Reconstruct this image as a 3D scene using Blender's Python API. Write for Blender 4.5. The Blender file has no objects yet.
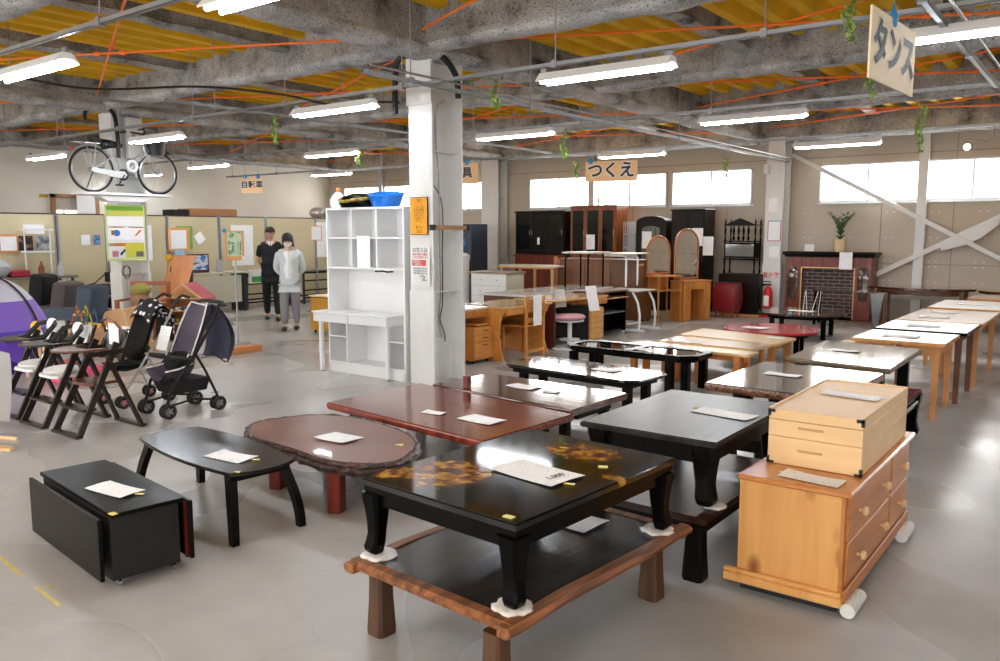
import bpy, bmesh, math, random
from mathutils import Vector, Matrix, noise
random.seed(7)
scene = bpy.context.scene
COL = scene.collection
PI = math.pi
def lin(r, g=None, b=None):
    if g is None: g = b = r
    f = lambda c: ((c/255+.055)/1.055)**2.4 if c > 10 else c/255/12.92
    return (f(r), f(g), f(b), 1)
# ------------------------------------------------------------ materials
MATS = {}
def nt(name):
    m = bpy.data.materials.new(name); m.use_nodes = True
    t = m.node_tree; b = t.nodes['Principled BSDF']; MATS[name] = m
    return m, t, b
def mat(name, rgb, rough=.5, metal=0., coat=0., var=0., vscale=8., bump=0., bscale=60., spec=.5, alpha=None):
    m, t, b = nt(name); c = lin(*rgb)
    b.inputs['Base Color'].default_value = c; b.inputs['Roughness'].default_value = rough
    b.inputs['Metallic'].default_value = metal; b.inputs['Coat Weight'].default_value = coat
    b.inputs['Coat Roughness'].default_value = .03
    b.inputs['Specular IOR Level'].default_value = spec
    N = t.nodes; Lk = t.links
    if var or bump:
        tc = N.new('ShaderNodeTexCoord')
    if var:
        n = N.new('ShaderNodeTexNoise'); n.inputs['Scale'].default_value = vscale; n.inputs['Detail'].default_value = 5
        Lk.new(tc.outputs['Object'], n.inputs['Vector'])
        r = N.new('ShaderNodeValToRGB'); r.color_ramp.elements[0].position = .3; r.color_ramp.elements[1].position = .7
        r.color_ramp.elements[0].color = tuple(max(0, x*(1-var)) for x in c[:3])+(1,)
        r.color_ramp.elements[1].color = tuple(min(1, x*(1+var)) for x in c[:3])+(1,)
        Lk.new(n.outputs['Fac'], r.inputs['Fac']); Lk.new(r.outputs['Color'], b.inputs['Base Color'])
    if bump:
        n2 = N.new('ShaderNodeTexNoise'); n2.inputs['Scale'].default_value = bscale; n2.inputs['Detail'].default_value = 4
        Lk.new(tc.outputs['Object'], n2.inputs['Vector'])
        bp = N.new('ShaderNodeBump'); bp.inputs['Strength'].default_value = bump; bp.inputs['Distance'].default_value = .02
        Lk.new(n2.outputs['Fac'], bp.inputs['Height']); Lk.new(bp.outputs['Normal'], b.inputs['Normal'])
    return m
def wood(name, c1, c2, rough=.4, axis=0, scale=1., coat=0., knots=False, contrast=.5):
    """stretched noise grain running along one axis"""
    m, t, b = nt(name); N = t.nodes; Lk = t.links
    tc = N.new('ShaderNodeTexCoord'); mp = N.new('ShaderNodeMapping')
    s = [14*scale]*3; s[axis] = .9*scale
    mp.inputs['Scale'].default_value = s
    Lk.new(tc.outputs['Object'], mp.inputs['Vector'])
    n = N.new('ShaderNodeTexNoise'); n.inputs['Scale'].default_value = 1.6; n.inputs['Detail'].default_value = 7; n.inputs['Distortion'].default_value = .6
    Lk.new(mp.outputs['Vector'], n.inputs['Vector'])
    r = N.new('ShaderNodeValToRGB'); r.color_ramp.elements[0].position = .5-contrast/2; r.color_ramp.elements[1].position = .5+contrast/2
    r.color_ramp.elements[0].color = lin(*c1); r.color_ramp.elements[1].color = lin(*c2)
    Lk.new(n.outputs['Fac'], r.inputs['Fac'])
    out = r.outputs['Color']
    if knots:
        v = N.new('ShaderNodeTexVoronoi'); v.inputs['Scale'].default_value = 4.2
        mp2 = N.new('ShaderNodeMapping'); s2 = [1.3]*3; s2[axis] = .75; mp2.inputs['Scale'].default_value = s2
        Lk.new(tc.outputs['Object'], mp2.inputs['Vector']); Lk.new(mp2.outputs['Vector'], v.inputs['Vector'])
        rr = N.new('ShaderNodeValToRGB'); rr.color_ramp.elements[0].position = .10; rr.color_ramp.elements[1].position = .24
        rr.color_ramp.elements[0].color = (1, 1, 1, 1); rr.color_ramp.elements[1].color = (0, 0, 0, 1)
        Lk.new(v.outputs['Distance'], rr.inputs['Fac'])
        mx = N.new('ShaderNodeMix'); mx.data_type = 'RGBA'
        Lk.new(rr.outputs['Color'], mx.inputs['Factor']); Lk.new(out, mx.inputs[6]); mx.inputs[7].default_value = lin(150, 84, 34)
        out = mx.outputs[2]
    Lk.new(out, b.inputs['Base Color'])
    b.inputs['Roughness'].default_value = rough; b.inputs['Coat Weight'].default_value = coat; b.inputs['Coat Roughness'].default_value = .04
    bp = N.new('ShaderNodeBump'); bp.inputs['Strength'].default_value = .08; bp.inputs['Distance'].default_value = .01
    Lk.new(n.outputs['Fac'], bp.inputs['Height']); Lk.new(bp.outputs['Normal'], b.inputs['Normal'])
    return m
def emit(name, rgb, s):
    m, t, b = nt(name)
    b.inputs['Base Color'].default_value = lin(*rgb); b.inputs['Emission Color'].default_value = lin(*rgb); b.inputs['Emission Strength'].default_value = s
    return m
def two_tone(name, c1, c2, scale, pos=.5, width=.05, rough=.5, metal=0, coat=0, detail=5, dist=0., sc3=(1, 1, 1), bump=0.):
    m, t, b = nt(name); N = t.nodes; Lk = t.links
    tc = N.new('ShaderNodeTexCoord'); mp = N.new('ShaderNodeMapping'); mp.inputs['Scale'].default_value = sc3
    n = N.new('ShaderNodeTexNoise'); n.inputs['Scale'].default_value = scale; n.inputs['Detail'].default_value = detail; n.inputs['Distortion'].default_value = dist
    Lk.new(tc.outputs['Object'], mp.inputs['Vector']); Lk.new(mp.outputs['Vector'], n.inputs['Vector'])
    r = N.new('ShaderNodeValToRGB'); r.color_ramp.elements[0].position = pos-width; r.color_ramp.elements[1].position = pos+width
    r.color_ramp.elements[0].color = lin(*c1); r.color_ramp.elements[1].color = lin(*c2)
    Lk.new(n.outputs['Fac'], r.inputs['Fac']); Lk.new(r.outputs['Color'], b.inputs['Base Color'])
    b.inputs['Roughness'].default_value = rough; b.inputs['Metallic'].default_value = metal; b.inputs['Coat Weight'].default_value = coat
    if bump:
        bp = N.new('ShaderNodeBump'); bp.inputs['Strength'].default_value = bump; bp.inputs['Distance'].default_value = .03
        Lk.new(n.outputs['Fac'], bp.inputs['Height']); Lk.new(bp.outputs['Normal'], b.inputs['Normal'])
    return m
# ------------------------------------------------------------ mesh builder
class MB:
    def __init__(s): s.bm = bmesh.new()
    def _merge(s, b, M=None):
        if M is not None: bmesh.ops.transform(b, matrix=M, verts=b.verts)
        me = bpy.data.meshes.new('tmp'); b.to_mesh(me); b.free(); s.bm.from_mesh(me); bpy.data.meshes.remove(me); return s
    def box(s, x0, y0, z0, x1, y1, z1, bev=0., M=None, seg=1):
        b = bmesh.new(); bmesh.ops.create_cube(b, size=1)
        bmesh.ops.transform(b, matrix=Matrix.Translation(((x0+x1)/2, (y0+y1)/2, (z0+z1)/2)) @ Matrix.Diagonal((abs(x1-x0), abs(y1-y0), abs(z1-z0), 1)), verts=b.verts)
        if bev: bmesh.ops.bevel(b, geom=b.edges[:], offset=bev, segments=seg, affect='EDGES', profile=.6)
        return s._merge(b, M)
    def cb(s, cx, cy, cz, w, d, h, bev=0., M=None, seg=1):
        return s.box(cx-w/2, cy-d/2, cz-h/2, cx+w/2, cy+d/2, cz+h/2, bev, M, seg)
    def cyl(s, p, q, r, r2=None, n=12, M=None):
        p = Vector(p); q = Vector(q); d = q-p; L = d.length
        if L < 1e-6: return s
        b = bmesh.new(); bmesh.ops.create_cone(b, cap_ends=True, segments=n, radius1=r, radius2=r if r2 is None else r2, depth=L)
        R = d.to_track_quat('Z', 'Y').to_matrix().to_4x4()
        bmesh.ops.transform(b, matrix=Matrix.Translation((p+q)/2) @ R, verts=b.verts)
        return s._merge(b, M)
    def bar(s, p, q, w, h, M=None, bev=0.):
        """rectangular bar from p to q, w sideways, h in the up-ish direction"""
        p = Vector(p); q = Vector(q); d = q-p; L = d.length
        up = Vector((0, 0, 1)) if abs(d.normalized().z) < .9 else Vector((0, 1, 0))
        x = d.cross(up).normalized(); y = x.cross(d).normalized(); z = d.normalized()
        R = Matrix((x, y, z)).transposed().to_4x4()
        b = bmesh.new(); bmesh.ops.create_cube(b, size=1)
        bmesh.ops.transform(b, matrix=Matrix.Translation((p+q)/2) @ R @ Matrix.Diagonal((w, h, L, 1)), verts=b.verts)
        if bev: bmesh.ops.bevel(b, geom=b.edges[:], offset=bev, segments=1, affect='EDGES')
        return s._merge(b, M)
    def sph(s, c, r, sc=(1, 1, 1), n=16, M=None):
        b = bmesh.new(); bmesh.ops.create_uvsphere(b, u_segments=n, v_segments=max(6, n//2), radius=r)
        bmesh.ops.transform(b, matrix=Matrix.Translation(c) @ Matrix.Diagonal((*sc, 1)), verts=b.verts)
        return s._merge(b, M)
    def rings(s, rings, cap=True, close=True, M=None):
        b = bmesh.new(); R = [[b.verts.new(p) for p in r] for r in rings]; n = len(rings[0])
        for a, c in zip(R, R[1:]):
            for i in range(n if close else n-1):
                try: b.faces.new((a[i], a[(i+1) % n], c[(i+1) % n], c[i]))
                except ValueError: pass
        if cap and close:
            b.faces.new(R[0][::-1]); b.faces.new(R[-1])
        bmesh.ops.recalc_face_normals(b, faces=b.faces)
        return s._merge(b, M)
    def prism(s, pts, z0, z1, M=None, bev=0.):
        b = bmesh.new()
        f = b.faces.new([b.verts.new((x, y, z0)) for x, y in pts])
        e = bmesh.ops.extrude_face_region(b, geom=[f]); vs = [v for v in e['geom'] if isinstance(v, bmesh.types.BMVert)]
        bmesh.ops.translate(b, verts=vs, vec=(0, 0, z1-z0)); bmesh.ops.recalc_face_normals(b, faces=b.faces)
        if bev:
            ed = [e for e in b.edges if abs(e.verts[0].co.z-e.verts[1].co.z) < 1e-6]
            bmesh.ops.bevel(b, geom=ed, offset=bev, segments=2, affect='EDGES')
        return s._merge(b, M)
    def tube(s, pts, r, n=8, closed=False, M=None):
        P = [Vector(p) for p in pts]; rr = r if isinstance(r, (list, tuple)) else [r]*len(P)
        rings = []; up = None; N = len(P)
        for i, p in enumerate(P):
            a = P[(i-1) % N] if closed or i else P[0]; c = P[(i+1) % N] if closed or i < N-1 else P[-1]
            d = (c-a).normalized()
            if up is None:
                up = Vector((0, 0, 1)) if abs(d.z) < .9 else Vector((1, 0, 0))
            x = d.cross(up).normalized(); up = x.cross(d).normalized()
            rings.append([tuple(p+(x*math.cos(t)+up*math.sin(t))*rr[i]) for t in [2*PI*k/n for k in range(n)]])
        if closed: rings.append(rings[0])
        return s.rings(rings, cap=not closed, M=M)
    def lathe(s, prof, c=(0, 0, 0), n=20, M=None, sx=1., sy=1.):
        rings = [[(c[0]+max(r, 1e-4)*sx*math.cos(t), c[1]+max(r, 1e-4)*sy*math.sin(t), c[2]+z) for t in [2*PI*k/n for k in range(n)]] for r, z in prof]
        return s.rings(rings, M=M)
    def sheet(s, f, nu, nv, M=None):
        """surface f(u,v) for u,v in 0..1"""
        b = bmesh.new(); V = [[b.verts.new(f(i/nu, j/nv)) for j in range(nv+1)] for i in range(nu+1)]
        for i in range(nu):
            for j in range(nv): b.faces.new((V[i][j], V[i+1][j], V[i+1][j+1], V[i][j+1]))
        return s._merge(b, M)
    def build(s, name, m, parent=None, ang=35, loc=None, rot=None):
        me = bpy.data.meshes.new(name); bmesh.ops.remove_doubles(s.bm, verts=s.bm.verts, dist=1e-5)
        s.bm.to_mesh(me); s.bm.free()
        for p in me.polygons: p.use_smooth = True
        me.set_sharp_from_angle(angle=math.radians(ang))
        o = bpy.data.objects.new(name, me); COL.objects.link(o); me.materials.append(m)
        if parent: o.parent = parent
        if loc: o.location = loc
        if rot: o.rotation_euler = rot
        return o
def tag(o, label, cat, group=None, kind=None):
    o['label'] = label; o['category'] = cat
    if group: o['group'] = group
    if kind: o['kind'] = kind
    return o
def thing(name, label, cat, loc=(0, 0, 0), rz=0., group=None):
    o = bpy.data.objects.new(name, None); o.empty_display_size = .1; COL.objects.link(o)
    o.location = loc; o.rotation_euler = (0, 0, rz); return tag(o, label, cat, group)
def struct(name, mb, m, **k):
    o = mb.build(name, m, **k); o['kind'] = 'structure'; return o
def copy_tree(o, parent=None):
    c = o.copy(); COL.objects.link(c); c.parent = parent
    for ch in list(o.children): copy_tree(ch, c)
    return c
def dup(o, loc, rz=None, label=None, group=None):
    c = copy_tree(o); c.location = loc
    if rz is not None: c.rotation_euler = (0, 0, rz)
    if label: c['label'] = label
    if group: c['group'] = group
    return c
def text_obj(s, size, m, parent, M, name='lettering', thick=.0015, bold=.0, align='CENTER'):
    cu = bpy.data.curves.new('t', 'FONT'); cu.body = s; cu.size = size; cu.extrude = thick; cu.offset = bold
    cu.align_x = align; cu.align_y = 'CENTER'
    o = bpy.data.objects.new('t', cu); COL.objects.link(o)
    dg = bpy.context.evaluated_depsgraph_get(); me = bpy.data.meshes.new_from_object(o.evaluated_get(dg))
    bpy.data.objects.remove(o); me.materials.clear(); me.materials.append(m)
    r = bpy.data.objects.new(name, me); COL.objects.link(r); r.parent = parent; r.matrix_local = M
    return r
def T(x, y, z): return Matrix.Translation((x, y, z))
def R(a, ax='Z'): return Matrix.Rotation(a, 4, ax)
def fast_tex(m): return m

# ------------------------------------------------------------ palette
floor_m, ft, fb = nt('concrete_floor')
def floor_nodes():
    N = ft.nodes; Lk = ft.links
    tc = N.new('ShaderNodeTexCoord')
    n1 = N.new('ShaderNodeTexNoise'); n1.inputs['Scale'].default_value = .55; n1.inputs['Detail'].default_value = 3; n1.inputs['Distortion'].default_value = 0
    n2 = N.new('ShaderNodeTexNoise'); n2.inputs['Scale'].default_value = 5; n2.inputs['Detail'].default_value = 8
    sep = N.new('ShaderNodeSeparateXYZ')
    for n in (n1, n2, sep): Lk.new(tc.outputs['Object'], n.inputs[0])
    r1 = N.new('ShaderNodeValToRGB'); e = r1.color_ramp.elements
    e[0].position = .2; e[0].color = lin(166, 165, 165); e[1].position = .8; e[1].color = lin(192, 190, 187)
    r2 = N.new('ShaderNodeValToRGB'); e = r2.color_ramp.elements
    e[0].position = .2; e[0].color = (.88, .88, .88, 1); e[1].position = .75; e[1].color = (1, 1, 1, 1)
    Lk.new(n1.outputs['Fac'], r1.inputs['Fac']); Lk.new(n2.outputs['Fac'], r2.inputs['Fac'])
    m1 = N.new('ShaderNodeMix'); m1.data_type = 'RGBA'; m1.blend_type = 'MULTIPLY'; m1.inputs['Factor'].default_value = 1
    Lk.new(r1.outputs['Color'], m1.inputs[6]); Lk.new(r2.outputs['Color'], m1.inputs[7])
    # hairline cracks
    v = N.new('ShaderNodeTexVoronoi'); v.feature = 'DISTANCE_TO_EDGE'; v.voronoi_dimensions = '2D'; v.inputs['Scale'].default_value = .8
    nd = N.new('ShaderNodeTexNoise'); nd.inputs['Scale'].default_value = 3; nd.inputs['Detail'].default_value = 6
    Lk.new(tc.outputs['Object'], nd.inputs['Vector'])
    va = N.new('ShaderNodeVectorMath'); va.operation = 'ADD'; vs = N.new('ShaderNodeVectorMath'); vs.operation = 'SCALE'; vs.inputs['Scale'].default_value = .22; Lk.new(nd.outputs['Color'], vs.inputs[0]); Lk.new(tc.outputs['Object'], va.inputs[0]); Lk.new(vs.outputs[0], va.inputs[1]); Lk.new(va.outputs[0], v.inputs['Vector'])
    cr = N.new('ShaderNodeValToRGB'); e = cr.color_ramp.elements
    e[0].position = .001; e[0].color = (.80, .80, .80, 1); e[1].position = .0045; e[1].color = (1, 1, 1, 1)
    Lk.new(v.outputs['Distance'], cr.inputs['Fac'])
    m2 = N.new('ShaderNodeMix'); m2.data_type = 'RGBA'; m2.blend_type = 'MULTIPLY'; m2.inputs['Factor'].default_value = .5
    Lk.new(m1.outputs[2], m2.inputs[6]); Lk.new(cr.outputs['Color'], m2.inputs[7])
    # floor tint warmer to the left of the hall, cooler to the right
    mr = N.new('ShaderNodeMapRange'); mr.inputs['From Min'].default_value = -3.2; mr.inputs['From Max'].default_value = -1.2
    Lk.new(sep.outputs['X'], mr.inputs['Value'])
    m3 = N.new('ShaderNodeMix'); m3.data_type = 'RGBA'; m3.blend_type = 'MULTIPLY'; m3.inputs['Factor'].default_value = 1
    tint = N.new('ShaderNodeMix'); tint.data_type = 'RGBA'; tint.inputs[6].default_value = (1.0, .98, .95, 1); tint.inputs[7].default_value = (.95, .975, 1.0, 1)
    Lk.new(mr.outputs['Result'], tint.inputs['Factor']); Lk.new(m2.outputs[2], m3.inputs[6]); Lk.new(tint.outputs[2], m3.inputs[7])
    Lk.new(m3.outputs[2], fb.inputs['Base Color'])
    rr = N.new('ShaderNodeMapRange'); rr.inputs['To Min'].default_value = .18; rr.inputs['To Max'].default_value = .42
    rr.inputs['From Min'].default_value = .3; rr.inputs['From Max'].default_value = .7
    n3 = N.new('ShaderNodeTexNoise'); n3.inputs['Scale'].default_value = .8; n3.inputs['Detail'].default_value = 1; Lk.new(tc.outputs['Object'], n3.inputs['Vector'])
    Lk.new(n3.outputs['Fac'], rr.inputs['Value']); Lk.new(rr.outputs['Result'], fb.inputs['Roughness'])
floor_nodes()
wallm = mat('cream_board_wall', (196, 183, 166), .85, var=.05, vscale=1.5)
wallL = mat('cream_painted_wall', (236, 231, 218), .9, var=.04, vscale=1.)
steelw = mat('white_painted_steel', (226, 225, 222), .45, var=.03, vscale=6)
steelg = mat('grey_painted_steel', (190, 190, 188), .5, var=.04)
deckm = mat('mustard_deck', (232, 184, 20), .75, var=.14, vscale=2.5)
def spray():
    m, t, b = nt('sprayed_fireproofing'); N = t.nodes; Lk = t.links
    tc = N.new('ShaderNodeTexCoord')
    n1 = N.new('ShaderNodeTexNoise'); n1.inputs['Scale'].default_value = 2.2; n1.inputs['Detail'].default_value = 7; n1.inputs['Roughness'].default_value = .65
    n2 = N.new('ShaderNodeTexNoise'); n2.inputs['Scale'].default_value = 55; n2.inputs['Detail'].default_value = 4
    for n in (n1, n2): Lk.new(tc.outputs['Object'], n.inputs['Vector'])
    r = N.new('ShaderNodeValToRGB'); e = r.color_ramp.elements
    e[0].position = .30; e[0].color = lin(82, 81, 81); e[1].position = .60; e[1].color = lin(208, 207, 207)
    x = e.new(.42); x.color = lin(166, 165, 165)
    Lk.new(n1.outputs['Fac'], r.inputs['Fac'])
    r2 = N.new('ShaderNodeValToRGB'); e = r2.color_ramp.elements
    e[0].position = .33; e[0].color = (.3, .3, .3, 1); e[1].position = .47; e[1].color = (1, 1, 1, 1)
    Lk.new(n2.outputs['Fac'], r2.inputs['Fac'])
    mx = N.new('ShaderNodeMix'); mx.data_type = 'RGBA'; mx.blend_type = 'MULTIPLY'; mx.inputs['Factor'].default_value = 1
    Lk.new(r.outputs['Color'], mx.inputs[6]); Lk.new(r2.outputs['Color'], mx.inputs[7]); Lk.new(mx.outputs[2], b.inputs['Base Color'])
    b.inputs['Roughness'].default_value = .95; b.inputs['Specular IOR Level'].default_value = .15
    bp = N.new('ShaderNodeBump'); bp.inputs['Strength'].default_value = .7; bp.inputs['Distance'].default_value = .03
    Lk.new(n2.outputs['Fac'], bp.inputs['Height']); Lk.new(bp.outputs['Normal'], b.inputs['Normal'])
    return m
spraym = spray()
black = mat('black_rubber', (22, 22, 23), .5); dark = mat('dark_void', (40, 36, 33), .8)
chrome = mat('chrome', (215, 215, 215), .15, 1); galv = mat('galvanised_steel', (158, 160, 162), .42, .7, var=.08)
white = mat('white_gloss', (240, 240, 240), .25); whitem = mat('white_matt', (232, 231, 228), .7)
orange = mat('orange_rod_paint', (248, 122, 34), .5); alu = mat('window_aluminium', (196, 196, 194), .35, .6)
glassm, gt_, gb_ = nt('window_glass'); gb_.inputs['Transmission Weight'].default_value = 1; gb_.inputs['Roughness'].default_value = 0; gb_.inputs['IOR'].default_value = 1.05; gb_.inputs['Alpha'].default_value = .12
W = 16.6; XL = -19.0; XR = 6.0; YB = -5.0; ZD = 4.0
# floor
mb = MB(); mb.box(XL-.2, YB-.2, -.15, XR+.2, W+.2, 0); struct('floor', mb, floor_m)
# yellow paint line remnants on the floor at the left
yl = mat('worn_yellow_paint', (196, 176, 96), .6, var=.2, vscale=20)
for i, (p, q) in enumerate((((-4.45,1.639), (-4.113,1.604)), ((-3.929,1.589), (-3.638,1.565)), ((-3.915,1.627), (-3.844,1.627)))):
    mb = MB(); mb.bar((*p, .0006), (*q, .0006), .018 if i < 2 else .012, .0008)
    o = struct('trim_%d' % (i+1), mb, yl)
# ceiling deck with ribs running in depth
def deck():
    x = XL-.1; pts = []
    while x < XR+.2:
        pts += [(x, ZD), (x+.10, ZD), (x+.15, ZD-.13), (x+.27, ZD-.13), (x+.32, ZD)]; x += .36
    b = MB()
    ys = [YB-.1, W+.1]
    b.rings([[(p[0], y, p[1]) for p in pts]+[(p[0], y, p[1]+.06) for p in pts[::-1]] for y in ys])
    return b
o = struct('ceiling', deck(), deckm, ang=20)
mb = MB(); mb.box(XL-.2, YB-.2, ZD+.1, XR+.2, W+.2, ZD+.2); struct('ceiling_slab', mb, dark)
def lumpy(p, q, w, h, fw, fh, name='ceiling_beam', zt=None):
    """H-beam under sprayed rock wool, top at zt, from p to q (x,y)"""
    p = Vector(p); q = Vector(q); L = (q-p).length; d = (q-p)/L; s = Vector((d.y, -d.x)); n = max(2, int(L/.22))
    prof = [(-w/2, 0), (-w/2, -h+fh+.05), (-fw/2+.02, -h+fh), (-fw/2, -h+fh*.5), (-fw/2+.03, -h), (0, -h-.01), (fw/2-.03, -h), (fw/2, -h+fh*.5), (fw/2-.02, -h+fh), (w/2, -h+fh+.05), (w/2, 0)]
    R_ = []
    for i in range(n+1):
        c = p+d*(L*i/n); ring = []
        for k, (a, z) in enumerate(prof):
            v = Vector((c.x, c.y, zt+z)); o = noise.noise(v*2.3)*.022+noise.noise(v*9)*.012
            ring.append((c.x+s.x*(a+(o if a else 0)), c.y+s.y*(a+(o if a else 0)), zt+z+(o*.8 if z < -.01 else 0)))
        R_.append(ring)
    b = MB(); b.rings(R_); return struct(name, b, spraym, ang=60)
GX = [-18.6, -12.3, -5.85, .6]; GY = [0, 3.2, 6.45, 9.7, 12.95, 16.3]
for x in GX: lumpy((x, YB), (x, W), .13, .56, .34, .1, zt=ZD)
for y in GY:
    for a, b_ in zip(GX, GX[1:]+[XR]): lumpy((a+.05, y), (b_-.05, y), .12, .50 if y != GY[-1] else .6, .28, .09, zt=ZD)
for a in GX:
    for k in (1, 2):
        x = a+2.14*k
        if x < XR:
            for y0, y1 in zip(GY, GY[1:]): lumpy((x, y0+.05), (x, y1-.05), .10, .24, .2, .05, zt=ZD-.0)
# walls
def wall_y(name, y, th, x0, x1, holes, m, zt=ZD):
    """wall along x with rectangular holes (x0,x1,z0,z1)"""
    b = MB(); xs = sorted({x0, x1}|{h[0] for h in holes}|{h[1] for h in holes})
    for a, c in zip(xs, xs[1:]):
        hs = [h for h in holes if h[0] <= a+1e-6 and h[1] >= c-1e-6]
        if hs:
            h = hs[0]; b.box(a, y, 0, c, y+th, h[2]); b.box(a, y, h[3], c, y+th, zt)
        else: b.box(a, y, 0, c, y+th, zt)
    return struct(name, b, m)
ZW0, ZW1 = 2.22, 2.95
wins = [(-17.6, -15.3), (-14.9, -12.9), (-11.75, -9.78), (-9.72, -7.95) , (-7.85, -6.0), (-4.72, -2.52), (-2.32, -.15), (.95, 3.1), (3.4, 5.5)]
wins = [(-16.688, -15.643), (-13.4, -12.75), (-11.642, -9.931), (-9.823, -7.975), (-7.857, -6.078), (-4.744, -2.973), (-2.874, -1.379), (1.1, 3.2), (3.5, 5.6)]
wins[0] = (-18.298, -16.844); wins[1] = (-16.645, -15.641); wins.append((-14.299, -12.85))
holes = [(a, b, ZW0, ZW1) for a, b in wins]
wall_y('wall_back', W, .16, XL, XR, holes, wallm)
for i, (a, b, z0, z1) in enumerate(holes):
    n = 'window_%d' % (i+1); y = W+.03; mb = MB(); t = .035
    mb.box(a, y-.06, z0, b, y+.05, z0+t); mb.box(a, y-.06, z1-t, b, y+.05, z1); mb.box(a, y-.06, z0, a+t, y+.05, z1); mb.box(b-t, y-.06, z0, b, y+.05, z1)
    c = (a+b)/2; mb.box(c-.02, y-.03, z0, c+.02, y+.03, z1); mb.box(a-.03, W-.05, z0-.03, b+.03, W+.02, z0)
    f = struct(n, mb, alu)
    g = MB(); g.box(a+t, y, z0+t, c-.02, y+.006, z1-t); g.box(c+.02, y+.01, z0+t, b-t, y+.016, z1-t); g.build('pane', glassm, f)
# board joints and screw rows of the cream wall boards
jm = mat('board_joint', (150, 138, 124), .9)
for i, (x, z0, z1) in enumerate([(-10.6, 0, ZW0), (-8.8, 0, ZW0), (-6.6, 0, ZW0), (-3.6, 0, ZW0), (-.8, 0, ZW0), (-2.4, 0, 3.4)]):
    mb = MB(); mb.box(x-.006, W-.006, z0, x+.006, W+.01, z1); struct('trim_%d' % (i+4), mb, jm)
mb = MB(); mb.box(XL, W-.005, 3.08, XR, W+.01, 3.095); mb.box(XL, W-.005, 1.06, XR, W+.01, 1.07); struct('trim_10', mb, jm)
mb = MB()
x = -5.0
while x < 1:
    for z in (.75, 1.02, 1.12, 1.55, 2.02):
        mb.cyl((x, W-.004, z), (x, W+.01, z), .014, n=8); mb.cyl((x+.12, W-.004, z), (x+.12, W+.01, z), .014, n=8)
    x += .75
struct('trim_11', mb, whitem)
mb = MB(); mb.box(-4.9, W-.16, .42, XR, W, .50, .01); mb.box(-4.9, W-.1, .06, XR, W, .1); struct('trim_12', mb, steelg)
mb = MB(); mb.box(XL-.16, YB, 0, XL, W+.16, ZD); struct('wall_left', mb, wallL)
mb = MB(); mb.box(XR, YB, 0, XR+.16, W+.16, ZD); struct('wall_right', mb, wallm)
backh = [(x, x+3.4, .9, 3.2) for x in (-17.5, -13.5, -9.5, -5.5, -1.5, 2.3)]
wall_y('wall_front', YB-.16, .16, XL, XR, backh, wallL)
for i, (a, b, z0, z1) in enumerate(backh):
    mb = MB()
    for x in (a, (a+b)/2, b): mb.box(x-.03, YB-.12, z0, x+.03, YB-.04, z1)
    mb.box(a, YB-.12, z0, b, YB-.04, z0+.05); mb.box(a, YB-.12, z1-.05, b, YB-.04, z1); struct('window_%d' % (i+len(holes)+1), mb, alu)
# columns
def column(x, y, w=.33, d=.50, h=ZD-.52, t=.02, m=steelw, rot=0):
    b = MB(); M = T(x, y, 0) @ R(rot)
    b.box(-w/2, -d/2, 0, w/2, -d/2+t, h, M=M); b.box(-w/2, d/2-t, 0, w/2, d/2, h, M=M); b.box(-.012, -d/2+t, 0, .012, d/2-t, h, M=M)
    b.box(-w/2-.01, -d/2-.01, 0, w/2+.01, -d/2, 1.02, M=M)
    b.box(w/2-.012, d/2-t-.012, 0, w/2+.012, d/2+.012, 1.02, M=M); b.box(w/2-.012, -d/2-.012, 0, w/2+.012, -d/2+t+.012, 1.02, M=M)
    for z in (1.0, 2.5): b.box(-w/2+.02, -d/2+t, z, w/2-.05, d/2-t, z+.012, M=M)
    return struct('column', b, m)
COLX, COLY = -5.97, 6.74
column(COLX, COLY); column(-12.45, 6.75, .33, .46); column(0.6, 6.72)
column(-5.45, W-.30, .34, .42); column(-12.55, W-.25, .5, .42)
# plaster boxing at the head of the second column
mb = MB(); mb.box(-12.64, 6.48, 2.93, -12.28, 6.52, 3.45); mb.box(-12.36, 6.72, 2.78, -12.24, 6.95, 3.4, .01); struct('trim_13', mb, steelw)
mb = MB(); mb.box(COLX-.175, COLY-.275, 2.98, COLX+.175, COLY-.25, 3.46); struct('trim_14', mb, steelw)
# posts on the back wall and diagonal wall braces
mb = MB(); xp = -2.906; mb.box(xp-.08, W-.14, 0, xp+.08, W, 3.4); struct('wall_post', mb, steelw)
mb = MB(); xp = -9.818; mb.box(xp-.05, W-.12, ZW0-.1, xp+.05, W, 3.4); struct('wall_post', mb, steelg)
mb = MB(); xp = -16.725; mb.box(xp-.07, W-.12, 0, xp+.07, W, 3.4); struct('wall_post', mb, steelg)
yb = W-.22
A = (-5.22,16.4,3.151); B = (-1.501,16.4,1.194); Cc = (-3.725,16.4,0.794); Dd = (-1.523,16.4,1.992)
mb = MB(); mb.bar((A[0], yb, A[2]), (B[0]+.6, yb, B[2]-.38), .07, .075); o = struct('wall_brace', mb, steelw)
mb = MB(); mb.bar((Cc[0], yb+.09, Cc[2]), (Dd[0], yb+.09, Dd[2]), .07, .085)
mid = (-2.124,16.4,1.584)
dx = Vector((Dd[0]-Cc[0], 0, Dd[2]-Cc[2])).normalized(); nx = Vector((-dx.z, 0, dx.x)); m0 = Vector((mid[0], yb+.035, mid[2]))
gp = [m0+dx*a+nx*b for a, b in ((-.48, -.04), (-.1, -.12), (.16, -.12), (.5, -.04), (.5, .04), (.1, .12), (-.16, .12), (-.48, .04))]
bb = bmesh.new(); f = bb.faces.new([bb.verts.new(p) for p in gp]); e = bmesh.ops.extrude_face_region(bb, geom=[f]); bmesh.ops.translate(bb, verts=[v for v in e['geom'] if isinstance(v, bmesh.types.BMVert)], vec=(0, .02, 0)); bmesh.ops.recalc_face_normals(bb, faces=bb.faces)
mb._merge(bb)
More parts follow.
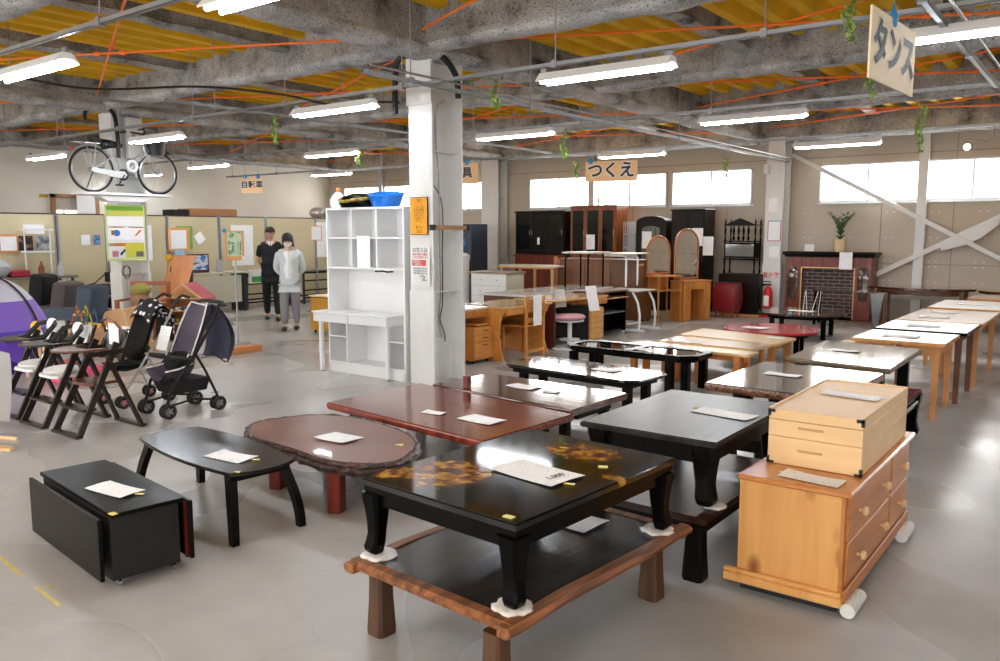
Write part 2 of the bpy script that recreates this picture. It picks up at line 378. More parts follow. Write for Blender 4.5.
for a in (-.52, -.43, -.34, .34, .43, .52):
    p = m0+dx*a; mb.cyl((p.x, p.y-.012, p.z), (p.x, p.y+.01, p.z), .016, n=6)
struct('wall_brace', mb, steelw)
# ------------------------------------------------------------ daylight and camera
w = bpy.data.worlds.new('sky'); scene.world = w; w.use_nodes = True
w.node_tree.nodes['Background'].inputs[0].default_value = (1.0, 1.0, 1.0, 1); w.node_tree.nodes['Background'].inputs[1].default_value = 1.3
def area(name, loc, rot, sx, sy, power, col=(1, 1, 1)):
    l = bpy.data.lights.new(name, 'AREA'); l.shape = 'RECTANGLE'; l.size = sx; l.size_y = sy; l.energy = power; l.color = col
    o = bpy.data.objects.new(name, l); COL.objects.link(o); o.location = loc; o.rotation_euler = rot; return o
for i, (a, b, z0, z1) in enumerate(holes): area('window_daylight', ((a+b)/2, W+.25, (z0+z1)/2), (-PI/2, 0, 0), b-a, z1-z0, 45*(b-a)/2, (1, .99, .97))
for i, (a, b, z0, z1) in enumerate(backh): area('window_daylight', ((a+b)/2, YB-.25, (z0+z1)/2), (PI/2, 0, 0), b-a, z1-z0, 85, (.93, .97, 1))
# garden tree outside the back windows
leafm = two_tone('leaf_green', (70, 120, 40), (150, 190, 90), 6, .5, .1, rough=.7)
cam = bpy.data.cameras.new('camera'); co = bpy.data.objects.new('camera', cam); COL.objects.link(co); scene.camera = co
cam.sensor_width = 36; cam.lens = 813.4*36/1000; cam.clip_start = .05; cam.clip_end = 200
co.location = (0, 0, 1.65); co.rotation_euler = (PI/2-math.radians(6.89), 0, math.radians(37.13))
scene.view_settings.view_transform = 'Standard'; scene.view_settings.look = 'None'; scene.view_settings.gamma = 1; scene.view_settings.exposure = 0.6
scene.view_settings.use_curve_mapping = False

b = MB(); b.cyl((0, 0, 0), (0, 0, 2.0), .06, .03, n=8); tt = thing('garden_tree', 'green leafy tree seen outside through the left glazed window', 'tree', (-11.2, 18.9, 0)); b.build('trunk', dark, tt)
b = MB(); rt = random.Random(3)
for k in range(500):
    a, e = rt.uniform(0, 6.28), rt.uniform(-1.2, 1.5); q = .55+.2*rt.random(); M = T(q*math.cos(a)*math.cos(e), q*math.sin(a)*math.cos(e), 2.0+q*.75*math.sin(e)) @ R(rt.uniform(0, 6)) @ R(rt.uniform(0, 3), 'X')
    b.rings([[(-.01, 0, 0), (.01, 0, 0), (0, 0, .004)], [(-.03, .05, 0), (.03, .05, 0), (0, .05, .01)], [(-.004, .11, 0), (.004, .11, 0), (0, .11, .003)]], M=M)
b.build('crown', leafm, tt, ang=80)

# ------------------------------------------------------------ fluorescent fixtures
tubem = emit('lit_tube', (240, 247, 255), 40.0)
refm = mat('reflector_white', (250, 250, 250), .4)
def make_light():
    t = thing('ceiling_light', 'x', 'ceiling light'); L = .625
    b = MB(); b.rings([[(x, y, z) for y, z in ((-.035, .045), (.035, .045), (.092, -.025), (.092, -.034), (.035, -.005), (-.035, -.005), (-.092, -.034), (-.092, -.025))] for x in (-L, L)])
    b.build('reflector', refm, t, ang=20)
    for s in (-1, 1):
        b = MB(); b.cyl((-L+.03, s*.05, -.034), (L-.03, s*.05, -.034), .017, n=10); b.build('tube', tubem, t)
    for s in (-1, 1):
        b = MB(); b.cb(s*(L-.03), 0, .067, .06, .024, .035); b.build('bracket', galv, t)
    return t
ZLm = 2.98
LIGHTS = [  # centre from the measured middle of each fixture, description
 ([-7.1875,3.1485000000000003], 'at the left edge of the photo, under the mustard deck'),
 ((-3.75, 2.95), 'cut by the top edge of the photo'),
 ([-6.885,6.1], 'just left of the big white column'),
 ([-10.993500000000001,6.438000000000001], 'in front of the hoisted bicycle handlebars'),
 ([-15.1485,6.787], 'left of the hoisted bicycle back wheel'),
 ([-14.605,9.6395], 'right of the hoisted bicycle front wheel, above the cream partitions'),
 ([-10.728,9.439499999999999], 'above the white hutch, with a vine by its right end'),
 ([-14.379999999999999,12.633500000000002], 'farthest one, above the top of the white hutch'),
 ([-6.7035,9.163], 'just right of the big white column'),
 ([-3.5164999999999997,6.0695], 'largest one in the upper middle of the photo'),
 ([-3.5120000000000005,9.4765], 'left of the tilted board, second row from the top'),
 ([-3.505,13.0175], 'close above the windows with the diagonal brace'),
 ([-6.771,12.646], 'just above the middle hanging board'),
 ([-0.69,6.301], 'at the right edge of the photo beside the steel channel'),
 ([-18.0465,10.244499999999999], 'tiny far one seen behind the hoisted bicycle'),
]
lt0 = make_light()
for i, (c, d) in enumerate(LIGHTS):
    o = lt0 if i == 0 else copy_tree(lt0)
    o.location = (c[0], c[1], ZLm); o['label'] = 'lit strip light ' + d; o['group'] = 'fluorescent strip lights in rows'
for i, c in enumerate(((-.6, -.4), (-4.2, -.4), (-7.9, -.4), (-11.5, -.4), (-15.2, -.4), (-15.2, 3), (3, -.4), (3, 3), (3, 6.2), (3, 9.5), (-2.2, -3.4), (-9, -3.4))):
    o = copy_tree(lt0); o.location = (*c, ZLm); o['label'] = 'lit strip light hung outside the frame of the photo'; o['group'] = 'fluorescent strip lights outside the frame'
# channels along each row of lights, hung on rods
def rail(y, x0, x1, z, rods, label, tilt=0., horiz=True, w=.04):
    t = thing('hanging_rail', label, 'steel rail', (x0, y, z)); L = x1-x0
    b = MB(); b.box(0, -w/2, 0, L, w/2, .004); b.box(0, -w/2, 0, L, -w/2+.004, .035); b.box(0, w/2-.004, 0, L, w/2, .035)
    b.build('channel', galv, t)
    for x in rods:
        if x0 < x < x1:
            r = MB(); r.cyl((x-x0, 0, 0), (x-x0, 0, ZD-.1-z), .006, n=6); r.box(x-x0-.025, -.028, -.01, x-x0+.025, .028, .05); r.build('hanger_rod', galv, t)
    return t
rods = [-.9-1.82*k+.55 for k in range(11)]
rail(2.98, -18.8, 2.5, 3.07, [x+.1 for x in rods], 'nearest galvanised steel rail holding strip lights, crossing the upper left')
rail(6.06, -18.8, 5.8, 3.07, rods, 'galvanised steel rail running past the head of the big white column')
rail(9.43, -18.8, 5.8, 3.07, rods, 'galvanised steel rail of the third light row, behind the big white column')
rail(12.95, -18.8, 5.8, 3.07, rods, 'farthest galvanised steel rail of lights, close to the window wall')
def tray(x, y0, y1, z, label, wires=0):
    t = thing('hanging_rail', label, 'steel rail', (x, y0, z)); L = y1-y0
    b = MB(); b.box(-.02, 0, 0, .02, L, .004); b.box(-.02, 0, 0, -.016, L, .035); b.box(.016, 0, 0, .02, L, .035); b.build('channel', galv, t)
    y = .6
    while y < L:
        r = MB(); r.cyl((0, y, 0), (0, y, ZD-.1-z), .006, n=6); r.box(-.028, y-.025, -.01, .028, y+.025, .05); r.build('hanger_rod', galv, t); y += 1.9
    for k in range(wires):
        r = MB(); r.cyl((.1+.12*k, 0, .06+.03*k), (.1+.12*k, L, .06+.03*k), .011, n=8); r.build('conduit', galv, t)
    return t
tray(-5.261, 5.0, 16.3, 3.0, 'long pale steel cable rail running from the big white column to the window wall', 1)
tray(-1.03, 3.0, 9.1, 3.0, 'bright steel channel running in depth across the upper right corner', 1)
tray(-9.6, 1.5, 5.9, 3.18, 'steel channel running in depth across the upper left corner')
tray(-13.6, 2.0, 12.5, 2.96, 'thin steel rail behind the hoisted bicycle running in depth')
tray(-8.3, 5.0, 12.5, 3.05, 'steel rail running in depth left of the big white column')
# orange brace rods with turnbuckles
def rod(name, p, q, label, tb=.5, r=.013):
    p = Vector(p); q = Vector(q); t = thing('brace_rod', label, 'steel rod', p)
    d = (q-p); L = d.length; u = d/L; s = u.cross(Vector((0, 0, 1))).normalized()
    b = MB(); b.cyl((0, 0, 0), d, r, n=8); b.build('rod', orange, t)
    c = d*tb; b = MB()
    for k in (-1, 1): b.cyl(c-u*.16+s*.022*k, c+u*.16+s*.022*k, .008, n=6)
    for k in (-1, 1): b.cyl(c+u*.13*k, c+u*.2*k, .026, n=8)
    b.build('turnbuckle', orange, t)
zr = 3.62
xs_ = [-12.3, -5.85, .6]
words = {0: 'left', 1: 'middle', 2: 'right'}
for j, (y0, y1) in enumerate(zip(GY[1:], GY[2:])):
    depth = ['in the nearest bay', 'in the second nearest bay', 'in the third nearest bay', 'in the farthest bay'][j]
    for i, (x0, x1) in enumerate(zip([-18.6, -12.3, -5.85], xs_)):
        side = ['far left', 'left of the big column', 'right of the big column'][i]
        rod('rod', (x0+.2, y0+.25, zr), (x1-.2, y1-.25, zr), 'orange rod slanting right %s, %s' % (depth, side), .3+.2*i)
        rod('rod', (x0+.2, y1-.25, zr+.03), (x1-.2, y0+.25, zr+.03), 'orange rod slanting left %s, %s' % (depth, side), .75-.2*i)
# cables
cabm = mat('black_cable', (18, 18, 18), .5)
def cable(pts, r, name='power_cable', label='', m=cabm, n=8):
    P = [Vector(p) for p in pts]; out = []
    for i in range(len(P)-1):
        p0 = P[max(i-1, 0)]; p1 = P[i]; p2 = P[i+1]; p3 = P[min(i+2, len(P)-1)]
        for k in range(6):
            t = k/6; out.append(.5*((2*p1)+(-p0+p2)*t+(2*p0-5*p1+4*p2-p3)*t*t+(-p0+3*p1-3*p2+p3)*t**3))
    out.append(P[-1]); b = MB(); b.tube([tuple(p) for p in out], r, n=n)
    return tag(b.build(name, m), label, 'cable')
cable([(-9.7, 2.2, 3.24), (-9.1, 3.4, 3.24), (-8.6, 4.3, 3.12), (-8.0, 5.2, 3.2), (-7.4, 5.8, 3.14), (-6.9, 6.1, 3.02), (-6.5, 6.35, 3.04), (-6.22, 6.44, 3.02)], .012, label='thin black cable sagging from the upper left to the head of the big white column')
cx, cy = COLX, COLY
cable([(cx-.28, cy-.33, 2.9), (cx-.28, cy-.33, 3.2), (cx-.26, cy-.32, 3.42), (cx-.14, cy-.31, 3.5), (cx+.05, cy-.3, 3.53), (cx+.24, cy-.18, 3.46), (cx+.3, cy-.02, 3.28), (cx+.3, cy+.02, 3.05)], .032, label='thick black cable loop arching over the head of the big white column', n=10)
cable([(-12.9, 6.4, 3.4), (-12.75, 6.35, 3.5), (-12.5, 6.4, 3.55), (-12.1, 6.42, 3.42), (-12.0, 6.42, 3.1), (-12.0, 6.42, 2.75)], .03, label='thick black cable loop at the head of the column behind the bicycle')
cable([(cx+.14, cy-.02, 3.05), (cx+.06, cy-.06, 2.95), (cx+.05, cy-.06, 2.6), (cx+.09, cy-.06, 2.2), (cx+.09, cy-.06, 1.5), (cx+.09, cy-.05, 1.0), (cx+.06, cy-.05, .7), (cx+.10, cy-.05, .5)], .009, 'conduit', 'grey conduit running down the web of the big white column', galv)
cable([(cx-.03, cy-.23, 2.45), (cx+.03, cy-.12, 2.2), (cx+.11, cy-.04, 1.95), (cx+.11, cy-.04, 1.4), (cx+.1, cy-.03, .9), (cx+.06, cy-.03, .7), (cx+.12, cy-.03, .55), (cx+.13, cy-.03, .46)], .007, label='thin black wire hanging down inside the big white column')
b = MB(); b.box(cx+.02, cy-.08, .36, cx+.05, cy+.02, .5, .004); b.box(cx+.0, cy-.2, .44, cx+.03, cy+.2, .46); b.box(cx+.0, cy-.2, .40, cx+.03, cy+.2, .415)
tag(b.build('power_outlet', whitem), 'small outlet box low on the big white column', 'outlet')
# clamp plates and wooden batten strapped across the column
t = thing('wooden_batten', 'brown wooden batten with dark clamps strapped across the big white column', 'batten', (cx+.17, cy, 1.70))
b = MB(); b.box(0, -.28, -.022, .03, .30, .022, .004); b.build('plank', wood('batten_wood', (150, 108, 66), (186, 140, 92), .6, 1), t)
b = MB(); b.box(-.01, -.30, -.03, .04, -.25, .03, .004); b.build('clamp', dark, t)
b = MB(); b.box(-.01, .27, -.03, .04, .31, .03, .004); b.build('clamp', dark, t)
# small bare bulb near the right edge
lb = (-1.821,13.38,2.85)
t = thing('light_bulb', 'small glowing bare bulb hanging at the right above the windows', 'light bulb', lb)
b = MB(); b.sph((0, 0, 0), .045, n=12); b.build('bulb', emit('warm_bulb', (255, 214, 170), 14), t)
b = MB(); b.tube([(0, 0, .04), (.02, 0, .1), (.25, 0, .06), (.32, 0, .14), (.3, 0, .3)], .01); b.build('arm', galv, t)
# ------------------------------------------------------------ hanging vines
vine_l = two_tone('vine_leaf', (70, 120, 36), (176, 196, 96), 30, .5, .15, rough=.55)
def vine(x, y, z, L, seed, label, spread=.05):
    rnd = random.Random(seed); t = thing('ivy_vine', label, 'hanging plant', (x, y, z), group='artificial ivy strands hung from the rails')
    for s in range(2):
        b = MB(); pts = [(rnd.uniform(-.02, .02)+.03*math.sin(k*1.3+s), .02*math.cos(k+s), -L*k/7*(1 if s else .8)) for k in range(8)]; b.tube(pts, .003, n=5); b.build('stem', mat('stem_green', (86, 120, 50), .6) if 'stem_green' not in MATS else MATS['stem_green'], t)
    b = MB(); n = int(70*L/.35)
    for k in range(n):
        f = rnd.random(); q = spread*(1-.5*f)
        M = T(rnd.uniform(-q, q)+.02*math.sin(f*9), rnd.uniform(-q, q), -L*f) @ R(rnd.uniform(0, 6.3)) @ R(rnd.uniform(.4, 1.9), 'X') @ Matrix.Scale(rnd.uniform(.7, 1.3), 4)
        b.rings([[(-.001, 0, 0), (.001, 0, 0), (0, 0, .001)], [(-.014, .018, 0), (.014, .018, 0), (0, .018, .006)], [(-.001, .045, 0), (.001, .045, 0), (0, .045, .001)]], M=M)
    b.build('leaves', vine_l, t, ang=80)
for i, (p, z, L, lab) in enumerate([
    ((-4.89,6.379,3.1), 3.1, .30, 'green ivy strand right of the head of the big white column'),
    ((-6.344,9.871,3.05), 3.05, .38, 'bright green ivy strand above the left end of the middle hanging board'),
    ((-1.507,5.773,3.15), 3.2, .32, 'green ivy strand cut by the top edge left of the tilted hanging board'),
    ((-1.762,9.69,2.98), 2.98, .50, 'long pale ivy strand right of the tilted hanging board'),
    ((-1.888,8.043,3.1), 3.1, .26, 'green ivy tuft seen behind the lower left of the tilted hanging board'),
    ((-8.361,6.46,3.05), 3.05, .34, 'ivy strand under the rail left of the column-side strip light'),
    ((-10.129,9.517,2.95), 2.95, .24, 'ivy strand hanging right of the strip light over the white hutch'),
    ((-7.971,12.849,2.9), 2.9, .36, 'dark ivy strand touching the left edge of the middle hanging board'),
    ((-5.425,13.518,2.9), 2.9, .34, 'dark ivy strand hanging before the third window'),
    ]): vine(p[0], p[1], z, L, i+3, lab)
# ------------------------------------------------------------ hanging signs
signw = wood('sign_plywood', (244, 220, 180), (250, 232, 200), .6, 0, 1.)
signo = wood('sign_orange_ply', (228, 178, 124), (240, 196, 144), .6, 0, 1.)
signi = mat('sign_ink', (40, 38, 42), .6); halo = mat('sign_halo', (240, 236, 230), .7); bluep = mat('blue_paper', (60, 140, 190), .6)
def hang_sign(c, w, h, rz, text, size, label, m=signo, pins=(0,), ht=None, vertical=False):
    t = thing('hanging_sign', label, 'sign', c, rz)
    b = MB(); b.box(-w/2, -.006, -h/2, w/2, .006, h/2, .002); b.build('board', m, t)
    Mx = T(0, -.008, 0) @ R(PI/2, 'X')
    text_obj(text, size, halo, t, Mx, 'letter_outline', .0005, size*.065); text_obj(text, size, signi, t, T(0, -.010, 0) @ R(PI/2, 'X'), 'lettering', .0008, size*.03)
    for x in pins:
        b = MB(); b.lathe([(.004, 0), (.04, .02), (.05, .06), (.02, .1), (.006, .13)], (x, 0, h/2-.05), 10, sy=.4); b.build('blue_clip', bluep, t)
        b = MB(); b.cyl((x, 0, h/2), (x, 0, h/2+(ht or .3)), .003, n=5); b.build('cord', galv, t)
    return t
a = (-6.422,10.494,2.55)
hs = (-6.728,11.9,2.646)
hang_sign(hs, 1.05*.84, .36*.9, math.radians(12), 'つくえ', .27, 'wooden board sign with three black letters hung above the desks', signo, (-.35,))
hs = (-0.984,4.6,2.547)
hang_sign(hs, .74, .335, math.radians(86), 'タンス', .235, 'large tilted pale board with three grey letters at the top right', signw, (-.02,))
hs = (-15.063,11.0,2.665)
hang_sign(hs, .50, .34, math.radians(28), '自転車', .17, 'small orange board sign right of the hoisted bicycle', signo, (-.15, .15))
hs = (-9.183,11.2,2.679)
hang_sign((hs[0]-.14, hs[1], hs[2]), .6, .36, math.radians(20), '家具', .2, 'orange board sign mostly hidden behind the big white column', signo, (.1,))
# convex security mirror / speaker near back left corner
b = MB(); b.box(-.16, -.1, -.12, .16, .1, .12, .01); b.cyl((0, -.11, 0), (0, -.1, 0), .08, n=16)
o = b.build('wall_speaker', dark); c = (-20.001,16.3,3.104); o.location = (c[0], 16.2, c[2]); tag(o, 'small dark speaker box high by the back left corner', 'speaker')

# ------------------------------------------------------------ furniture materials
lacq = two_tone('black_lacquer', (5, 5, 5), (12, 11, 11), 3, .5, .2, rough=.22); lacq.node_tree.nodes['Principled BSDF'].inputs['Specular IOR Level'].default_value = .07
blackw = wood('black_stained_wood', (7, 6, 6), (24, 21, 19), .32, 1, 1.2); blackw.node_tree.nodes['Principled BSDF'].inputs['Specular IOR Level'].default_value = .1
blackd = wood('worn_black_top', (22, 21, 20), (54, 51, 49), .3, 1, .8); blackd.node_tree.nodes['Principled BSDF'].inputs['Specular IOR Level'].default_value = .2
brownpol = wood('brown_polished', (52, 22, 12), (96, 44, 22), .1, 0, .8, coat=.8)
redbrown = wood('red_brown_polished', (92, 34, 16), (130, 56, 28), .12, 0, .7, coat=.25)
rededge = two_tone('red_edge', (84, 22, 10), (144, 54, 26), 14, .5, .15, rough=.3, coat=.5, bump=.3)
bark = two_tone('dark_bark', (28, 16, 14), (80, 48, 40), 24, .5, .12, rough=.45, bump=1.)
granite = two_tone('speckled_edge', (46, 22, 14), (150, 92, 56), 60, .5, .08, rough=.35, coat=.4, bump=.3)
pinew = wood('knotty_pine', (212, 148, 78), (232, 176, 106), .4, 2, .55, knots=True)
pine_shade = wood('pine_shaded', (176, 106, 50), (204, 134, 70), .38, 1, .5, knots=True)  # darker copy of the pine, shade of the drawer side put into the colour
pinet = wood('pine_top', (184, 108, 48), (206, 134, 70), .25, 1, .5, coat=.3)
kiri = wood('pale_paulownia', (226, 184, 130), (238, 200, 150), .45, 0, .6)
maple = wood('pale_maple', (226, 186, 128), (240, 206, 156), .3, 0, .7, coat=.3)
oak = wood('honey_oak', (176, 112, 52), (208, 148, 84), .35, 2, .8)
oakt = wood('honey_oak_top', (214, 168, 112), (228, 190, 140), .3, 0, .8, coat=1); oakt.node_tree.nodes['Principled BSDF'].inputs['Coat Roughness'].default_value = .15
edgew = wood('worn_orange_edge', (62, 32, 14), (168, 104, 56), .55, 1, 1.6)
legw = wood('leg_brown_wood', (48, 28, 16), (100, 64, 38), .5, 2, 1.2)
redw = wood('red_stained_leg', (70, 16, 8), (124, 38, 18), .35, 2, 1.)
def printed(name, base, ink, rows=90, dens=.6, sc=(1, 1, 1)):
    """paper with rows of small handwriting-like marks"""
    m, t, b = nt(name); N = t.nodes; Lk = t.links
    tc = N.new('ShaderNodeTexCoord'); sep = N.new('ShaderNodeSeparateXYZ'); Lk.new(tc.outputs['Object'], sep.inputs[0])
    w = N.new('ShaderNodeMath'); w.operation = 'MULTIPLY'; w.inputs[1].default_value = rows*2*PI/2; Lk.new(sep.outputs['Y'], w.inputs[0])
    s = N.new('ShaderNodeMath'); s.operation = 'SINE'; Lk.new(w.outputs[0], s.inputs[0])
    n = N.new('ShaderNodeTexNoise'); n.inputs['Scale'].default_value = 1; n.inputs['Detail'].default_value = 3
    mp = N.new('ShaderNodeMapping'); mp.inputs['Scale'].default_value = (150*sc[0], 90*sc[1], 1); Lk.new(tc.outputs['Object'], mp.inputs['Vector']); Lk.new(mp.outputs[0], n.inputs['Vector'])
    a = N.new('ShaderNodeMath'); a.operation = 'GREATER_THAN'; a.inputs[1].default_value = .45; Lk.new(s.outputs[0], a.inputs[0])
    c = N.new('ShaderNodeMath'); c.operation = 'GREATER_THAN'; c.inputs[1].default_value = dens; Lk.new(n.outputs['Fac'], c.inputs[0])
    n2 = N.new('ShaderNodeTexNoise'); n2.inputs['Scale'].default_value = 9; Lk.new(tc.outputs['Object'], n2.inputs['Vector'])
    d = N.new('ShaderNodeMath'); d.operation = 'GREATER_THAN'; d.inputs[1].default_value = .44; Lk.new(n2.outputs['Fac'], d.inputs[0])
    m1 = N.new('ShaderNodeMath'); m1.operation = 'MULTIPLY'; Lk.new(a.outputs[0], m1.inputs[0]); Lk.new(c.outputs[0], m1.inputs[1])
    m2 = N.new('ShaderNodeMath'); m2.operation = 'MULTIPLY'; Lk.new(m1.outputs[0], m2.inputs[0]); Lk.new(d.outputs[0], m2.inputs[1])
    mx = N.new('ShaderNodeMix'); mx.data_type = 'RGBA'; Lk.new(m2.outputs[0], mx.inputs['Factor']); mx.inputs[6].default_value = lin(*base); mx.inputs[7].default_value = lin(*ink)
    Lk.new(mx.outputs[2], b.inputs['Base Color']); b.inputs['Roughness'].default_value = .55
    return m
paperm = printed('handwritten_sheet', (253, 253, 254), (150, 150, 158))
yellowm = mat('yellow_sticker', (232, 214, 120), .6)
def paper(label, c, w=.30, l=.21, rz=0., cat='price sheet', name='price_sheet', tilt=None, sticker=None):
    b = MB(); rnd = random.Random(hash(label) % 9999 if False else len(label)*7)
    a0 = .003
    b.sheet(lambda u, v: ((u-.5)*w, (v-.5)*l, a0+.006*abs(u-.5)**2*4*(.5+.5*math.sin(3*v+len(label)))), 10, 6)
    b.sheet(lambda u, v: ((u-.5)*w, (.5-v)*l, a0-.001+.006*abs(u-.5)**2*4*(.5+.5*math.sin(3*(1-v)+len(label)))), 10, 6)
    o = b.build(name, paperm); o.location = c; o.rotation_euler = (0, 0, rz)
    if tilt: o.rotation_euler = (tilt, 0, rz)
    tag(o, label, cat)
    if sticker:
        t = thing('yellow_tape', sticker[2], 'tape', (c[0]+sticker[0], c[1]+sticker[1], c[2]+.001), rz+.4)
        q = MB(); q.box(-.022, -.009, 0, .022, .009, .0025); q.build('tape', yellowm, t)
    return o
def rect(cx, cy, L, Wd): return [(cx-L/2, cy-Wd/2), (cx+L/2, cy-Wd/2), (cx+L/2, cy+Wd/2), (cx-L/2, cy+Wd/2)]
def cham(L, Wd, c): return [(-L/2+c, -Wd/2), (L/2-c, -Wd/2), (L/2, -Wd/2+c), (L/2, Wd/2-c), (L/2-c, Wd/2), (-L/2+c, Wd/2), (-L/2, Wd/2-c), (-L/2, -Wd/2+c)]
def leg_bm(kind, w, h):
    b = MB(); s = w/2
    if kind == 'square': b.box(-s, -s, 0, s, s, h, .006)
    elif kind == 'taper': b.rings([[(x*k, y*k, z) for x, y in ((-s, -s), (s, -s), (s, s), (-s, s))] for z, k in ((0, .72), (h, 1))])
    elif kind == 'flare': b.rings([[(x*k, y*k, z) for x, y in ((-s, -s*.7), (-s*.7, -s), (s*.7, -s), (s, -s*.7), (s, s*.7), (s*.7, s), (-s*.7, s), (-s, s*.7))] for z, k in ((0, 1.12), (.02, 1.15), (h*.5, .98), (h, .9))])
    elif kind == 'round': b.lathe([(s*.75, 0), (s*.8, .01), (s, h)], n=16)
    elif kind == 'cabriole':
        # S-curved leg: broad knee, slim ankle, kicked-out foot; +x+y is outwards
        P = [(0, 1.0, .62), (.06, .95, .62), (.11, .8, .72), (.3, .62, .62), (.45, .60, .35), (.62, .78, .12), (.8, 1.0, 0), (1, 1.12, -.05)]
        P = [(0, .5, .12), (.04, .72, .2), (.12, .84, .22), (.2, .8, .12), (.34, .74, .02), (.55, .84, -.02), (.78, 1.0, .0), (.9, 1.12, .03), (1, 1.18, 0)]
        rg = []
        for f, k, off in P:
            o = off*s; rg.append([(x*s*k+o, y*s*k+o, f*h) for x, y in ((-1, -.7), (-.7, -1), (.7, -1), (1, -.7), (1, .7), (.7, 1), (-.7, 1), (-1, .7))])
        b.rings(rg)
    return b
def table(name, label, c, L, Wd, ztop, m, legm=None, thick=.03, leg='square', lw=.06, inset=.04, apron=.06, ainset=.05, apm=None, z0=0., rz=0., outline=None, cat='table', bev=.006, edge=None, group=None, lower_lip=None, legpos=None):
    legm = legm or m; t = thing(name, label, cat, (c[0], c[1], z0), rz, group)
    h = ztop-z0; b = MB(); ol = outline or rect(0, 0, L, Wd)
    b.prism(ol, h-thick, h, bev=bev); top = b.build('tabletop', m, t)
    if edge:
        e = MB(); k = 1.0
        for i in range(len(ol)):
            p, q = ol[i], ol[(i+1) % len(ol)]; e.bar((*p, h-thick/2), (*q, h-thick/2), .012, thick*.94)
        e.build('edge_band', edge, t)
    if lower_lip:
        e = MB(); e.prism([(x*lower_lip[0], y*lower_lip[0]) for x, y in ol], h-thick-lower_lip[1], h-thick, bev=.004); e.build('lower_moulding', apm or legm, t)
    if apron:
        za = h-thick-(lower_lip[1] if lower_lip else 0); a = MB(); X = L/2-ainset; Yy = Wd/2-ainset
        for (x0, y0, x1, y1) in ((-X, -Yy, X, -Yy+.02), (-X, Yy-.02, X, Yy), (-X, -Yy+.02, -X+.02, Yy-.02), (X-.02, -Yy+.02, X, Yy-.02)): a.box(x0, y0, za-apron, x1, y1, za)
        a.build('apron', apm or legm, t)
    hl = h-thick-(lower_lip[1] if lower_lip else 0)
    for sx in (-1, 1):
        for sy in (-1, 1):
            g = leg_bm(leg, lw, hl); M = T(sx*(L/2-inset-lw/2), sy*(Wd/2-inset-lw/2), 0)
            if leg == 'cabriole': M = M @ Matrix.Diagonal((sx, sy, 1, 1))
            bmesh.ops.transform(g.bm, matrix=M, verts=g.bm.verts)
            if leg == 'cabriole' and sx*sy < 0: bmesh.ops.reverse_faces(g.bm, faces=g.bm.faces)
            g.build('leg', legm, t)
    return t
def cloth_pad(label, c, r=.06, seed=1):
    b = MB(); rnd = random.Random(seed)
    rg = [[(c[0]+r*k*(1+.06*math.sin(5*a+seed)+.05*math.sin(11*a))*math.cos(a), c[1]+r*k*(1+.06*math.sin(5*a+seed))*math.sin(a), c[2]+z+(.005*math.sin(7*a+seed) if 0 < z < .012 and k > .8 else 0)) for a in [2*PI*i/28 for i in range(28)]] for k, z in ((.9, 0.0), (1, .006), (.85, .013), (.3, .012))]
    b.rings(rg); return tag(b.build('cloth_pad', clothm), label, 'cloth pad')
clothm = mat('white_cloth', (240, 236, 232), .9)
# ------------------------------------------------------------ front stack: low wood-edged table, lacquer table on it
rz = math.radians(-4)
C3 = (-1.93, 2.745)
t = thing('low_table', 'low dark-topped table with worn orange wood edge at the front centre', 'table', (*C3, 0), rz)
L3, W3, z3 = .86, 1.22, .33
b = MB(); b.box(-L3/2+.035, -W3/2+.035, z3-.035, L3/2-.035, W3/2-.035, z3-.004); b.build('tabletop', wood('dark_inset', (24, 20, 19), (60, 55, 52), .2, 1, 1.), t)
for sx in (-1, 1):
    b = MB(); b.rings([[(sx*(L3/2-.02+a)+.006*math.sin(y*9), y, z3-.02+z+.003*math.sin(y*13)) for a, z in ((-.026, -.02), (.012, -.022), (.03, -.012), (.034, .006), (.018, .02), (-.026, .02))] for y in [-W3/2-.03+(W3+.06)*k/14 for k in range(15)]]); b.build('edge_board', edgew, t)
    b = MB(); b.rings([[(x, sx*(W3/2-.02+a), z3-.02+z) for a, z in ((-.026, -.02), (.012, -.022), (.03, -.012), (.034, .006), (.018, .02), (-.026, .02))] for x in [-L3/2+.0+(L3)*k/8 for k in range(9)]]); b.build('edge_board', edgew, t)
for p in ((-2.327,2.26,0.0), (-1.584,3.232,0.0), (-1.62, 2.12), (-2.28, 3.3)):
    dx, dy = p[0]-C3[0], p[1]-C3[1]; M = R(-rz) @ Vector((dx, dy, 0)); g = leg_bm('flare', .085, z3-.045)
    bmesh.ops.transform(g.bm, matrix=T(M.x, M.y, 0), verts=g.bm.verts); g.build('leg', legw, t)
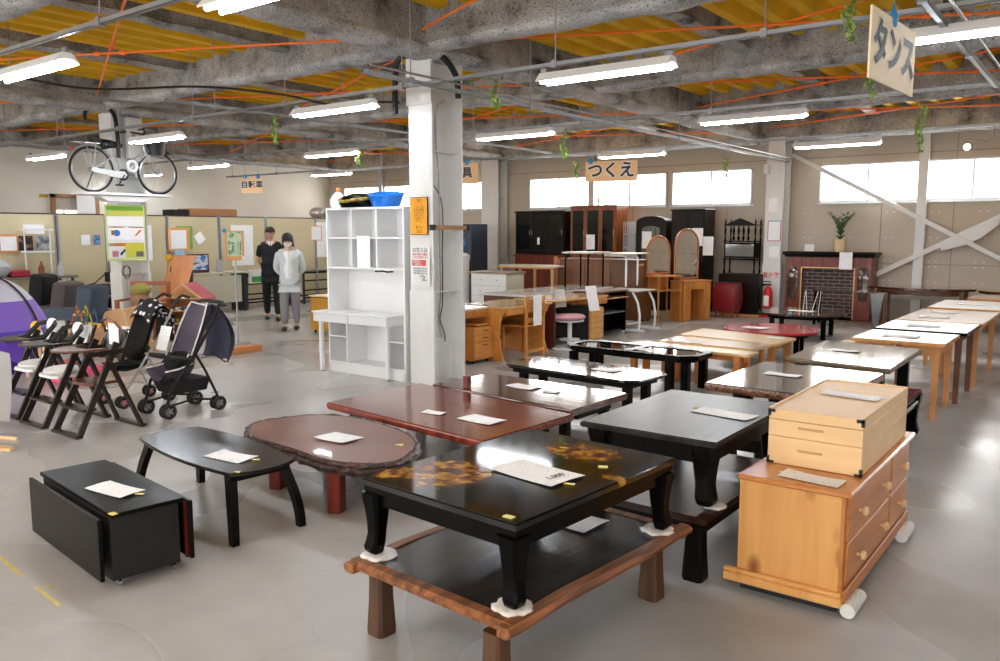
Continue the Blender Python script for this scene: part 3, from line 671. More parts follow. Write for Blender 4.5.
# gold and black lacquer table
goldp, gt2, gb2 = nt('gold_painting_lacquer')
def gold_nodes():
    t, b = gt2, gb2; N = t.nodes; Lk = t.links
    tc = N.new('ShaderNodeTexCoord')
    def blob(cx, cy, rx, ry):
        mp = N.new('ShaderNodeMapping'); mp.inputs['Location'].default_value = (-cx/rx, -cy/ry, 0); mp.inputs['Scale'].default_value = (1/rx, 1/ry, 0)
        g = N.new('ShaderNodeTexGradient'); g.gradient_type = 'SPHERICAL'; Lk.new(tc.outputs['Object'], mp.inputs['Vector']); Lk.new(mp.outputs[0], g.inputs['Vector']); return g.outputs['Fac']
    bl = [blob(-.19, -.28, .26, .27), blob(-.36, -.43, .12, .10), blob(.04, .36, .27, .17), blob(.38, .12, .10, .05)]
    s = bl[0]
    for x in bl[1:]:
        a = N.new('ShaderNodeMath'); a.operation = 'MAXIMUM'; Lk.new(s, a.inputs[0]); Lk.new(x, a.inputs[1]); s = a.outputs[0]
    n = N.new('ShaderNodeTexNoise'); n.inputs['Scale'].default_value = 11; n.inputs['Detail'].default_value = 10; n.inputs['Distortion'].default_value = 2.2; Lk.new(tc.outputs['Object'], n.inputs['Vector'])
    a = N.new('ShaderNodeMath'); a.operation = 'MULTIPLY_ADD'; a.inputs[1].default_value = 1.2; Lk.new(s, a.inputs[0]); 
    a2 = N.new('ShaderNodeMath'); a2.operation = 'MULTIPLY'; a2.inputs[1].default_value = .9; Lk.new(n.outputs['Fac'], a2.inputs[0]); Lk.new(a2.outputs[0], a.inputs[2])
    r = N.new('ShaderNodeValToRGB'); e = r.color_ramp.elements; e[0].position = .70; e[0].color = (0, 0, 0, 1); e[1].position = .98; e[1].color = (1, 1, 1, 1); Lk.new(a.outputs[0], r.inputs['Fac'])
    gate = N.new('ShaderNodeMath'); gate.operation = 'GREATER_THAN'; gate.inputs[1].default_value = .02; Lk.new(s, gate.inputs[0])
    ml = N.new('ShaderNodeMath'); ml.operation = 'MULTIPLY'; Lk.new(r.outputs['Color'], ml.inputs[0]); Lk.new(gate.outputs[0], ml.inputs[1])
    n2 = N.new('ShaderNodeTexNoise'); n2.inputs['Scale'].default_value = 20; n2.inputs['Detail'].default_value = 5; Lk.new(tc.outputs['Object'], n2.inputs['Vector'])
    r2 = N.new('ShaderNodeValToRGB'); e = r2.color_ramp.elements; e[0].position = .36; e[0].color = lin(70, 24, 6); e[1].position = .66; e[1].color = lin(190, 146, 52); x = e.new(.5); x.color = lin(136, 80, 16); Lk.new(n2.outputs['Fac'], r2.inputs['Fac'])
    mx = N.new('ShaderNodeMix'); mx.data_type = 'RGBA'; Lk.new(ml.outputs[0], mx.inputs['Factor']); mx.inputs[6].default_value = lin(4, 4, 4); Lk.new(r2.outputs['Color'], mx.inputs[7])
    Lk.new(mx.outputs[2], b.inputs['Base Color']); b.inputs['Roughness'].default_value = .07; b.inputs['Coat Weight'].default_value = 0; b.inputs['Coat Roughness'].default_value = .03
gold_nodes()
C4 = (-1.945, 2.74)
t4 = table('lacquer_table', 'black lacquer low table with gold painted top stacked on the low table', C4, .83, 1.10, .652, goldp, lacq, .03, 'cabriole', .085, .005, .05, .03, z0=z3, rz=rz, lower_lip=(.975, .03))
for i, (x, y) in enumerate(((-.36, -.50), (.36, -.50), (.36, .50), (-.36, .50))):
    v = R(rz) @ Vector((x, y, 0)); cloth_pad(('white cloth pad under the front left leg of the lacquer table', 'white cloth pad under the nearest leg of the lacquer table', 'white cloth pad under the right leg of the lacquer table', 'white cloth pad under the hidden back leg of the lacquer table')[i], (C4[0]+v.x, C4[1]+v.y, z3-.0035), .075, i)
for ch in t4.children: ch.location.z += .009
paper('large handwritten price sheet on the gold painted lacquer table', (-1.851,2.692,0.663), .35, .21, math.radians(-8), sticker=(.19, -.045, 'yellow tape scrap beside the price sheet on the lacquer table'))
text_m = mat('pen_ink', (60, 60, 66), .7)
tp = [o for o in COL.objects if o.name.startswith('price_sheet')][-1]
text_obj('1,000', .045, text_m, tp, T(.105, .0, .0095) @ R(PI/2), thick=.0004)
paper('price sheet lying on the low wood-edged table under the lacquer table', (-1.929,3.084,0.331), .3, .2, math.radians(-4))
for i, (p, l) in enumerate((((-1.631,2.206,0.662), 'small yellow tape square at the near corner of the lacquer table'), ((-1.676,2.937,0.662), 'yellow tape curl on the right half of the lacquer table'))):
    b = MB(); b.box(-.02, -.012, 0, .02, .012, .003); o = b.build('yellow_tape', yellowm); o.location = p; o.rotation_euler.z = .5*i; tag(o, l, 'tape')
# ------------------------------------------------------------ dark stack right of it: lower table + worn black table
L12 = table('low_table', 'dark low table on casters under the worn black table', (-1.885, 4.05), .90, 1.16, .33, wood('dark_red_wood', (30, 12, 8), (58, 24, 15), .3, 1), blackw, .035, 'flare', .09, .03, .05, .02)
for sx in (-1, 1):
    for ch in [c for c in L12.children if c.name.startswith('leg')][:0]: pass
table('worn_table', 'worn black square table stacked between lacquer table and pine chest', (-1.79, 4.08), .74, 1.08, .68, blackd, blackw, .03, 'cabriole', .11, .03, .10, .06, z0=.345, rz=0, outline=None)
cloth_pad('white cloth pad under the front leg of the worn black table', (*(-1.477,3.672,0.33)[:2], .3265), .06, 5)
cloth_pad('white cloth pad under the far left leg of the worn black table', (-2.08, 4.50, .3265), .06, 6)
b = MB(); b.cyl((0, -.02, .03), (0, .02, .03), .03, n=14); b.box(-.02, -.026, .03, .02, .026, .065)
paper('price sheet on the worn black table', (-1.626,4.14,0.681), .33, .15, math.radians(-8), sticker=(-.18, .07, 'pale tape scrap beside the sheet on the worn black table'))
# ------------------------------------------------------------ pine chest of drawers with a paulownia box on it
X0, X1, Y0, Y1, ZT = -1.33, -.845, 3.56, 4.88, .555
ch = thing('pine_chest', 'orange pine chest of drawers with round knobs standing on white foam rolls', 'chest of drawers', ((X0+X1)/2, (Y0+Y1)/2, 0))
w2, d2 = (X1-X0)/2, (Y1-Y0)/2; ch.location = ((X0+X1)/2, (Y0+Y1)/2, 0)
b = MB(); b.box(-w2+.02, -d2, .08, w2-.02, d2, ZT-.025); b.build('carcass', pinew, ch)
b = MB(); b.box(-w2+.015, -d2-.025, ZT-.025, w2+.025, d2+.0, ZT, .006); b.build('top_board', pinet, ch)
b = MB(); b.box(-w2-.035, -d2-.04, .045, w2+.005, -d2, .085, .006); b.box(-w2-.035, -d2-.03, .085, w2+.0, -d2-.0, .105, .005); b.build('skirting', pinew, ch)
b = MB(); b.box(w2-.02, -d2, .045, w2+.012, d2, .11, .004); b.build('plinth', pine_shade, ch)
b = MB(); b.box(w2-.02, -d2, .11, w2-.004, -d2+.03, ZT-.025); b.box(w2-.02, d2-.03, .11, w2-.004, d2, ZT-.025); b.build('front_frame', pine_shade, ch)
yd = -d2+.64*2*d2
zr_ = (.115, .315, .525)
for (ya, yb2) in ((-d2+.03, yd-.01), (yd+.01, d2-.03)):
    for za, zb in zip(zr_, zr_[1:]):
        b = MB(); b.box(w2-.02, ya+.004, za+.004, w2+.006, yb2-.004, zb-.004, .005); dr = b.build('drawer', pine_shade, ch)
        for ky in ((.22, .78) if yb2-ya > .6 else (.5,)):
            k = MB(); y = ya+(yb2-ya)*ky; k.lathe([(.009, 0), (.008, .014), (.02, .02), (.022, .03), (.014, .038), (0, .04)], n=14, M=T(w2+.006, y, (za+zb)/2) @ R(PI/2, 'Y')); kk = k.build('knob', kiri, dr)
b = MB(); b.box(-w2+.03, -d2+.02, 0, w2-.03, d2-.02, .045); b.build('shade_block', black, ch)  # black block added for the shadow under the chest
foam = mat('white_foam', (224, 222, 220), .8, bump=.3)
for i, (ya, lab) in enumerate(((-d2-.02, 'near'), (d2-.26, 'far'))):
    b = MB(); b.cyl((.0, ya, 0), (0, ya+.20, 0), .032, n=14); o = b.build('foam_roll', foam); o.location = (X1+.03, (Y0+Y1)/2, .036); tag(o, 'white foam roll under the %s end of the pine chest' % lab, 'foam roll')
paper('handwritten price sheet on top of the pine chest before the pale box', (-1.018,3.652,0.556), .27, .12, math.radians(-6), sticker=(-.13, .02, 'yellow tape at the left of the sheet on the pine chest'))
# pale box
bx = thing('storage_box', 'pale two-tier wooden storage box with black corner brackets on the pine chest', 'storage box', (-1.06, 4.28, ZT+.002), 0)
bw, bd, bh = .212, .475, .27
for i, (za, zb, n) in enumerate(((0, .132, 'lower_tray'), (.134, .212, 'upper_tray'), (.214, .262, 'lid'))):
    b = MB(); b.box(-bw, -bd, za, bw, bd, zb, .003); tr = b.build(n, kiri, bx)
    if i < 2:
        g = MB(); zc = (za+zb)/2+.01; g.box(-.075, -bd-.002, zc-.006, .04, -bd+.004, zc+.006, .002); g.build('handle_slot', wood('slot_brown', (190, 140, 92), (206, 158, 108), .5), tr)
b = MB(); b.box(-bw, -bd, .262, -bw+.012, bd, .268); b.box(bw-.012, -bd, .262, bw, bd, .268); b.box(-bw, bd-.012, .262, bw, bd, .268); b.build('rim', kiri, bx)
for sx in (-1, 1):
    for sz, z in ((1, .262), (-1, 0)):
        k = MB(); k.box(sx*bw-sx*.03, -bd-.004, z-sz*.016 if sz > 0 else z, sx*bw+sx*.003, -bd, z if sz > 0 else z+.012); k.box(sx*bw-sx*.010, -bd-.004, z if sz < 0 else z-.034, sx*bw+sx*.003, -bd+.012, z+.034 if sz < 0 else z); k.build('corner_bracket', black, bx)
paper('price sheet lying on the pale two-tier box', (-1.033,4.325,0.822), .29, .115, math.radians(-9), sticker=(-.15, .05, 'yellow tape scrap on the lid of the pale box'))
# ------------------------------------------------------------ left front: folding table, arched table, log table
fx = thing('folding_table', 'black folding drop-leaf table on small casters at the lower left', 'folding table', (-4.04, 2.01, 0), math.radians(-6.5))
L, Wd, h = .97, .34, .37
b = MB(); b.box(-L/2, -Wd/2, h-.022, L/2, Wd/2, h, .003); b.build('tabletop', blackw, fx)
b = MB(); b.box(-L/2+.0, -Wd/2-.055, .055, L/2-.02, -Wd/2-.035, h-.02, .003); b.build('folded_leaf', blackw, fx)
b = MB(); b.box(-L/2+.02, Wd/2+.02, .055, L/2+.01, Wd/2+.04, h-.02, .003); b.build('folded_leaf', blackw, fx)
b = MB(); b.box(L/2-.03, Wd/2+.008, .06, L/2-.012, Wd/2+.02, h-.03); b.build('red_lining', redw, fx)
b = MB(); b.box(-L/2+.05, -Wd/2+.0, .045, L/2-.02, Wd/2-.02, h-.022); b.build('frame', black, fx)
for sx in (-1, 1):
    for sy in (-1, 1):
        cst = MB(); cst.cyl((sx*(L/2-.06), sy*.13-.008, .018), (sx*(L/2-.06), sy*.13+.008, .018), .018, n=12); cst.cyl((sx*(L/2-.06), sy*.13, .015), (sx*(L/2-.06), sy*.13, .05), .009, n=8); cst.build('caster', chrome, fx)
paper('handwritten price sheet on the black folding table', (-3.909,1.978,0.372), .29, .14, math.radians(6), sticker=(.16, .04, 'pale tape on the folding table sheet'))
b = MB(); b.box(-.02, -.014, 0, .02, .014, .003); o = b.build('yellow_tape', yellowm); o.location = (-3.576,1.794,0.372); tag(o, 'small yellow tape square at the near corner of the folding table', 'tape')
# arched leg table with bowed edges
def bowed(L, Wd, bl, bw_, n=10):
    p = []
    for k in range(n): u = k/n*2-1; p.append((u*L/2, -Wd/2-bl*(1-u*u)))
    for k in range(n): u = k/n*2-1; p.append((L/2+bw_*(1-u*u), u*Wd/2))
    for k in range(n): u = 1-k/n*2; p.append((u*L/2, Wd/2+bl*(1-u*u)))
    for k in range(n): u = 1-k/n*2; p.append((-L/2-bw_*(1-u*u), u*Wd/2))
    return p
at = thing('arched_table', 'black low table with bowed edges and curved splayed legs beside the folding table', 'table', (-4.19, 2.72, 0), math.radians(-6))
L, Wd = 1.12, .40
b = MB(); b.prism(bowed(L, Wd, .055, .065), .365, .385, bev=.006); b.build('tabletop', wood('espresso_wood', (14, 10, 9), (34, 28, 25), .22, 0, 1.), at)
for sx in (-1, 1):
    b = MB(); b.box(sx*(L/2-.04)-.015, -Wd/2+.02, .325, sx*(L/2-.04)+.015, Wd/2-.02, .365); b.build('rail', blackw, at)
    for sy in (-1, 1):
        rg = []
        for k in range(9):
            f = k/8; z = .365*(1-f); x = sx*(L/2-.06+.09*f-.03*math.sin(f*PI)*0-.0); x = sx*(L/2-.075+.105*math.sin(f*PI/2)); y = sy*(Wd/2-.045+.05*math.sin(f*PI/2)); a = .034-.012*f; c = .020
            rg.append([(x-a, y-c, z), (x+a, y-c, z), (x+a, y+c, z), (x-a, y+c, z)])
        b = MB(); b.rings(rg); b.build('leg', blackw, at)
paper('handwritten price sheet on the black arched table', (-3.924,2.658,0.386), .28, .15, math.radians(7), sticker=(.16, .05, 'yellow tape at the corner of the arched table sheet'))
b = MB(); b.prism([(-.02, -.01), (.02, -.01), (0, .018)], 0, .003); o = b.build('yellow_tape', yellowm); o.location = (-3.643,2.507,0.386); tag(o, 'tiny orange tape triangle on the near edge of the arched table', 'tape')
# log slab table
lg = thing('log_table', 'round brown log slab table with ragged bark rim on red legs', 'table', (-3.93, 3.44, 0))
px = [[(-0.6720000000000002,-0.19700000000000006),(-0.43500000000000005,-0.32200000000000006),(-0.1729999999999996,-0.34299999999999997),(0.006000000000000227,-0.3540000000000001),(0.28700000000000037,-0.391),(0.4910000000000001,-0.3660000000000001),(0.6430000000000002,-0.27700000000000014),(0.7130000000000001,-0.1469999999999998),(0.6550000000000002,0.02400000000000002),(0.5420000000000003,0.19899999999999984),(0.3280000000000003,0.3540000000000001),(0.07200000000000006,0.43800000000000017),(-0.2120000000000002,0.4849999999999999),(-0.43699999999999983,0.4740000000000002),(-0.6640000000000001,0.34299999999999997),(-0.778,0.09600000000000009),(-0.7959999999999998,-0.03399999999999981)]][0]
def smooth_loop(P, k=6):
    o = []; n = len(P)
    for i in range(n):
        p0, p1, p2, p3 = P[i-1], P[i], P[(i+1) % n], P[(i+2) % n]
        for j in range(k):
            t = j/k; o.append(tuple(.5*((2*p1[d])+(-p0[d]+p2[d])*t+(2*p0[d]-5*p1[d]+4*p2[d]-p3[d])*t*t+(-p0[d]+3*p1[d]-3*p2[d]+p3[d])*t**3) for d in (0, 1)))
    return o
SL = smooth_loop(px)
b = MB(); b.prism([(x*.955, y*.955) for x, y in SL], .27, .338, bev=.004); b.build('slab', two_tone('log_slab', (84, 44, 26), (128, 74, 48), 2.5, .5, .25, rough=.35, coat=.12, dist=1.), lg)
rg = []
for z, k in ((.334, .95), (.34, .985), (.325, 1.02), (.31, 1.0), (.295, 1.03), (.28, 1.01), (.265, 1.0), (.262, .93)):
    rg.append([(x*(k+.04*noise.noise(Vector((x*16, y*16, z*30)))), y*(k+.04*noise.noise(Vector((x*16, y*16, z*30+5)))), z+.014*noise.noise(Vector((x*20, y*20, z*9)))) for x, y in SL])
b = MB(); b.rings(rg, cap=False); b.build('bark_rim', bark, lg)
for p in ((-3.589,3.137,0.0), (-4.243,3.215,0.0), (-4.35, 3.75), (-3.55, 3.62)):
    g = leg_bm('square', .085, .27); g.build('leg', redw, lg, loc=(p[0]-lg.location.x, p[1]-lg.location.y, 0), rot=(0, 0, .4))
paper('price sheet on the round log slab table', (-3.89,3.431,0.343), .26, .19, math.radians(2))
b = MB(); b.prism([(-.03, -.015), (.03, -.015), (.01, .025)], 0, .004); o = b.build('yellow_tape', yellowm); o.location = (-3.463,3.547,0.341); tag(o, 'small yellow tape on the right side of the log slab table', 'tape')
# ------------------------------------------------------------ middle rows
def quad(name, label, pts, **k):
    """table from measured corners: near-left, near-right, far-right, far-left"""
    cx = sum(p[0] for p in pts)/4; cy = sum(p[1] for p in pts)/4
    return (cx, cy)
def slabtop(name, label, corners, z, m, thick, edge, legs, legm, legh=None, cat='table', apron=None, apm=None, lw=.07, legkind='square'):
    c = (sum(p[0] for p in corners)/4, sum(p[1] for p in corners)/4); t = thing(name, label, cat, (*c, 0))
    P = [(p[0]-c[0], p[1]-c[1]) for p in corners]
    b = MB(); b.prism(P, z-thick, z, bev=.005); b.build('tabletop', m, t)
    if edge:
        b = MB(); n = len(P)
        pts = []
        for i in range(n):
            p, q = Vector(P[i]), Vector(P[(i+1) % n])
            for k in range(10): pts.append(p.lerp(q, k/10))
        rgs = []
        for zz, k in ((z-.006, 1.0), (z-thick*.35, 1.008), (z-thick*.8, 1.004), (z-thick-.004, .99)):
            rgs.append([(p.x*(k+.006*noise.noise(Vector((p.x*9, p.y*9, zz*40)))), p.y*(k+.006*noise.noise(Vector((p.x*9, p.y*9, zz*40+3)))), zz) for p in pts])
        b.rings(rgs, cap=False); b.build('edge_band', edge, t)
    if apron:
        X = min(abs(p[0]) for p in P)-.06; Yy = min(abs(p[1]) for p in P)-.05; a = MB(); za = z-thick
        for (x0, y0, x1, y1) in ((-X, -Yy, X, -Yy+.02), (-X, Yy-.02, X, Yy), (-X, -Yy+.02, -X+.02, Yy-.02), (X-.02, -Yy+.02, X, Yy-.02)): a.box(x0, y0, za-apron, x1, y1, za)
        a.build('apron', apm or legm, t)
    for (fx_, fy_) in legs:
        x = (P[0][0]*(1-fx_)+P[1][0]*fx_)*(1-fy_)+(P[3][0]*(1-fx_)+P[2][0]*fx_)*fy_; y = (P[0][1]*(1-fx_)+P[1][1]*fx_)*(1-fy_)+(P[3][1]*(1-fx_)+P[2][1]*fx_)*fy_
        g = leg_bm(legkind, lw, z-thick); g.build('leg', legm, t, loc=(x, y, 0))
    return t
L4 = ((.1, .15), (.9, .15), (.9, .85), (.1, .85))
slabtop('slab_table', 'large glossy red-brown slab table in front of the white column', [(-4.746,4.076), (-3.068,3.877), (-3.025,4.86), (-4.717,5.089)], .36, redbrown, .05, rededge, L4, blackw)
paper('narrow blank card on the left half of the red-brown slab table', (-3.836,4.281,0.361), .17, .09, .1)
paper('price sheet on the right half of the red-brown slab table', (-3.425,4.317,0.361), .30, .19, -.05)
slabtop('slab_table', 'glossy dark brown low table directly behind the red-brown slab table', [(-4.561,5.082), (-3.077,4.929), (-3.06,5.729), (-4.509,5.803)], .37, brownpol, .05, brownpol, L4, blackw, apron=.07)
paper('price sheet on the left of the dark brown low table', (-3.864,5.434,0.371), .28, .16, -.1)
paper('small card near the right end of the dark brown low table', (-3.566,5.392,0.371), .13, .08, .2)
# upright post of the brown table sticking up at its back left (little red-brown block)
b = MB(); b.box(-.025, -.025, 0, .025, .025, .10, .004); o = b.build('wooden_block', redw); o.location = (-4.214,5.114,0.371); tag(o, 'small red-brown block standing on the back of the dark brown table', 'block')
# glossy black chamfered table
c10 = [-3.987,6.561]
L_, W_ = 1.58, .66
table('glossy_table', 'black glossy low table with clipped corners, its top mirroring the windows', (-4.03, 6.64), L_, W_, .36, wood('dark_mirror_top', (22, 14, 12), (38, 24, 20), .06, 0, .7, coat=1.), blackw, .022, 'square', .075, .14, .05, .1, rz=math.radians(-5), outline=cham(L_, W_, .10), lower_lip=(.96, .02))
paper('faint price sheet on the glossy clipped-corner table', (-3.759,6.635,0.362), .26, .18, -.1)
# octagonal table with two glass panes
og = thing('glass_table', 'black clipped-corner table with two dark glass panes in its top', 'table', (-4.12, 7.92, 0), math.radians(-1))
L_, W_, z = 1.60, .62, .40; O = cham(L_, W_, .14)
b = MB()
inn = [(x*.9, y*.72) for x, y in O]
b2 = bmesh.new()
for zz, flip in ((z, 1), (z-.045, -1)):
    vo = [b2.verts.new((x, y, zz)) for x, y in O]; vi = [b2.verts.new((x, y, zz-(.004 if flip > 0 else 0))) for x, y in inn]
    for i in range(8): b2.faces.new((vo[i], vo[(i+1) % 8], vi[(i+1) % 8], vi[i]))
    if flip > 0: V0, I0 = vo, vi
for i in range(8): b2.faces.new((V0[i], V0[(i+1) % 8], vo[(i+1) % 8], vo[i])); b2.faces.new((I0[i], I0[(i+1) % 8], vi[(i+1) % 8], vi[i]))
bmesh.ops.recalc_face_normals(b2, faces=b2.faces); b._merge(b2); b.box(-.05, -W_/2*.72, z-.045, .05, W_/2*.72, z-.002); b.build('frame', lacq, og)
darkglass = mat('dark_glass', (14, 18, 16), .03, coat=1)
for sx in (-1, 1): b = MB(); b.prism([(x*.98, y*.98) for x, y in ([(.05, -.22), (.6, -.22), (.715, -.11), (.715, .11), (.6, .22), (.05, .22)] if sx > 0 else [(-.05, .22), (-.6, .22), (-.715, .11), (-.715, -.11), (-.6, -.22), (-.05, -.22)])], z-.02, z-.012); b.build('glass_pane', darkglass, og)
b = MB(); b.prism([(x*.94, y*.88) for x, y in O], z-.075, z-.045); b.build('apron', lacq, og)
for x in (-.68, -.35, .5, .68):
    b = MB(); b.box(x-.04, -.25, 0, x+.04, -.17, z-.075, .004); b.build('leg', lacq, og)
    if abs(x) > .6: b = MB(); b.box(x-.04, .17, 0, x+.04, .25, z-.075, .004); b.build('leg', lacq, og)
paper('white sheet on the frame of the two-pane glass table', (-3.918,7.786,0.405), .25, .14, -.1)
# orange-legged low table half hidden behind it
slabtop('low_table', 'orange wooden low table half hidden behind the glass pane table', [(-4.55, 8.42), (-3.05, 8.36), (-3.03, 8.66), (-4.5, 8.74)], .36, maple, .03, None, ((.08, .1), (.92, .1), (.92, .85), (.08, .85), (.45, .1), (.62, .1)), wood('orange_wood', (196, 112, 48), (222, 142, 72), .4, 2), apron=.07)
slabtop('low_table', 'low table with pale reflecting top between the glass table and the maple one', [(-4.3, 8.80), (-3.16, 8.76), (-3.1, 9.28), (-4.3, 9.35)], .37, oakt, .035, None, ((.05, .1), (.93, .12), (.93, .85), (.05, .85)), oak, legkind='round')
slabtop('low_table', 'pale maple low table beside the red oval table', [(-4.353,9.527), (-3.082,9.325), (-3.058,10.015), (-4.385,10.318)], .37, maple, .035, None, ((.05, .12), (.95, .12), (.95, .85), (.05, .85)), oak, legkind='taper', lw=.08, apron=.06)
paper('sheet on the pale maple low table', (-3.25,9.861,0.371), .22, .13, -.1)
paper('sheet on the low table with pale reflecting top', (-3.97,8.859,0.371), .3, .14, -.1)
# granite edged stack and white reflecting stack
slabtop('slab_table', 'dark marbled low table with speckled brown edge, its right end behind the pale box', [(-2.085, 4.97), (-1.27, 4.93), (-1.235, 6.04), (-2.08, 6.06)], .68, wood('marbled_top', (60, 48, 42), (96, 82, 72), .12, 0, .6, coat=.8), .05, granite, (), blackw)
t = [o for o in COL.objects if o.name.startswith('slab_table')][-1]
for (x, y) in ((-.24, -.32), (.24, -.32), (.24, .32), (-.24, .32)):
    g = leg_bm('cabriole', .11, .27); g.build('leg', blackw, t, loc=(x, y, .36))
table('low_table', 'dark low table underneath the marbled slab table', (-1.72, 5.46), .66, .86, .355, blackd, blackw, .03, 'flare', .10, .03, .09, .04)
paper('price sheet on the marbled slab table', (-1.766,5.534,0.682), .24, .10, -.1)
paper('price sheet peeking out on the low table underneath the marbled slab', (-1.93, 5.12, .357), .2, .16, -.1)
slabtop('slab_table', 'grey-edged low table brightly mirroring the windows, behind the pale box', [(-1.975,6.241), (-1.215,6.125), (-1.226,7.348), (-2.007,7.46)], .70, wood('grey_polished', (104, 96, 84), (130, 120, 106), .08, 0, .6, coat=1.), .035, wood('grey_brown_edge', (92, 78, 56), (120, 104, 78), .4), (), blackw)
t = [o for o in COL.objects if o.name.startswith('slab_table')][-1]
for (x, y) in ((-.28, -.45), (.27, -.45), (.27, .45), (-.28, .45)):
    g = leg_bm('square', .08, .285); g.build('leg', blackw, t, loc=(x, y, .38))
paper('faint sheet on the mirroring grey-edged table', (-1.689,6.839,0.702), .2, .1, -.1)
st = table('carved_table', 'black carved low table with a red velvet corner under the mirroring table', (-1.62, 6.75), .84, 1.10, .375, mat('red_velvet', (110, 18, 34), .5), lacq, .015, 'cabriole', .12, .0, .09, .015, lower_lip=(1.0, .02))
b = MB(); k = -.53
while k < .53: b.sph((.415, k, .29), .02, (.3, 1, .8), 8); k += .045
b.build('carved_beads', chrome, st)

# ------------------------------------------------------------ dining tables on the right
whitetop = mat('white_laminate', (250, 249, 246), .3, coat=1); whitetop.node_tree.nodes['Principled BSDF'].inputs['Coat Roughness'].default_value = .22
dwood = wood('walnut_leg', (84, 48, 26), (120, 74, 44), .45, 2)
bwood = wood('beech_leg', (186, 122, 66), (212, 152, 94), .45, 2)
def dining(label, x0, x1, y0, y1, z, topm, bandm, legm, apm=None, lw=.06, pull=False, glossy=None):
    cx, cy = (x0+x1)/2, (y0+y1)/2; L, Wd = x1-x0, y1-y0
    t = thing('dining_table', label, 'table', (cx, cy, 0))
    b = MB(); b.prism(rect(0, 0, L, Wd), z-.03, z, bev=.004); b.build('tabletop', topm, t)
    b = MB()
    for (a0, b0, a1, b1) in ((-L/2-.006, -Wd/2-.006, L/2+.006, -Wd/2), (-L/2-.006, Wd/2, L/2+.006, Wd/2+.006), (-L/2-.006, -Wd/2, -L/2, Wd/2), (L/2, -Wd/2, L/2+.006, Wd/2)): b.box(a0, b0, z-.032, a1, b1, z-.001)
    b.build('edge_band', bandm, t)
    if pull:
        for s in (-1, 1): b = MB(); b.box(s*L/2-s*.02, -Wd/2+.03, z-.058, s*L/2-s*.33, Wd/2-.03, z-.036, .003); b.build('draw_leaf', bandm, t)
    zt = z-.03-(.028 if pull else 0); X, Yy = L/2-.06, Wd/2-.06; a = MB()
    for (a0, b0, a1, b1) in ((-X, -Yy, X, -Yy+.02), (-X, Yy-.02, X, Yy), (-X, -Yy+.02, -X+.02, Yy-.02), (X-.02, -Yy+.02, X, Yy-.02)): a.box(a0, b0, zt-.07, a1, b1, zt)
    a.build('apron', apm or legm, t)
    for sx in (-1, 1):
        for sy in (-1, 1): g = leg_bm('taper', lw, zt); g.build('leg', legm, t, loc=(sx*(L/2-.07), sy*(Wd/2-.07), 0))
    return t
dining('nearest dining table of the right row, honey wood with pull-out leaves and glossy pale top', -1.90, -1.14, 7.88, 8.68, .69, whitetop, oak, bwood, pull=True)
dining('second dining table of the right row, white top with black edge and dark legs', -1.90, -1.09, 8.76, 9.68, .70, whitetop, lacq, dwood, lacq)
dining('third dining table of the right row, orange-brown top with two pale cloths', -1.90, -1.07, 9.76, 11.30, .70, oakt, oak, bwood)
dining('fourth dining table of the right row, long cream top on orange legs', -1.90, -.9, 11.6, 13.0, .70, whitetop, oak, bwood)
dining('farthest dining table of the right row, low brown edge just visible at the right', -1.7, -.3, 13.5, 14.4, .70, oakt, oak, bwood)
for c, l in (((-1.55, 8.2, .692), 'faint price sheet on the nearest dining table'), ((-1.52, 9.15, .702), 'grey printed sheet on the white dining table with black edge'), ((-1.6, 10.2, .702), 'white sheet at the near side of the third dining table'), ((-1.6, 10.9, .702), 'white sheet at the far side of the third dining table'), ((-1.5, 12.3, .702), 'faint sheet on the fourth dining table with cream top')):
    paper(l, c, .30, .20)
# stretchers visible under the row
t = thing('floor_bench', 'low wooden bench frame under the third dining table', 'bench', (-1.9, 10.5, 0))
b = MB(); b.box(-.75, -.12, .28, .45, .12, .32, .004); b.build('seat', bwood, t)
for x in (-.65, .35):
    for s in (-1, 1): b = MB(); b.box(x-.02, s*.09-.02, 0, x+.02, s*.09+.02, .28); b.build('leg', bwood, t)
# red oval and dark oval low tables
def oval(name, label, c, rx, ry, z, m, legm, thick=.03, lg=((-.45, -.4), (.45, -.4), (.45, .4), (-.45, .4)), rz=0, kind='square', lw=.07, edge=None, apron=.05):
    t = thing(name, label, 'table', (*c, 0), rz)
    P = [(rx*math.copysign(abs(math.cos(a))**.85, math.cos(a)), ry*math.copysign(abs(math.sin(a))**.85, math.sin(a))) for a in [2*PI*k/48 for k in range(48)]]
    b = MB(); b.prism(P, z-thick, z, bev=.006); b.build('tabletop', m, t)
    b = MB(); b.prism([(x*.985, y*.985) for x, y in P], z-thick-.012, z-thick); b.build('rim', edge or legm, t)
    if apron: b = MB(); b.prism([(x*.8, y*.75) for x, y in P], z-thick-.012-apron, z-thick-.012); b.build('apron', legm, t)
    for a, q in lg: g = leg_bm(kind, lw, z-thick-.01); g.build('leg', legm, t, loc=(a*rx*1.3, q*ry*1.3, 0))
    return t
oval('oval_table', 'low oval table with a red top in the middle distance', (-3.68, 10.95), .62, .62, .36, mat('red_lacquer', (186, 28, 44), .22, coat=.4), lacq, rz=.2)
paper('price sheet on the red oval table', (-3.85, 10.85, .361), .34, .22, -.1)
dk = wood('dark_walnut_top', (50, 34, 24), (84, 60, 44), .12, 0, coat=.8)
oval('oval_table', 'dark oval low table with black bowed legs before the brick fireplace', (-3.95, 13.2), .66, .66, .40, dk, lacq, rz=.1)
paper('white sheet on the dark oval low table', (-3.95, 13.2, .401), .4, .25, -.1)
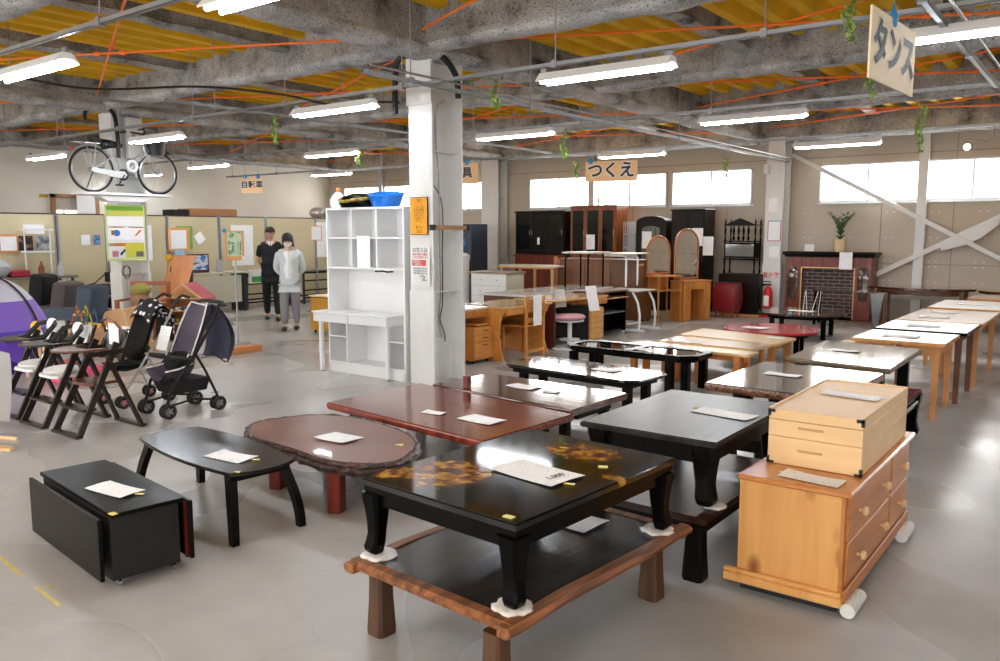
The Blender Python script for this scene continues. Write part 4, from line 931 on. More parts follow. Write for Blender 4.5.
oval('oval_table', 'long brown oval dining table under the wall braces right of the fireplace', (-2.714, 15.75), .86, .42, .70, brownpol, dwood, lg=((-.6, -.4), (.6, -.4), (.6, .4), (-.6, .4)), edge=brownpol, apron=.09)
oval('oval_table', 'second brown oval table against the far wall, cut by the right edge', (-1.086, 15.8), .75, .42, .68, brownpol, dwood, lg=((-.6, -.4), (.6, -.4), (.6, .4), (-.6, .4)), edge=dwood)
# side table with white metal legs in front of fireplace
t = thing('side_table', 'narrow dark side table with bright metal and wooden legs before the fireplace', 'side table', (-3.45, 15.25, 0))
b = MB(); b.box(-.9, -.2, .60, .36, .2, .625, .004); b.build('tabletop', dk, t)
for x, y, m in ((-.85, -.15, lacq), (-.85, .15, lacq), (.31, .15, dwood), (.31, -.15, dwood)): b = MB(); b.box(x-.02, y-.02, 0, x+.02, y+.02, .6); b.build('leg', m, t)
b = MB(); b.rings([[(x, -.19, z) for x, z in ((.08, .6), (.3, .6), (.22, .02), (.15, .02))], [(x, -.16, z) for x, z in ((.08, .6), (.3, .6), (.22, .02), (.15, .02))]]); b.build('metal_panel', mat('brushed_grey', (120, 120, 122), .35, .6), t)
# wire chair before the fireplace
t = thing('wire_stand', 'thin white wire stand on the dark oval table before the fireplace', 'stand', (-3.85, 13.3, .402))
for x0, x1 in ((-.12, -.1), (-.06, -.09), (.02, .1), (.12, .14)):
    b = MB(); b.tube([(x0, 0, 0), (x1, .02, .32)], .005, n=6); b.build('wire', white, t)
# ------------------------------------------------------------ fireplace with brick panel
fx0, fx1 = -5.154, -3.588
t = thing('fireplace', 'dark red wood mantelpiece with a dark brick panel against the back wall', 'fireplace', ((fx0+fx1)/2, 16.25, 0)); hw = (fx1-fx0)/2; zt = 1.28
mah = wood('mahogany', (84, 28, 12), (140, 58, 30), .3, 2, .9)
b = MB(); b.box(-hw-.06, -.26, zt-.06, hw+.06, .26, zt, .008); b.box(-hw-.03, -.23, zt-.10, hw+.03, .26, zt-.06, .008); b.build('mantel_shelf', lacq, t)
for s in (-1, 1):
    b = MB(); b.box(s*hw, -.2, 0, s*(hw-.30), .24, zt-.1, .004); pl = b.build('pilaster', mah, t)
    b = MB(); b.lathe([(.0, -.32), (.07, -.3), (.1, -.1), (.1, .1), (.07, .3), (0, .32)], n=16, sy=.12, M=T(s*(hw-.14), -.2, .68)); b.build('carved_panel', dk, pl)
b = MB(); b.box(-hw+.3, -.19, zt-.30, hw-.3, .24, zt-.1, .004); b.build('frieze', mah, t)
brk, btt, bbb = nt('dark_brick')
def brick_nodes():
    N = btt.nodes; Lk = btt.links; tc = N.new('ShaderNodeTexCoord'); mp = N.new('ShaderNodeMapping'); mp.inputs['Rotation'].default_value = (PI/2, 0, 0)
    br = N.new('ShaderNodeTexBrick'); br.inputs['Scale'].default_value = 1; br.inputs['Color1'].default_value = lin(74, 28, 26); br.inputs['Color2'].default_value = lin(30, 18, 19); br.inputs['Mortar'].default_value = lin(124, 116, 110)
    br.inputs['Mortar Size'].default_value = .007; br.inputs['Brick Width'].default_value = .2; br.inputs['Row Height'].default_value = .068; br.inputs['Bias'].default_value = 0
    Lk.new(tc.outputs['Object'], mp.inputs['Vector']); Lk.new(mp.outputs[0], br.inputs['Vector']); Lk.new(br.outputs['Color'], bbb.inputs['Base Color']); bbb.inputs['Roughness'].default_value = .6
brick_nodes()
b = MB(); b.box(-hw+.3, -.1, .06, hw-.3, .0, zt-.3); b.build('brick_panel', brk, t)
b = MB(); b.box(-hw+.29, -.205, .02, -hw+.31, -.19, zt-.29); b.box(hw-.31, -.205, .02, hw-.29, -.19, zt-.29); b.box(-hw+.29, -.205, zt-.31, hw-.29, -.19, zt-.29); b.build('brass_trim', mat('brass', (206, 164, 110), .3, .6), t)
b = MB(); b.box(-hw+.3, -.19, 0, hw-.3, .2, .06); b.build('hearth', lacq, t)
p0 = (-4.194,16.1,1.318)
t = thing('potted_plant', 'small palm-like plant in a cream pot on the mantelpiece', 'potted plant', (p0[0], 16.15, zt+.001))
b = MB(); b.lathe([(.09, 0), (.1, .01), (.12, .22), (.125, .24), (.11, .24)], n=18); b.build('pot', mat('cream_pot', (216, 196, 150), .6), t)
b = MB(); rnd = random.Random(4); pl = two_tone('palm_leaf', (22, 54, 26), (60, 104, 50), 12, .5, .2, rough=.5)
for k in range(15):
    a = k*2.4+.3; L = .5+.22*rnd.random(); e = 1.0+.35*rnd.random(); pts = []
    for j in range(7): f = j/6; pts.append(Vector((math.cos(a)*L*.38*f*f, math.sin(a)*L*.3*f, .22+L*f*(1-.22*f))))
    for j in range(6):
        d = (pts[j+1]-pts[j]).normalized(); s = d.cross(Vector((math.sin(a), -math.cos(a), .2))).normalized()
        for q in (-1, 1):
            m = pts[j]; tip = m+d*.09+Vector((-math.sin(a), math.cos(a), 0))*q*.075
            b.rings([[tuple(m), tuple(m+d*.025), tuple(m+Vector((0, 0, .004)))], [tuple(tip), tuple(tip+d*.006), tuple(tip+Vector((0, 0, .002)))]])
    b.tube([tuple(p) for p in pts], .004, n=5)
b.build('fronds', pl, t, ang=80)
def card(label, c, w, h, rz=0., m=None, name='notice_sheet', cat='notice', tilt=0., thick=.004):
    b = MB(); b.box(-w/2, -h/2, 0, w/2, h/2, thick); o = b.build(name, m or paperm); o.matrix_world = T(*c) @ R(rz) @ R(PI/2+tilt, 'X'); return tag(o, label, cat)
c = (-4.714,16.0,1.313); card('small white card standing on the left of the mantelpiece', (c[0], 16.02, zt+.075), .18, .13, 0, whitem)
c = (-4.032,16.0,1.081); card('price sheet hanging from the front of the mantelpiece', (c[0], 15.98, 1.12), .23, .32)
# fire extinguisher, signs on wall column
c = (-5.368,15.9,0.329)
t = thing('fire_extinguisher', 'red fire extinguisher at the foot of the wall column', 'fire extinguisher', (-5.42, 15.86, 0)); redp = mat('extinguisher_red', (196, 20, 34), .3, coat=.3)
b = MB(); b.lathe([(.14, 0), (.14, .04), (.1, .05), (.1, .12), (.085, .13), (.085, .48), (.06, .56), (.025, .6), (.025, .63)], n=18); b.build('tank', redp, t)
b = MB(); b.box(-.1, -.02, .62, .06, .02, .65); b.box(-.12, -.015, .68, .05, .015, .70); b.build('lever', lacq, t)
b = MB(); b.tube([(-.03, -.02, .64), (-.16, -.03, .58), (-.17, -.05, .35), (-.12, -.08, .14)], .014); b.build('hose', lacq, t)
b = MB(); b.box(-.05, -.09, .22, .05, -.083, .42); b.build('tank_label', whitem, t)
t = thing('extinguisher_sign', 'small red lettering sign 消火器 on the wall column above the extinguisher'.replace('消火器 ', ''), 'sign', (-5.45, W-.52, .80))
b = MB(); b.box(-.19, -.005, -.055, .19, .0, .055); b.build('plate', whitem, t); text_obj('消火器', .12, mat('sign_red', (206, 24, 40), .5), t, T(0, -.008, 0) @ R(PI/2, 'X'), bold=.003)
c = (-5.421,16.07,1.674)
t = thing('notice_board', 'red bordered notice on the wall column right of the black shelf', 'notice', (c[0], W-.52, c[2])); b = MB(); b.box(-.13, 0, -.2, .13, .008, .2); b.build('frame', mat('notice_red', (200, 60, 80), .5), t); b = MB(); b.box(-.115, -.003, -.185, .115, .0, .185); b.build('sheet', paperm, t)
b = MB(); b.box(-.1, -.004, .185, .1, 0, .2); b.build('blue_strip', bluep, t)
c = (-5.424,16.07,1.263); card('white sheet with a black heading under the red bordered notice', (c[0]+.02, W-.52, c[2]), .2, .22)
c = (-5.461,16.07,2.179); card('small white notice high on the wall column', (c[0], W-.52, c[2]), .18, .26)
c = (-5.568,16.07,2.877); b = MB(); b.box(-.05, -.06, -.09, .05, 0, .09, .01); o = b.build('wall_sensor', whitem); o.location = (c[0]-.04, W-.51, c[2]); tag(o, 'small white sensor box near the top of the wall column', 'sensor')
# ------------------------------------------------------------ cabinets along the back wall
blkw = wood('ebony_cabinet', (14, 8, 7), (32, 19, 15), .4, 2, .8); blkw.node_tree.nodes['Principled BSDF'].inputs['Specular IOR Level'].default_value = .2; chest = wood('chestnut_cabinet', (100, 46, 14), (156, 84, 34), .3, 2, .8)
cabg = mat('cabinet_glass', (10, 9, 9), .06, spec=.35)
def cabinet(label, x0, x1, y, d, z0, z1, m, doors, name='display_cabinet', glass=True, sidem=None, crown=.03, cat='cabinet'):
    t = thing(name, label, cat, ((x0+x1)/2, y+d/2, z0)); w = x1-x0; h = z1-z0
    b = MB(); b.box(-w/2, -d/2+.02, 0, w/2, d/2, h-crown, .004); b.build('body', m, t)
    b = MB(); b.box(-w/2-.02, -d/2-.015, h-crown, w/2+.02, d/2, h, .006); b.build('cornice', m, t)
    dw = (w-.04)/doors
    for k in range(doors):
        a = -w/2+.02+k*dw; dd = MB()
        for q in ((a+.004, .05, a+.05, h-crown-.02), (a+dw-.05, .05, a+dw-.004, h-crown-.02)): dd.box(q[0], -d/2, q[1], q[2], -d/2+.02, q[3])
        dd.box(a+.05, -d/2, .05, a+dw-.05, -d/2+.02, .11); dd.box(a+.05, -d/2, h-crown-.08, a+dw-.05, -d/2+.02, h-crown-.02)
        do = dd.build('door', m, t)
        g = MB(); g.box(a+.05, -d/2+.008, .11, a+dw-.05, -d/2+.014, h-crown-.08); g.build('pane', cabg if glass else m, do)
        k_ = MB(); kx = a+dw-.03 if k % 2 == 0 else a+.03; k_.box(kx-.006, -d/2-.02, h*.45, kx+.006, -d/2, h*.45+.1); k_.build('handle', chrome, do)
    return t
yC = 15.75
def cxr(a, b_): return a, b_
cabinet('wide black glazed cabinet at the left end of the back wall row', -11.477, -10.098, yC, .5, 1.14, 2.14, blkw, 3)
cabinet('low red-brown cupboard under the wide black glazed cabinet', -11.475, -10.09, yC-.02, .55, 0, 1.13, mah, 3, 'cupboard', False)
cabinet('chestnut glazed cabinet with lit side, second from left along the back wall', -9.937, -8.757, yC, .5, 1.06, 2.24, chest, 3)
cabinet('red-brown lower cupboard under the chestnut glazed cabinet', -9.964, -8.708, yC-.02, .55, 0, 1.05, mah, 2, 'cupboard', False)
c = (-10.312,15.7,1.995)
cc = (-10.779,15.7,1.447); card('small white tag on the wide black glazed cabinet', (cc[0], yC-.03, cc[2]), .07, .16)
cc = (-9.379,15.7,1.434); card('price sheet on the front of the chestnut glazed cabinet', (cc[0], yC-.03, cc[2]), .22, .33)
t = thing('wire_rack', 'narrow pale grey slotted rack between chestnut cabinet and arch-top cabinet', 'rack', (-8.464, 15.9, 0)); gm = mat('grey_plastic', (196, 198, 202), .5)
b = MB(); b.box(-.13, -.12, 1.0, .13, .12, 1.04); b.box(-.13, -.12, 1.3, .13, .12, 1.33); b.box(-.13, -.12, 1.6, .13, .12, 1.63); b.box(-.13, .1, 0, .13, .12, 1.88); b.build('shelf', gm, t)
b = MB(); [b.box(-.13+.043*k, -.12, .95, -.12+.043*k, -.11, 1.88) for k in range(7)]; b.build('slats', gm, t)
# arch-top cabinet
x0, x1 = -8.296, -7.596
t = thing('arched_cabinet', 'black cabinet with an arched top and lattice glass', 'cabinet', ((x0+x1)/2, 16.0, 0)); w = (x1-x0)/2
P = [(-w, 0), (w, 0), (w, 1.86)]+[(w*math.cos(a)*1.0, 1.86+.13*math.sin(a)) for a in [PI*k/14 for k in range(1, 14)]]+[(-w, 1.86)]
b = MB(); b.prism(P, -.2, .2, M=R(PI/2, 'X')); b.build('body', blkw, t)
b = MB(); P2 = [(-w*.62, .95), (w*.62, .95), (w*.62, 1.7)]+[(w*.62*math.cos(a), 1.7+.08*math.sin(a)) for a in [PI*k/10 for k in range(1, 10)]]+[(-w*.62, 1.7)]; b.prism(P2, .2, .206, M=R(PI/2, 'X')); gl = b.build('pane', mat('smoked_glass', (92, 96, 80), .2), t)
b = MB(); [b.box(-w*.62+w*1.24*k/4-.005, -.212, .95, -w*.62+w*1.24*k/4+.005, -.206, 1.74) for k in range(5)]; [b.box(-w*.62, -.212, .95+.1*k, w*.62, -.206, .956+.1*k) for k in range(8)]; b.build('lattice', blkw, gl)
cc = (-8.03,15.75,1.486); card('price sheet on the black arch-top cabinet', (cc[0], 15.78, cc[2]), .22, .36)
x0, x1 = -7.46, -6.735
cabinet('tall plain black wardrobe left of the black corner shelf', x0, x1, yC, .55, 0, 2.12, blkw, 2, 'wardrobe', False, cat='wardrobe')
cc = (-6.86,15.7,1.553); card('upper price sheet on the tall black wardrobe', (cc[0], 15.72, cc[2]), .24, .36)
cc = (-6.618,15.7,1.374); card('lower price sheet at the right of the tall black wardrobe', (cc[0], 15.71, cc[2]), .22, .38)
# etagere
x0, x1 = -6.374, -5.699
t = thing('corner_shelf', 'black turned-post display shelf with finials and a lower cupboard', 'shelf', ((x0+x1)/2, 16.05, 0)); w = (x1-x0)/2
for sx in (-1, 1):
    for sy in (-1, 1):
        b = MB(); b.lathe([(.012, .8), (.022, .86), (.012, .95), (.02, 1.05), (.012, 1.1), (.02, 1.5), (.012, 1.55), (.022, 1.68), (.01, 1.78), (.02, 1.84), (.004, 1.92)], n=10, M=T(sx*(w-.03), sy*.15, 0)); b.build('post', lacq, t)
for z in (1.1, 1.46, 1.78): b = MB(); b.box(-w, -.18, z, w, .18, z+.02, .004); b.build('shelf_board', lacq, t)
b = MB(); b.box(-w+.02, -.16, 1.14, w-.02, .16, 1.44); bd_ = b.build('glazed_box', lacq, t); b = MB(); b.box(-w+.05, -.165, 1.17, w-.05, -.16, 1.41); b.build('pane', mat('box_glass', (110, 112, 110), .08, coat=1), bd_)
b = MB(); b.rings([[(-w*.9, y, 1.8), (w*.9, y, 1.8), (w*.5, y, 1.86), (0, y, 1.93), (-w*.5, y, 1.86)] for y in (-.18, -.15)]); b.build('crest', lacq, t)
for k in range(4): b = MB(); b.lathe([(.01, 0), (.03, .05), (.012, .1), (.03, .2), (.01, .3)], n=8, M=T(-.15+.1*k, -.1, 1.48)); b.build('spindle', lacq, t)
b = MB(); b.box(-w-.05, -.24, .12, w+.1, .2, .82, .006); b.box(-w-.03, -.2, 0, w+.08, .18, .12); b.build('cupboard', blkw, t)
b = MB(); b.box(-.45, -.08, 0, .35, .08, .045, .004); o = b.build('wooden_batten', bwood); o.location = (-5.835, 15.62, 0); tag(o, 'pale wooden batten on the floor before the black display shelf', 'batten')
# red barrel-sided cabinet, dressers with mirrors
t = thing('red_cabinet', 'small dark red bow-sided cabinet right of the mirrored dressers', 'cabinet', (-6.0, 15.25, 0)); rc = mat('dark_red_lacquer', (120, 22, 28), .3, coat=.4)
b = MB(); b.rings([[(-.22*k, -.22*k, z), (.22*k, -.22*k, z), (.22*k, .22*k, z), (-.22*k, .22*k, z)] for z, k in ((.12, .85), (.2, .95), (.4, 1.04), (.58, .98), (.66, .88))]); b.build('body', rc, t)
b = MB(); b.box(-.22, -.22, .66, .22, .22, .68, .004); b.build('top', rc, t)
for sx in (-1, 1):
    for sy in (-1, 1): b = MB(); b.cyl((sx*.15, sy*.15, 0), (sx*.15, sy*.15, .12), .018, .028, n=8); b.build('leg', rc, t)
mirm = mat('mirror_glass', (236, 236, 236), .02, 1.)
drw = wood('dresser_wood', (170, 100, 38), (206, 140, 68), .35, 2, .8)
def arch(w, h0, h1, n=12): return [(-w, h0), (w, h0)]+[(w*math.cos(a), h1+w*1.05*math.sin(a)) for a in [PI*k/n for k in range(n+1)]]
def dresser(label, x, y0, y1, dep, zt, mh, mw, big):
    """faces +x; mirror on top"""
    t = thing('dressing_table', label, 'dressing table', (x, (y0+y1)/2, 0)); w = (y1-y0)/2
    if big:
        for s in (-1, 1):
            b = MB(); q0, q1 = (s*w, s*(w-.16)) if s > 0 else (-w, -w+.16); b.box(-dep/2, min(q0, q1), 0, dep/2-.015, max(q0, q1), zt-.02, .003); pd = b.build('pedestal', drw, t)
            for k in range(4 if s < 0 else 1):
                dz = (zt-.08)/4; d = MB(); zz0 = zt-.04-dz*(k+1) if s < 0 else .06; zz1 = zt-.05-dz*k
                d.box(dep/2-.01, min(q0, q1)+.015, zz0, dep/2+.008, max(q0, q1)-.015, zz1, .003); dr = d.build('drawer', drw, pd); kn = MB(); kn.sph((dep/2+.016, (q0+q1)/2, (zz0+zz1)/2), .012, n=8); kn.build('knob', dwood, dr)
        b = MB(); b.box(-dep/2, -w+.16, zt-.16, dep/2-.01, w-.16, zt-.02); b.box(-dep/2, -w+.16, .1, -dep/2+.015, w-.16, zt-.16); b.build('centre_drawer', drw, t)
    else:
        for sx in (-1, 1):
            for sy in (-1, 1): b = MB(); b.box(sx*(dep/2-.02)-.012, sy*(w-.02)-.012, 0, sx*(dep/2-.02)+.012, sy*(w-.02)+.012, zt-.02); b.build('leg', drw, t)
        b = MB(); b.box(-dep/2, -w, zt-.28, dep/2, w, zt-.26); b.box(-dep/2, -w, zt-.26, -dep/2+.015, w, zt-.02); b.build('shelf', drw, t)
        b = MB(); b.tube([(dep/2-.02, -w*.2, zt-.27), (dep/2-.02, -w*.2, zt-.05), (dep/2-.02, -w*.1, zt+.0), (dep/2-.02, w*.9, zt)], .012); b.build('rail', drw, t)
    b = MB(); b.box(-dep/2-.01, -w-.02, zt-.02, dep/2+.015, w+.02, zt, .006); b.build('top', drw, t)
    Mm = T(-dep/2+.06, 0, zt+.03) @ R(PI/2) @ R(PI/2, 'X')
    P = arch(mw, 0, mh); f = MB(); f.tube([(p[0], p[1], 0) for p in P], .022, n=8, closed=True, M=Mm); f.box(-mw*.5, -.04, -.02, mw*.5, 0, .02, M=Mm); f.rings([[(p[0], p[1], -.02) for p in P], [(p[0], p[1], -.008) for p in P]], M=Mm); fr = f.build('mirror_frame', wood('dresser_frame', (150, 84, 40), (190, 120, 66), .3, 2, coat=.3) if 'dresser_frame' not in MATS else MATS['dresser_frame'], t)
    g = MB(); g.rings([[(p[0]*.94, .01+p[1]*.98, -.006) for p in P], [(p[0]*.94, .01+p[1]*.98, .004) for p in P]], M=Mm); g.build('mirror_glass', mirm, fr)
    return t
dresser('narrow dressing table with small arched mirror, left of the taller mirrored one', -6.66, 13.50, 14.06, .42, .86, .40, .27, False).rotation_euler.z = -.42
dresser('drawer dressing table with tall arched mirror, beside the red cabinet', -6.36, 14.02, 14.66, .40, .76, .62, .28, True).rotation_euler.z = -.42
# big plain sideboard behind desks
t = thing('sideboard', 'large plain brown cabinet turned sideways behind the desks', 'cabinet', (-7.62, 13.55, 0)); sbw = wood('brown_panel', (96, 58, 30), (128, 82, 46), .35, 2, .6)
b = MB(); b.box(-1.0, -.25, .04, .7, .3, 1.12, .004); b.build('carcass', sbw, t); b = MB(); b.box(-1.02, -.27, 1.12, .72, .32, 1.15, .004); b.build('top', sbw, t); b = MB(); b.box(-.98, -.23, 0, .68, .28, .04); b.build('plinth', black, t)
for k in range(3): b = MB(); b.box(-.98+.56*k, -.265, .1, -.43+.56*k, -.25, 1.08, .003); b.build('door', sbw, t)
cc = (-6.864,13.25,1.063); b = MB(); b.box(-.05, -.004, -.02, .05, 0, .02); o = b.build('name_plate', oak); o.location = (cc[0], 13.28, cc[2]); tag(o, 'tiny pale plate on the large plain brown cabinet', 'plate')
# fridge, white bin and pale curtain left of the back wall column
t = thing('refrigerator', 'tall dark blue-grey refrigerator with pale side behind the big white column', 'refrigerator', (-12.15, 14.9, 0))
b = MB(); b.box(-.62, -.3, .02, -.2, .3, 1.85, .01); b.build('side_panel', whitem, t); b = MB(); b.box(-.2, -.32, .02, .28, .3, 1.84, .01); b.build('door', mat('blue_grey_door', (66, 76, 92), .3), t)
b = MB(); b.box(0.0, -.335, 1.35, .12, -.32, 1.5); b.build('sticker', bluep, t)
b = MB(); b.box(.24, -.34, .6, .27, -.32, 1.0); b.build('handle', lacq, t)
t = thing('round_bin', 'white round-lidded bin by the refrigerator', 'bin', (-11.35, 13.6, 0)); b = MB(); b.lathe([(.16, 0), (.18, 1.1)], n=16); b.build('body', whitem, t); b = MB(); b.lathe([(.19, 1.1), (.19, 1.15), (.12, 1.2), (.0, 1.21)], n=16); b.build('lid', white, t)
# ------------------------------------------------------------ desk row facing right
hon = wood('honey_desk', (196, 122, 48), (222, 154, 76), .35, 1, .7, coat=.2); hont = wood('honey_desk_top', (206, 158, 100), (226, 184, 130), .18, 1, .7, coat=.5)
def drawers(t, x, y0, y1, z0, z1, n, m, hm=None, sizes=None):
    sizes = sizes or [1]*n; tot = sum(sizes); z = z1
    for s in sizes:
        h = (z1-z0)*s/tot; b = MB(); b.box(x, y0+.006, z-h+.005, x+.016, y1-.006, z-.005, .002); dr = b.build('drawer', m, t)
        k = MB(); yc = (y0+y1)/2; k.box(x+.016, yc-.05, z-h*.5-.006+(.0 if s < 2 else h*.3), x+.026, yc+.05, z-h*.5+.008+(0 if s < 2 else h*.3), .002); k.build('drawer_handle', hm or dwood, dr); z -= h
# desk A beside the column, open drawer unit below
t = thing('desk', 'honey wood desk with thin drawers right beside the big white column', 'desk', (-6.85, 8.3, 0))
b = MB(); b.box(-.35, -.75, .675, .42, .05, .70, .004); b.build('desktop', whitetop, t)
b = MB(); b.box(-.35, -.73, .57, .40, .03, .675, .003); b.build('drawer_case', hon, t)
for y0 in (-.73, -.35): b = MB(); b.box(.40, y0+.01, .58, .415, y0+.36, .67, .002); b.build('drawer', hon, t)
b = MB(); b.box(-.3, -.36, .47, .47, .02, .495); b.build('pull_out_shelf', hon, t)
b = MB(); b.box(-.35, .0, 0, .38, .03, .57, .003); b.build('side_panel', hon, t); b = MB(); b.box(-.35, -.73, 0, .38, -.70, .57, .003); b.build('side_panel', hon, t)
t = thing('drawer_pedestal', 'honey wood three-drawer pedestal on casters beside the big white column', 'drawer unit', (-6.52, 8.03, 0))
b = MB(); b.box(-.40, -.2, .04, .17, .25, .46, .003); b.build('carcass', hon, t); drawers(t, .17, -.2, .25, .05, .455, 3, hon, sizes=[1, 1, 2.6])
for x in (-.4, .12):
    for y in (-.15, .14): b = MB(); b.cyl((x, y-.01, .02), (x, y+.01, .02), .02, n=10); b.build('caster', lacq, t)
t = thing('wooden_chair', 'round-backed wooden chair tucked behind the big white column', 'chair', (-7.55, 8.35, 0))
b = MB(); b.box(-.2, -.2, .42, .2, .2, .45, .01); b.build('seat', hon, t); b = MB(); b.lathe([(.02, -.3), (.18, -.25), (.2, 0), (.18, .2), (.05, .25)], n=16, sy=.1, M=T(.1, .2, .72) @ R(.9)); b.build('backrest', wood('orange_back', (170, 92, 36), (200, 122, 58), .3, 2), t)
for x in (-.17, .17):
    for y in (-.17, .17): b = MB(); b.box(x-.018, y-.018, 0, x+.018, y+.018, .42); b.build('leg', hon, t)
# desk B with curved side panels
t = thing('desk', 'honey wood study desk with curved side panels and the tagged chair before it', 'desk', (-6.6, 8.82, 0))
b = MB(); b.box(-.35, -.6, .67, .45, .50, .70, .004); b.build('desktop', hont, t)
b = MB(); b.box(-.30, -.53, .58, .42, .42, .67, .003); b.build('drawer_case', hon, t); b = MB(); b.box(.42, -.50, .59, .435, .40, .665, .002); b.build('drawer', hon, t)
for y in (-.57, .43):
    b = MB(); P = [(-.35, 0), (.42, 0), (.36, .18), (.34, .36), (.37, .54), (.44, .67), (-.35, .67)]; b.prism([(p[0], p[1]) for p in P], -.015, .015, M=T(0, y, 0) @ R(PI/2, 'X')); b.build('side_panel', hon, t)
b = MB(); b.box(-.33, -.54, .2, -.30, .41, .58); b.box(-.3, -.54, .40, .05, .41, .42); b.build('back_shelf', hon, t)
t = thing('wooden_chair', 'honey wood chair with a price sheet on its back before the curved desk', 'chair', (-6.28, 8.89, 0))
for y in (-.21, .19):
    b = MB(); b.box(.12, y-.02, 0, .155, y+.02, .80, .004); b.build('back_leg', hon, t); b = MB(); b.box(-.26, y-.018, 0, -.225, y+.018, .40, .004); b.build('front_leg', hon, t)
b = MB(); b.box(-.27, -.22, .40, .12, .20, .425, .006); b.build('seat', hon, t)
for z in (.50, .64, .74): b = MB(); b.box(.13, -.19, z-.04, .15, .17, z+.03, .004); b.build('back_rail', hon, t)
b = MB(); b.box(.13, -.19, .06, .15, .17, .10); b.build('stretcher', hon, t)
card('long price sheet hanging on the back of the honey wood chair', (-6.10, 8.88, .62), .19, .40, PI/2)
# desk C, with ped and stool
t = thing('desk', 'wooden desk with slim right-hand drawer stack behind the pink stool', 'desk', (-6.6, 10.3, 0))
b = MB(); b.box(-.35, -.8, .675, .42, .62, .70, .004); b.build('desktop', hont, t); b = MB(); b.box(-.3, .18, .57, .40, .60, .675, .003); b.build('drawer_case', hon, t); b = MB(); b.box(.40, .19, .585, .414, .59, .665); b.build('drawer', hon, t)
b = MB(); b.box(-.35, -.78, 0, .35, -.75, .675); b.build('side_panel', mat('dark_red_panel', (84, 30, 18), .4), t); b = MB(); b.box(-.35, -.75, .3, -.32, .6, .675); b.build('back_panel', dwood, t)
t = thing('drawer_pedestal', 'light wood five-drawer pedestal right of the pink stool', 'drawer unit', (-6.42, 10.68, 0))
b = MB(); b.box(-.42, -.225, .02, .16, -.205, .55); b.build('shade_panel', dark, t)  # dark sheet standing in for the shade beside the pedestal
b = MB(); b.box(-.4, -.2, .03, .17, .2, .52, .003); b.build('carcass', hon, t); drawers(t, .17, -.2, .2, .05, .51, 5, wood('pale_drawer', (204, 150, 76), (222, 172, 100), .35, 1), oak, [1, 1, 1, 1, 1.6])
# pink stool
pinkm = mat('pink_fabric', (196, 146, 156), .8); plas = mat('white_plastic', (226, 226, 228), .4)
t = thing('swivel_chair', 'small swivel chair with pink seat and grey-white plastic back', 'chair', (-6.12, 9.72, 0))
b = MB(); b.lathe([(.0, .42), (.17, .42), (.215, .45), (.215, .47), (.18, .495), (0, .5)], n=24, sy=1.1); b.build('seat', pinkm, t); b = MB(); b.lathe([(.19, .4), (.2, .42), (.0, .42)], n=24, sy=1.1); b.build('seat_shell', plas, t)
b = MB(); b.cyl((0, 0, .06), (0, 0, .41), .032, n=12); b.build('post', plas, t)
b = MB(); b.lathe([(.24, .0), (.26, .02), (.25, .035), (.06, .05), (.0, .06)], n=5*4); b.build('base', plas, t)
b = MB(); b.lathe([(0, .14), (.14, .135), (.145, .15), (.0, .155)], n=24, sy=1.1); b.build('foot_ring', plas, t)
b = MB(); b.tube([(-.2, 0, .44), (-.28, 0, .52), (-.26, 0, .7)], .018); b.build('back_post', plas, t)
b = MB(); b.sheet(lambda u, v: (.23*math.sin(0)+(-.24)+.05*abs(u-.5)**2*4, (u-.5)*.36*(1-.35*v*v), .58+.26*v), 10, 8); b.sheet(lambda u, v: (-.225+.05*abs(u-.5)**2*4, (.5-u)*.36*(1-.35*v*v), .58+.26*v), 10, 8); b.build('backrest', plas, t)
card('large price sheet hanging from the swivel chair back', (-5.95, 10.05, .71), .22, .36, PI/2-.2, tilt=-.25)
# black desk and white legged computer desk
t = thing('computer_desk', 'black two-tier computer desk on casters next to the light pedestal', 'desk', (-6.6, 11.45, 0))
b = MB(); b.box(-.3, -.4, .70, .25, .42, .72, .003); b.build('desktop', wood('dark_brown_top', (84, 52, 34), (118, 78, 54), .3, 1), t); b = MB(); b.box(-.2, -.38, .60, .28, .38, .615, .003); b.build('keyboard_shelf', mat('tan_shelf', (176, 128, 92), .5), t)
for y in (-.39, .39): b = MB(); b.box(-.28, y-.012, .05, .22, y+.012, .70); b.build('side_panel', lacq, t)
b = MB(); b.box(-.28, -.38, .1, -.26, .38, .7); b.box(-.28, -.38, .08, .2, .38, .1); b.build('back_panel', lacq, t); b = MB(); b.box(-.2, -.37, .36, .22, .37, .375); b.build('shelf', mat('grey_shelf', (120, 124, 126), .3), t)
for y in (-.36, .36):
    b = MB(); b.cyl((.2, y-.012, .025), (.2, y+.012, .025), .025, n=10); b.build('caster', plas, t)
t = thing('computer_desk', 'white framed computer desk with curved front leg, far end of desk row', 'desk', (-6.5, 12.2, 0))
b = MB(); b.box(-.35, -.30, .68, .32, .30, .70, .003); b.build('desktop', mat('pale_grey_top', (206, 200, 190), .25), t)
for y in (-.28, .28):
    b = MB(); b.tube([(.2, y, .68), (.3, y, .5), (.34, y, .3), (.33, y, .1), (.3, y, .03)], .02); b.build('front_leg', white, t); b = MB(); b.tube([(-.3, y, .68), (-.3, y, .03)], .018); b.build('rear_leg', white, t); b = MB(); b.box(-.3, y-.02, .03, .42, y+.02, .07); b.build('foot', white, t)
b = MB(); b.box(-.3, -.26, .12, .1, .26, .14); b.build('lower_shelf', plas, t)
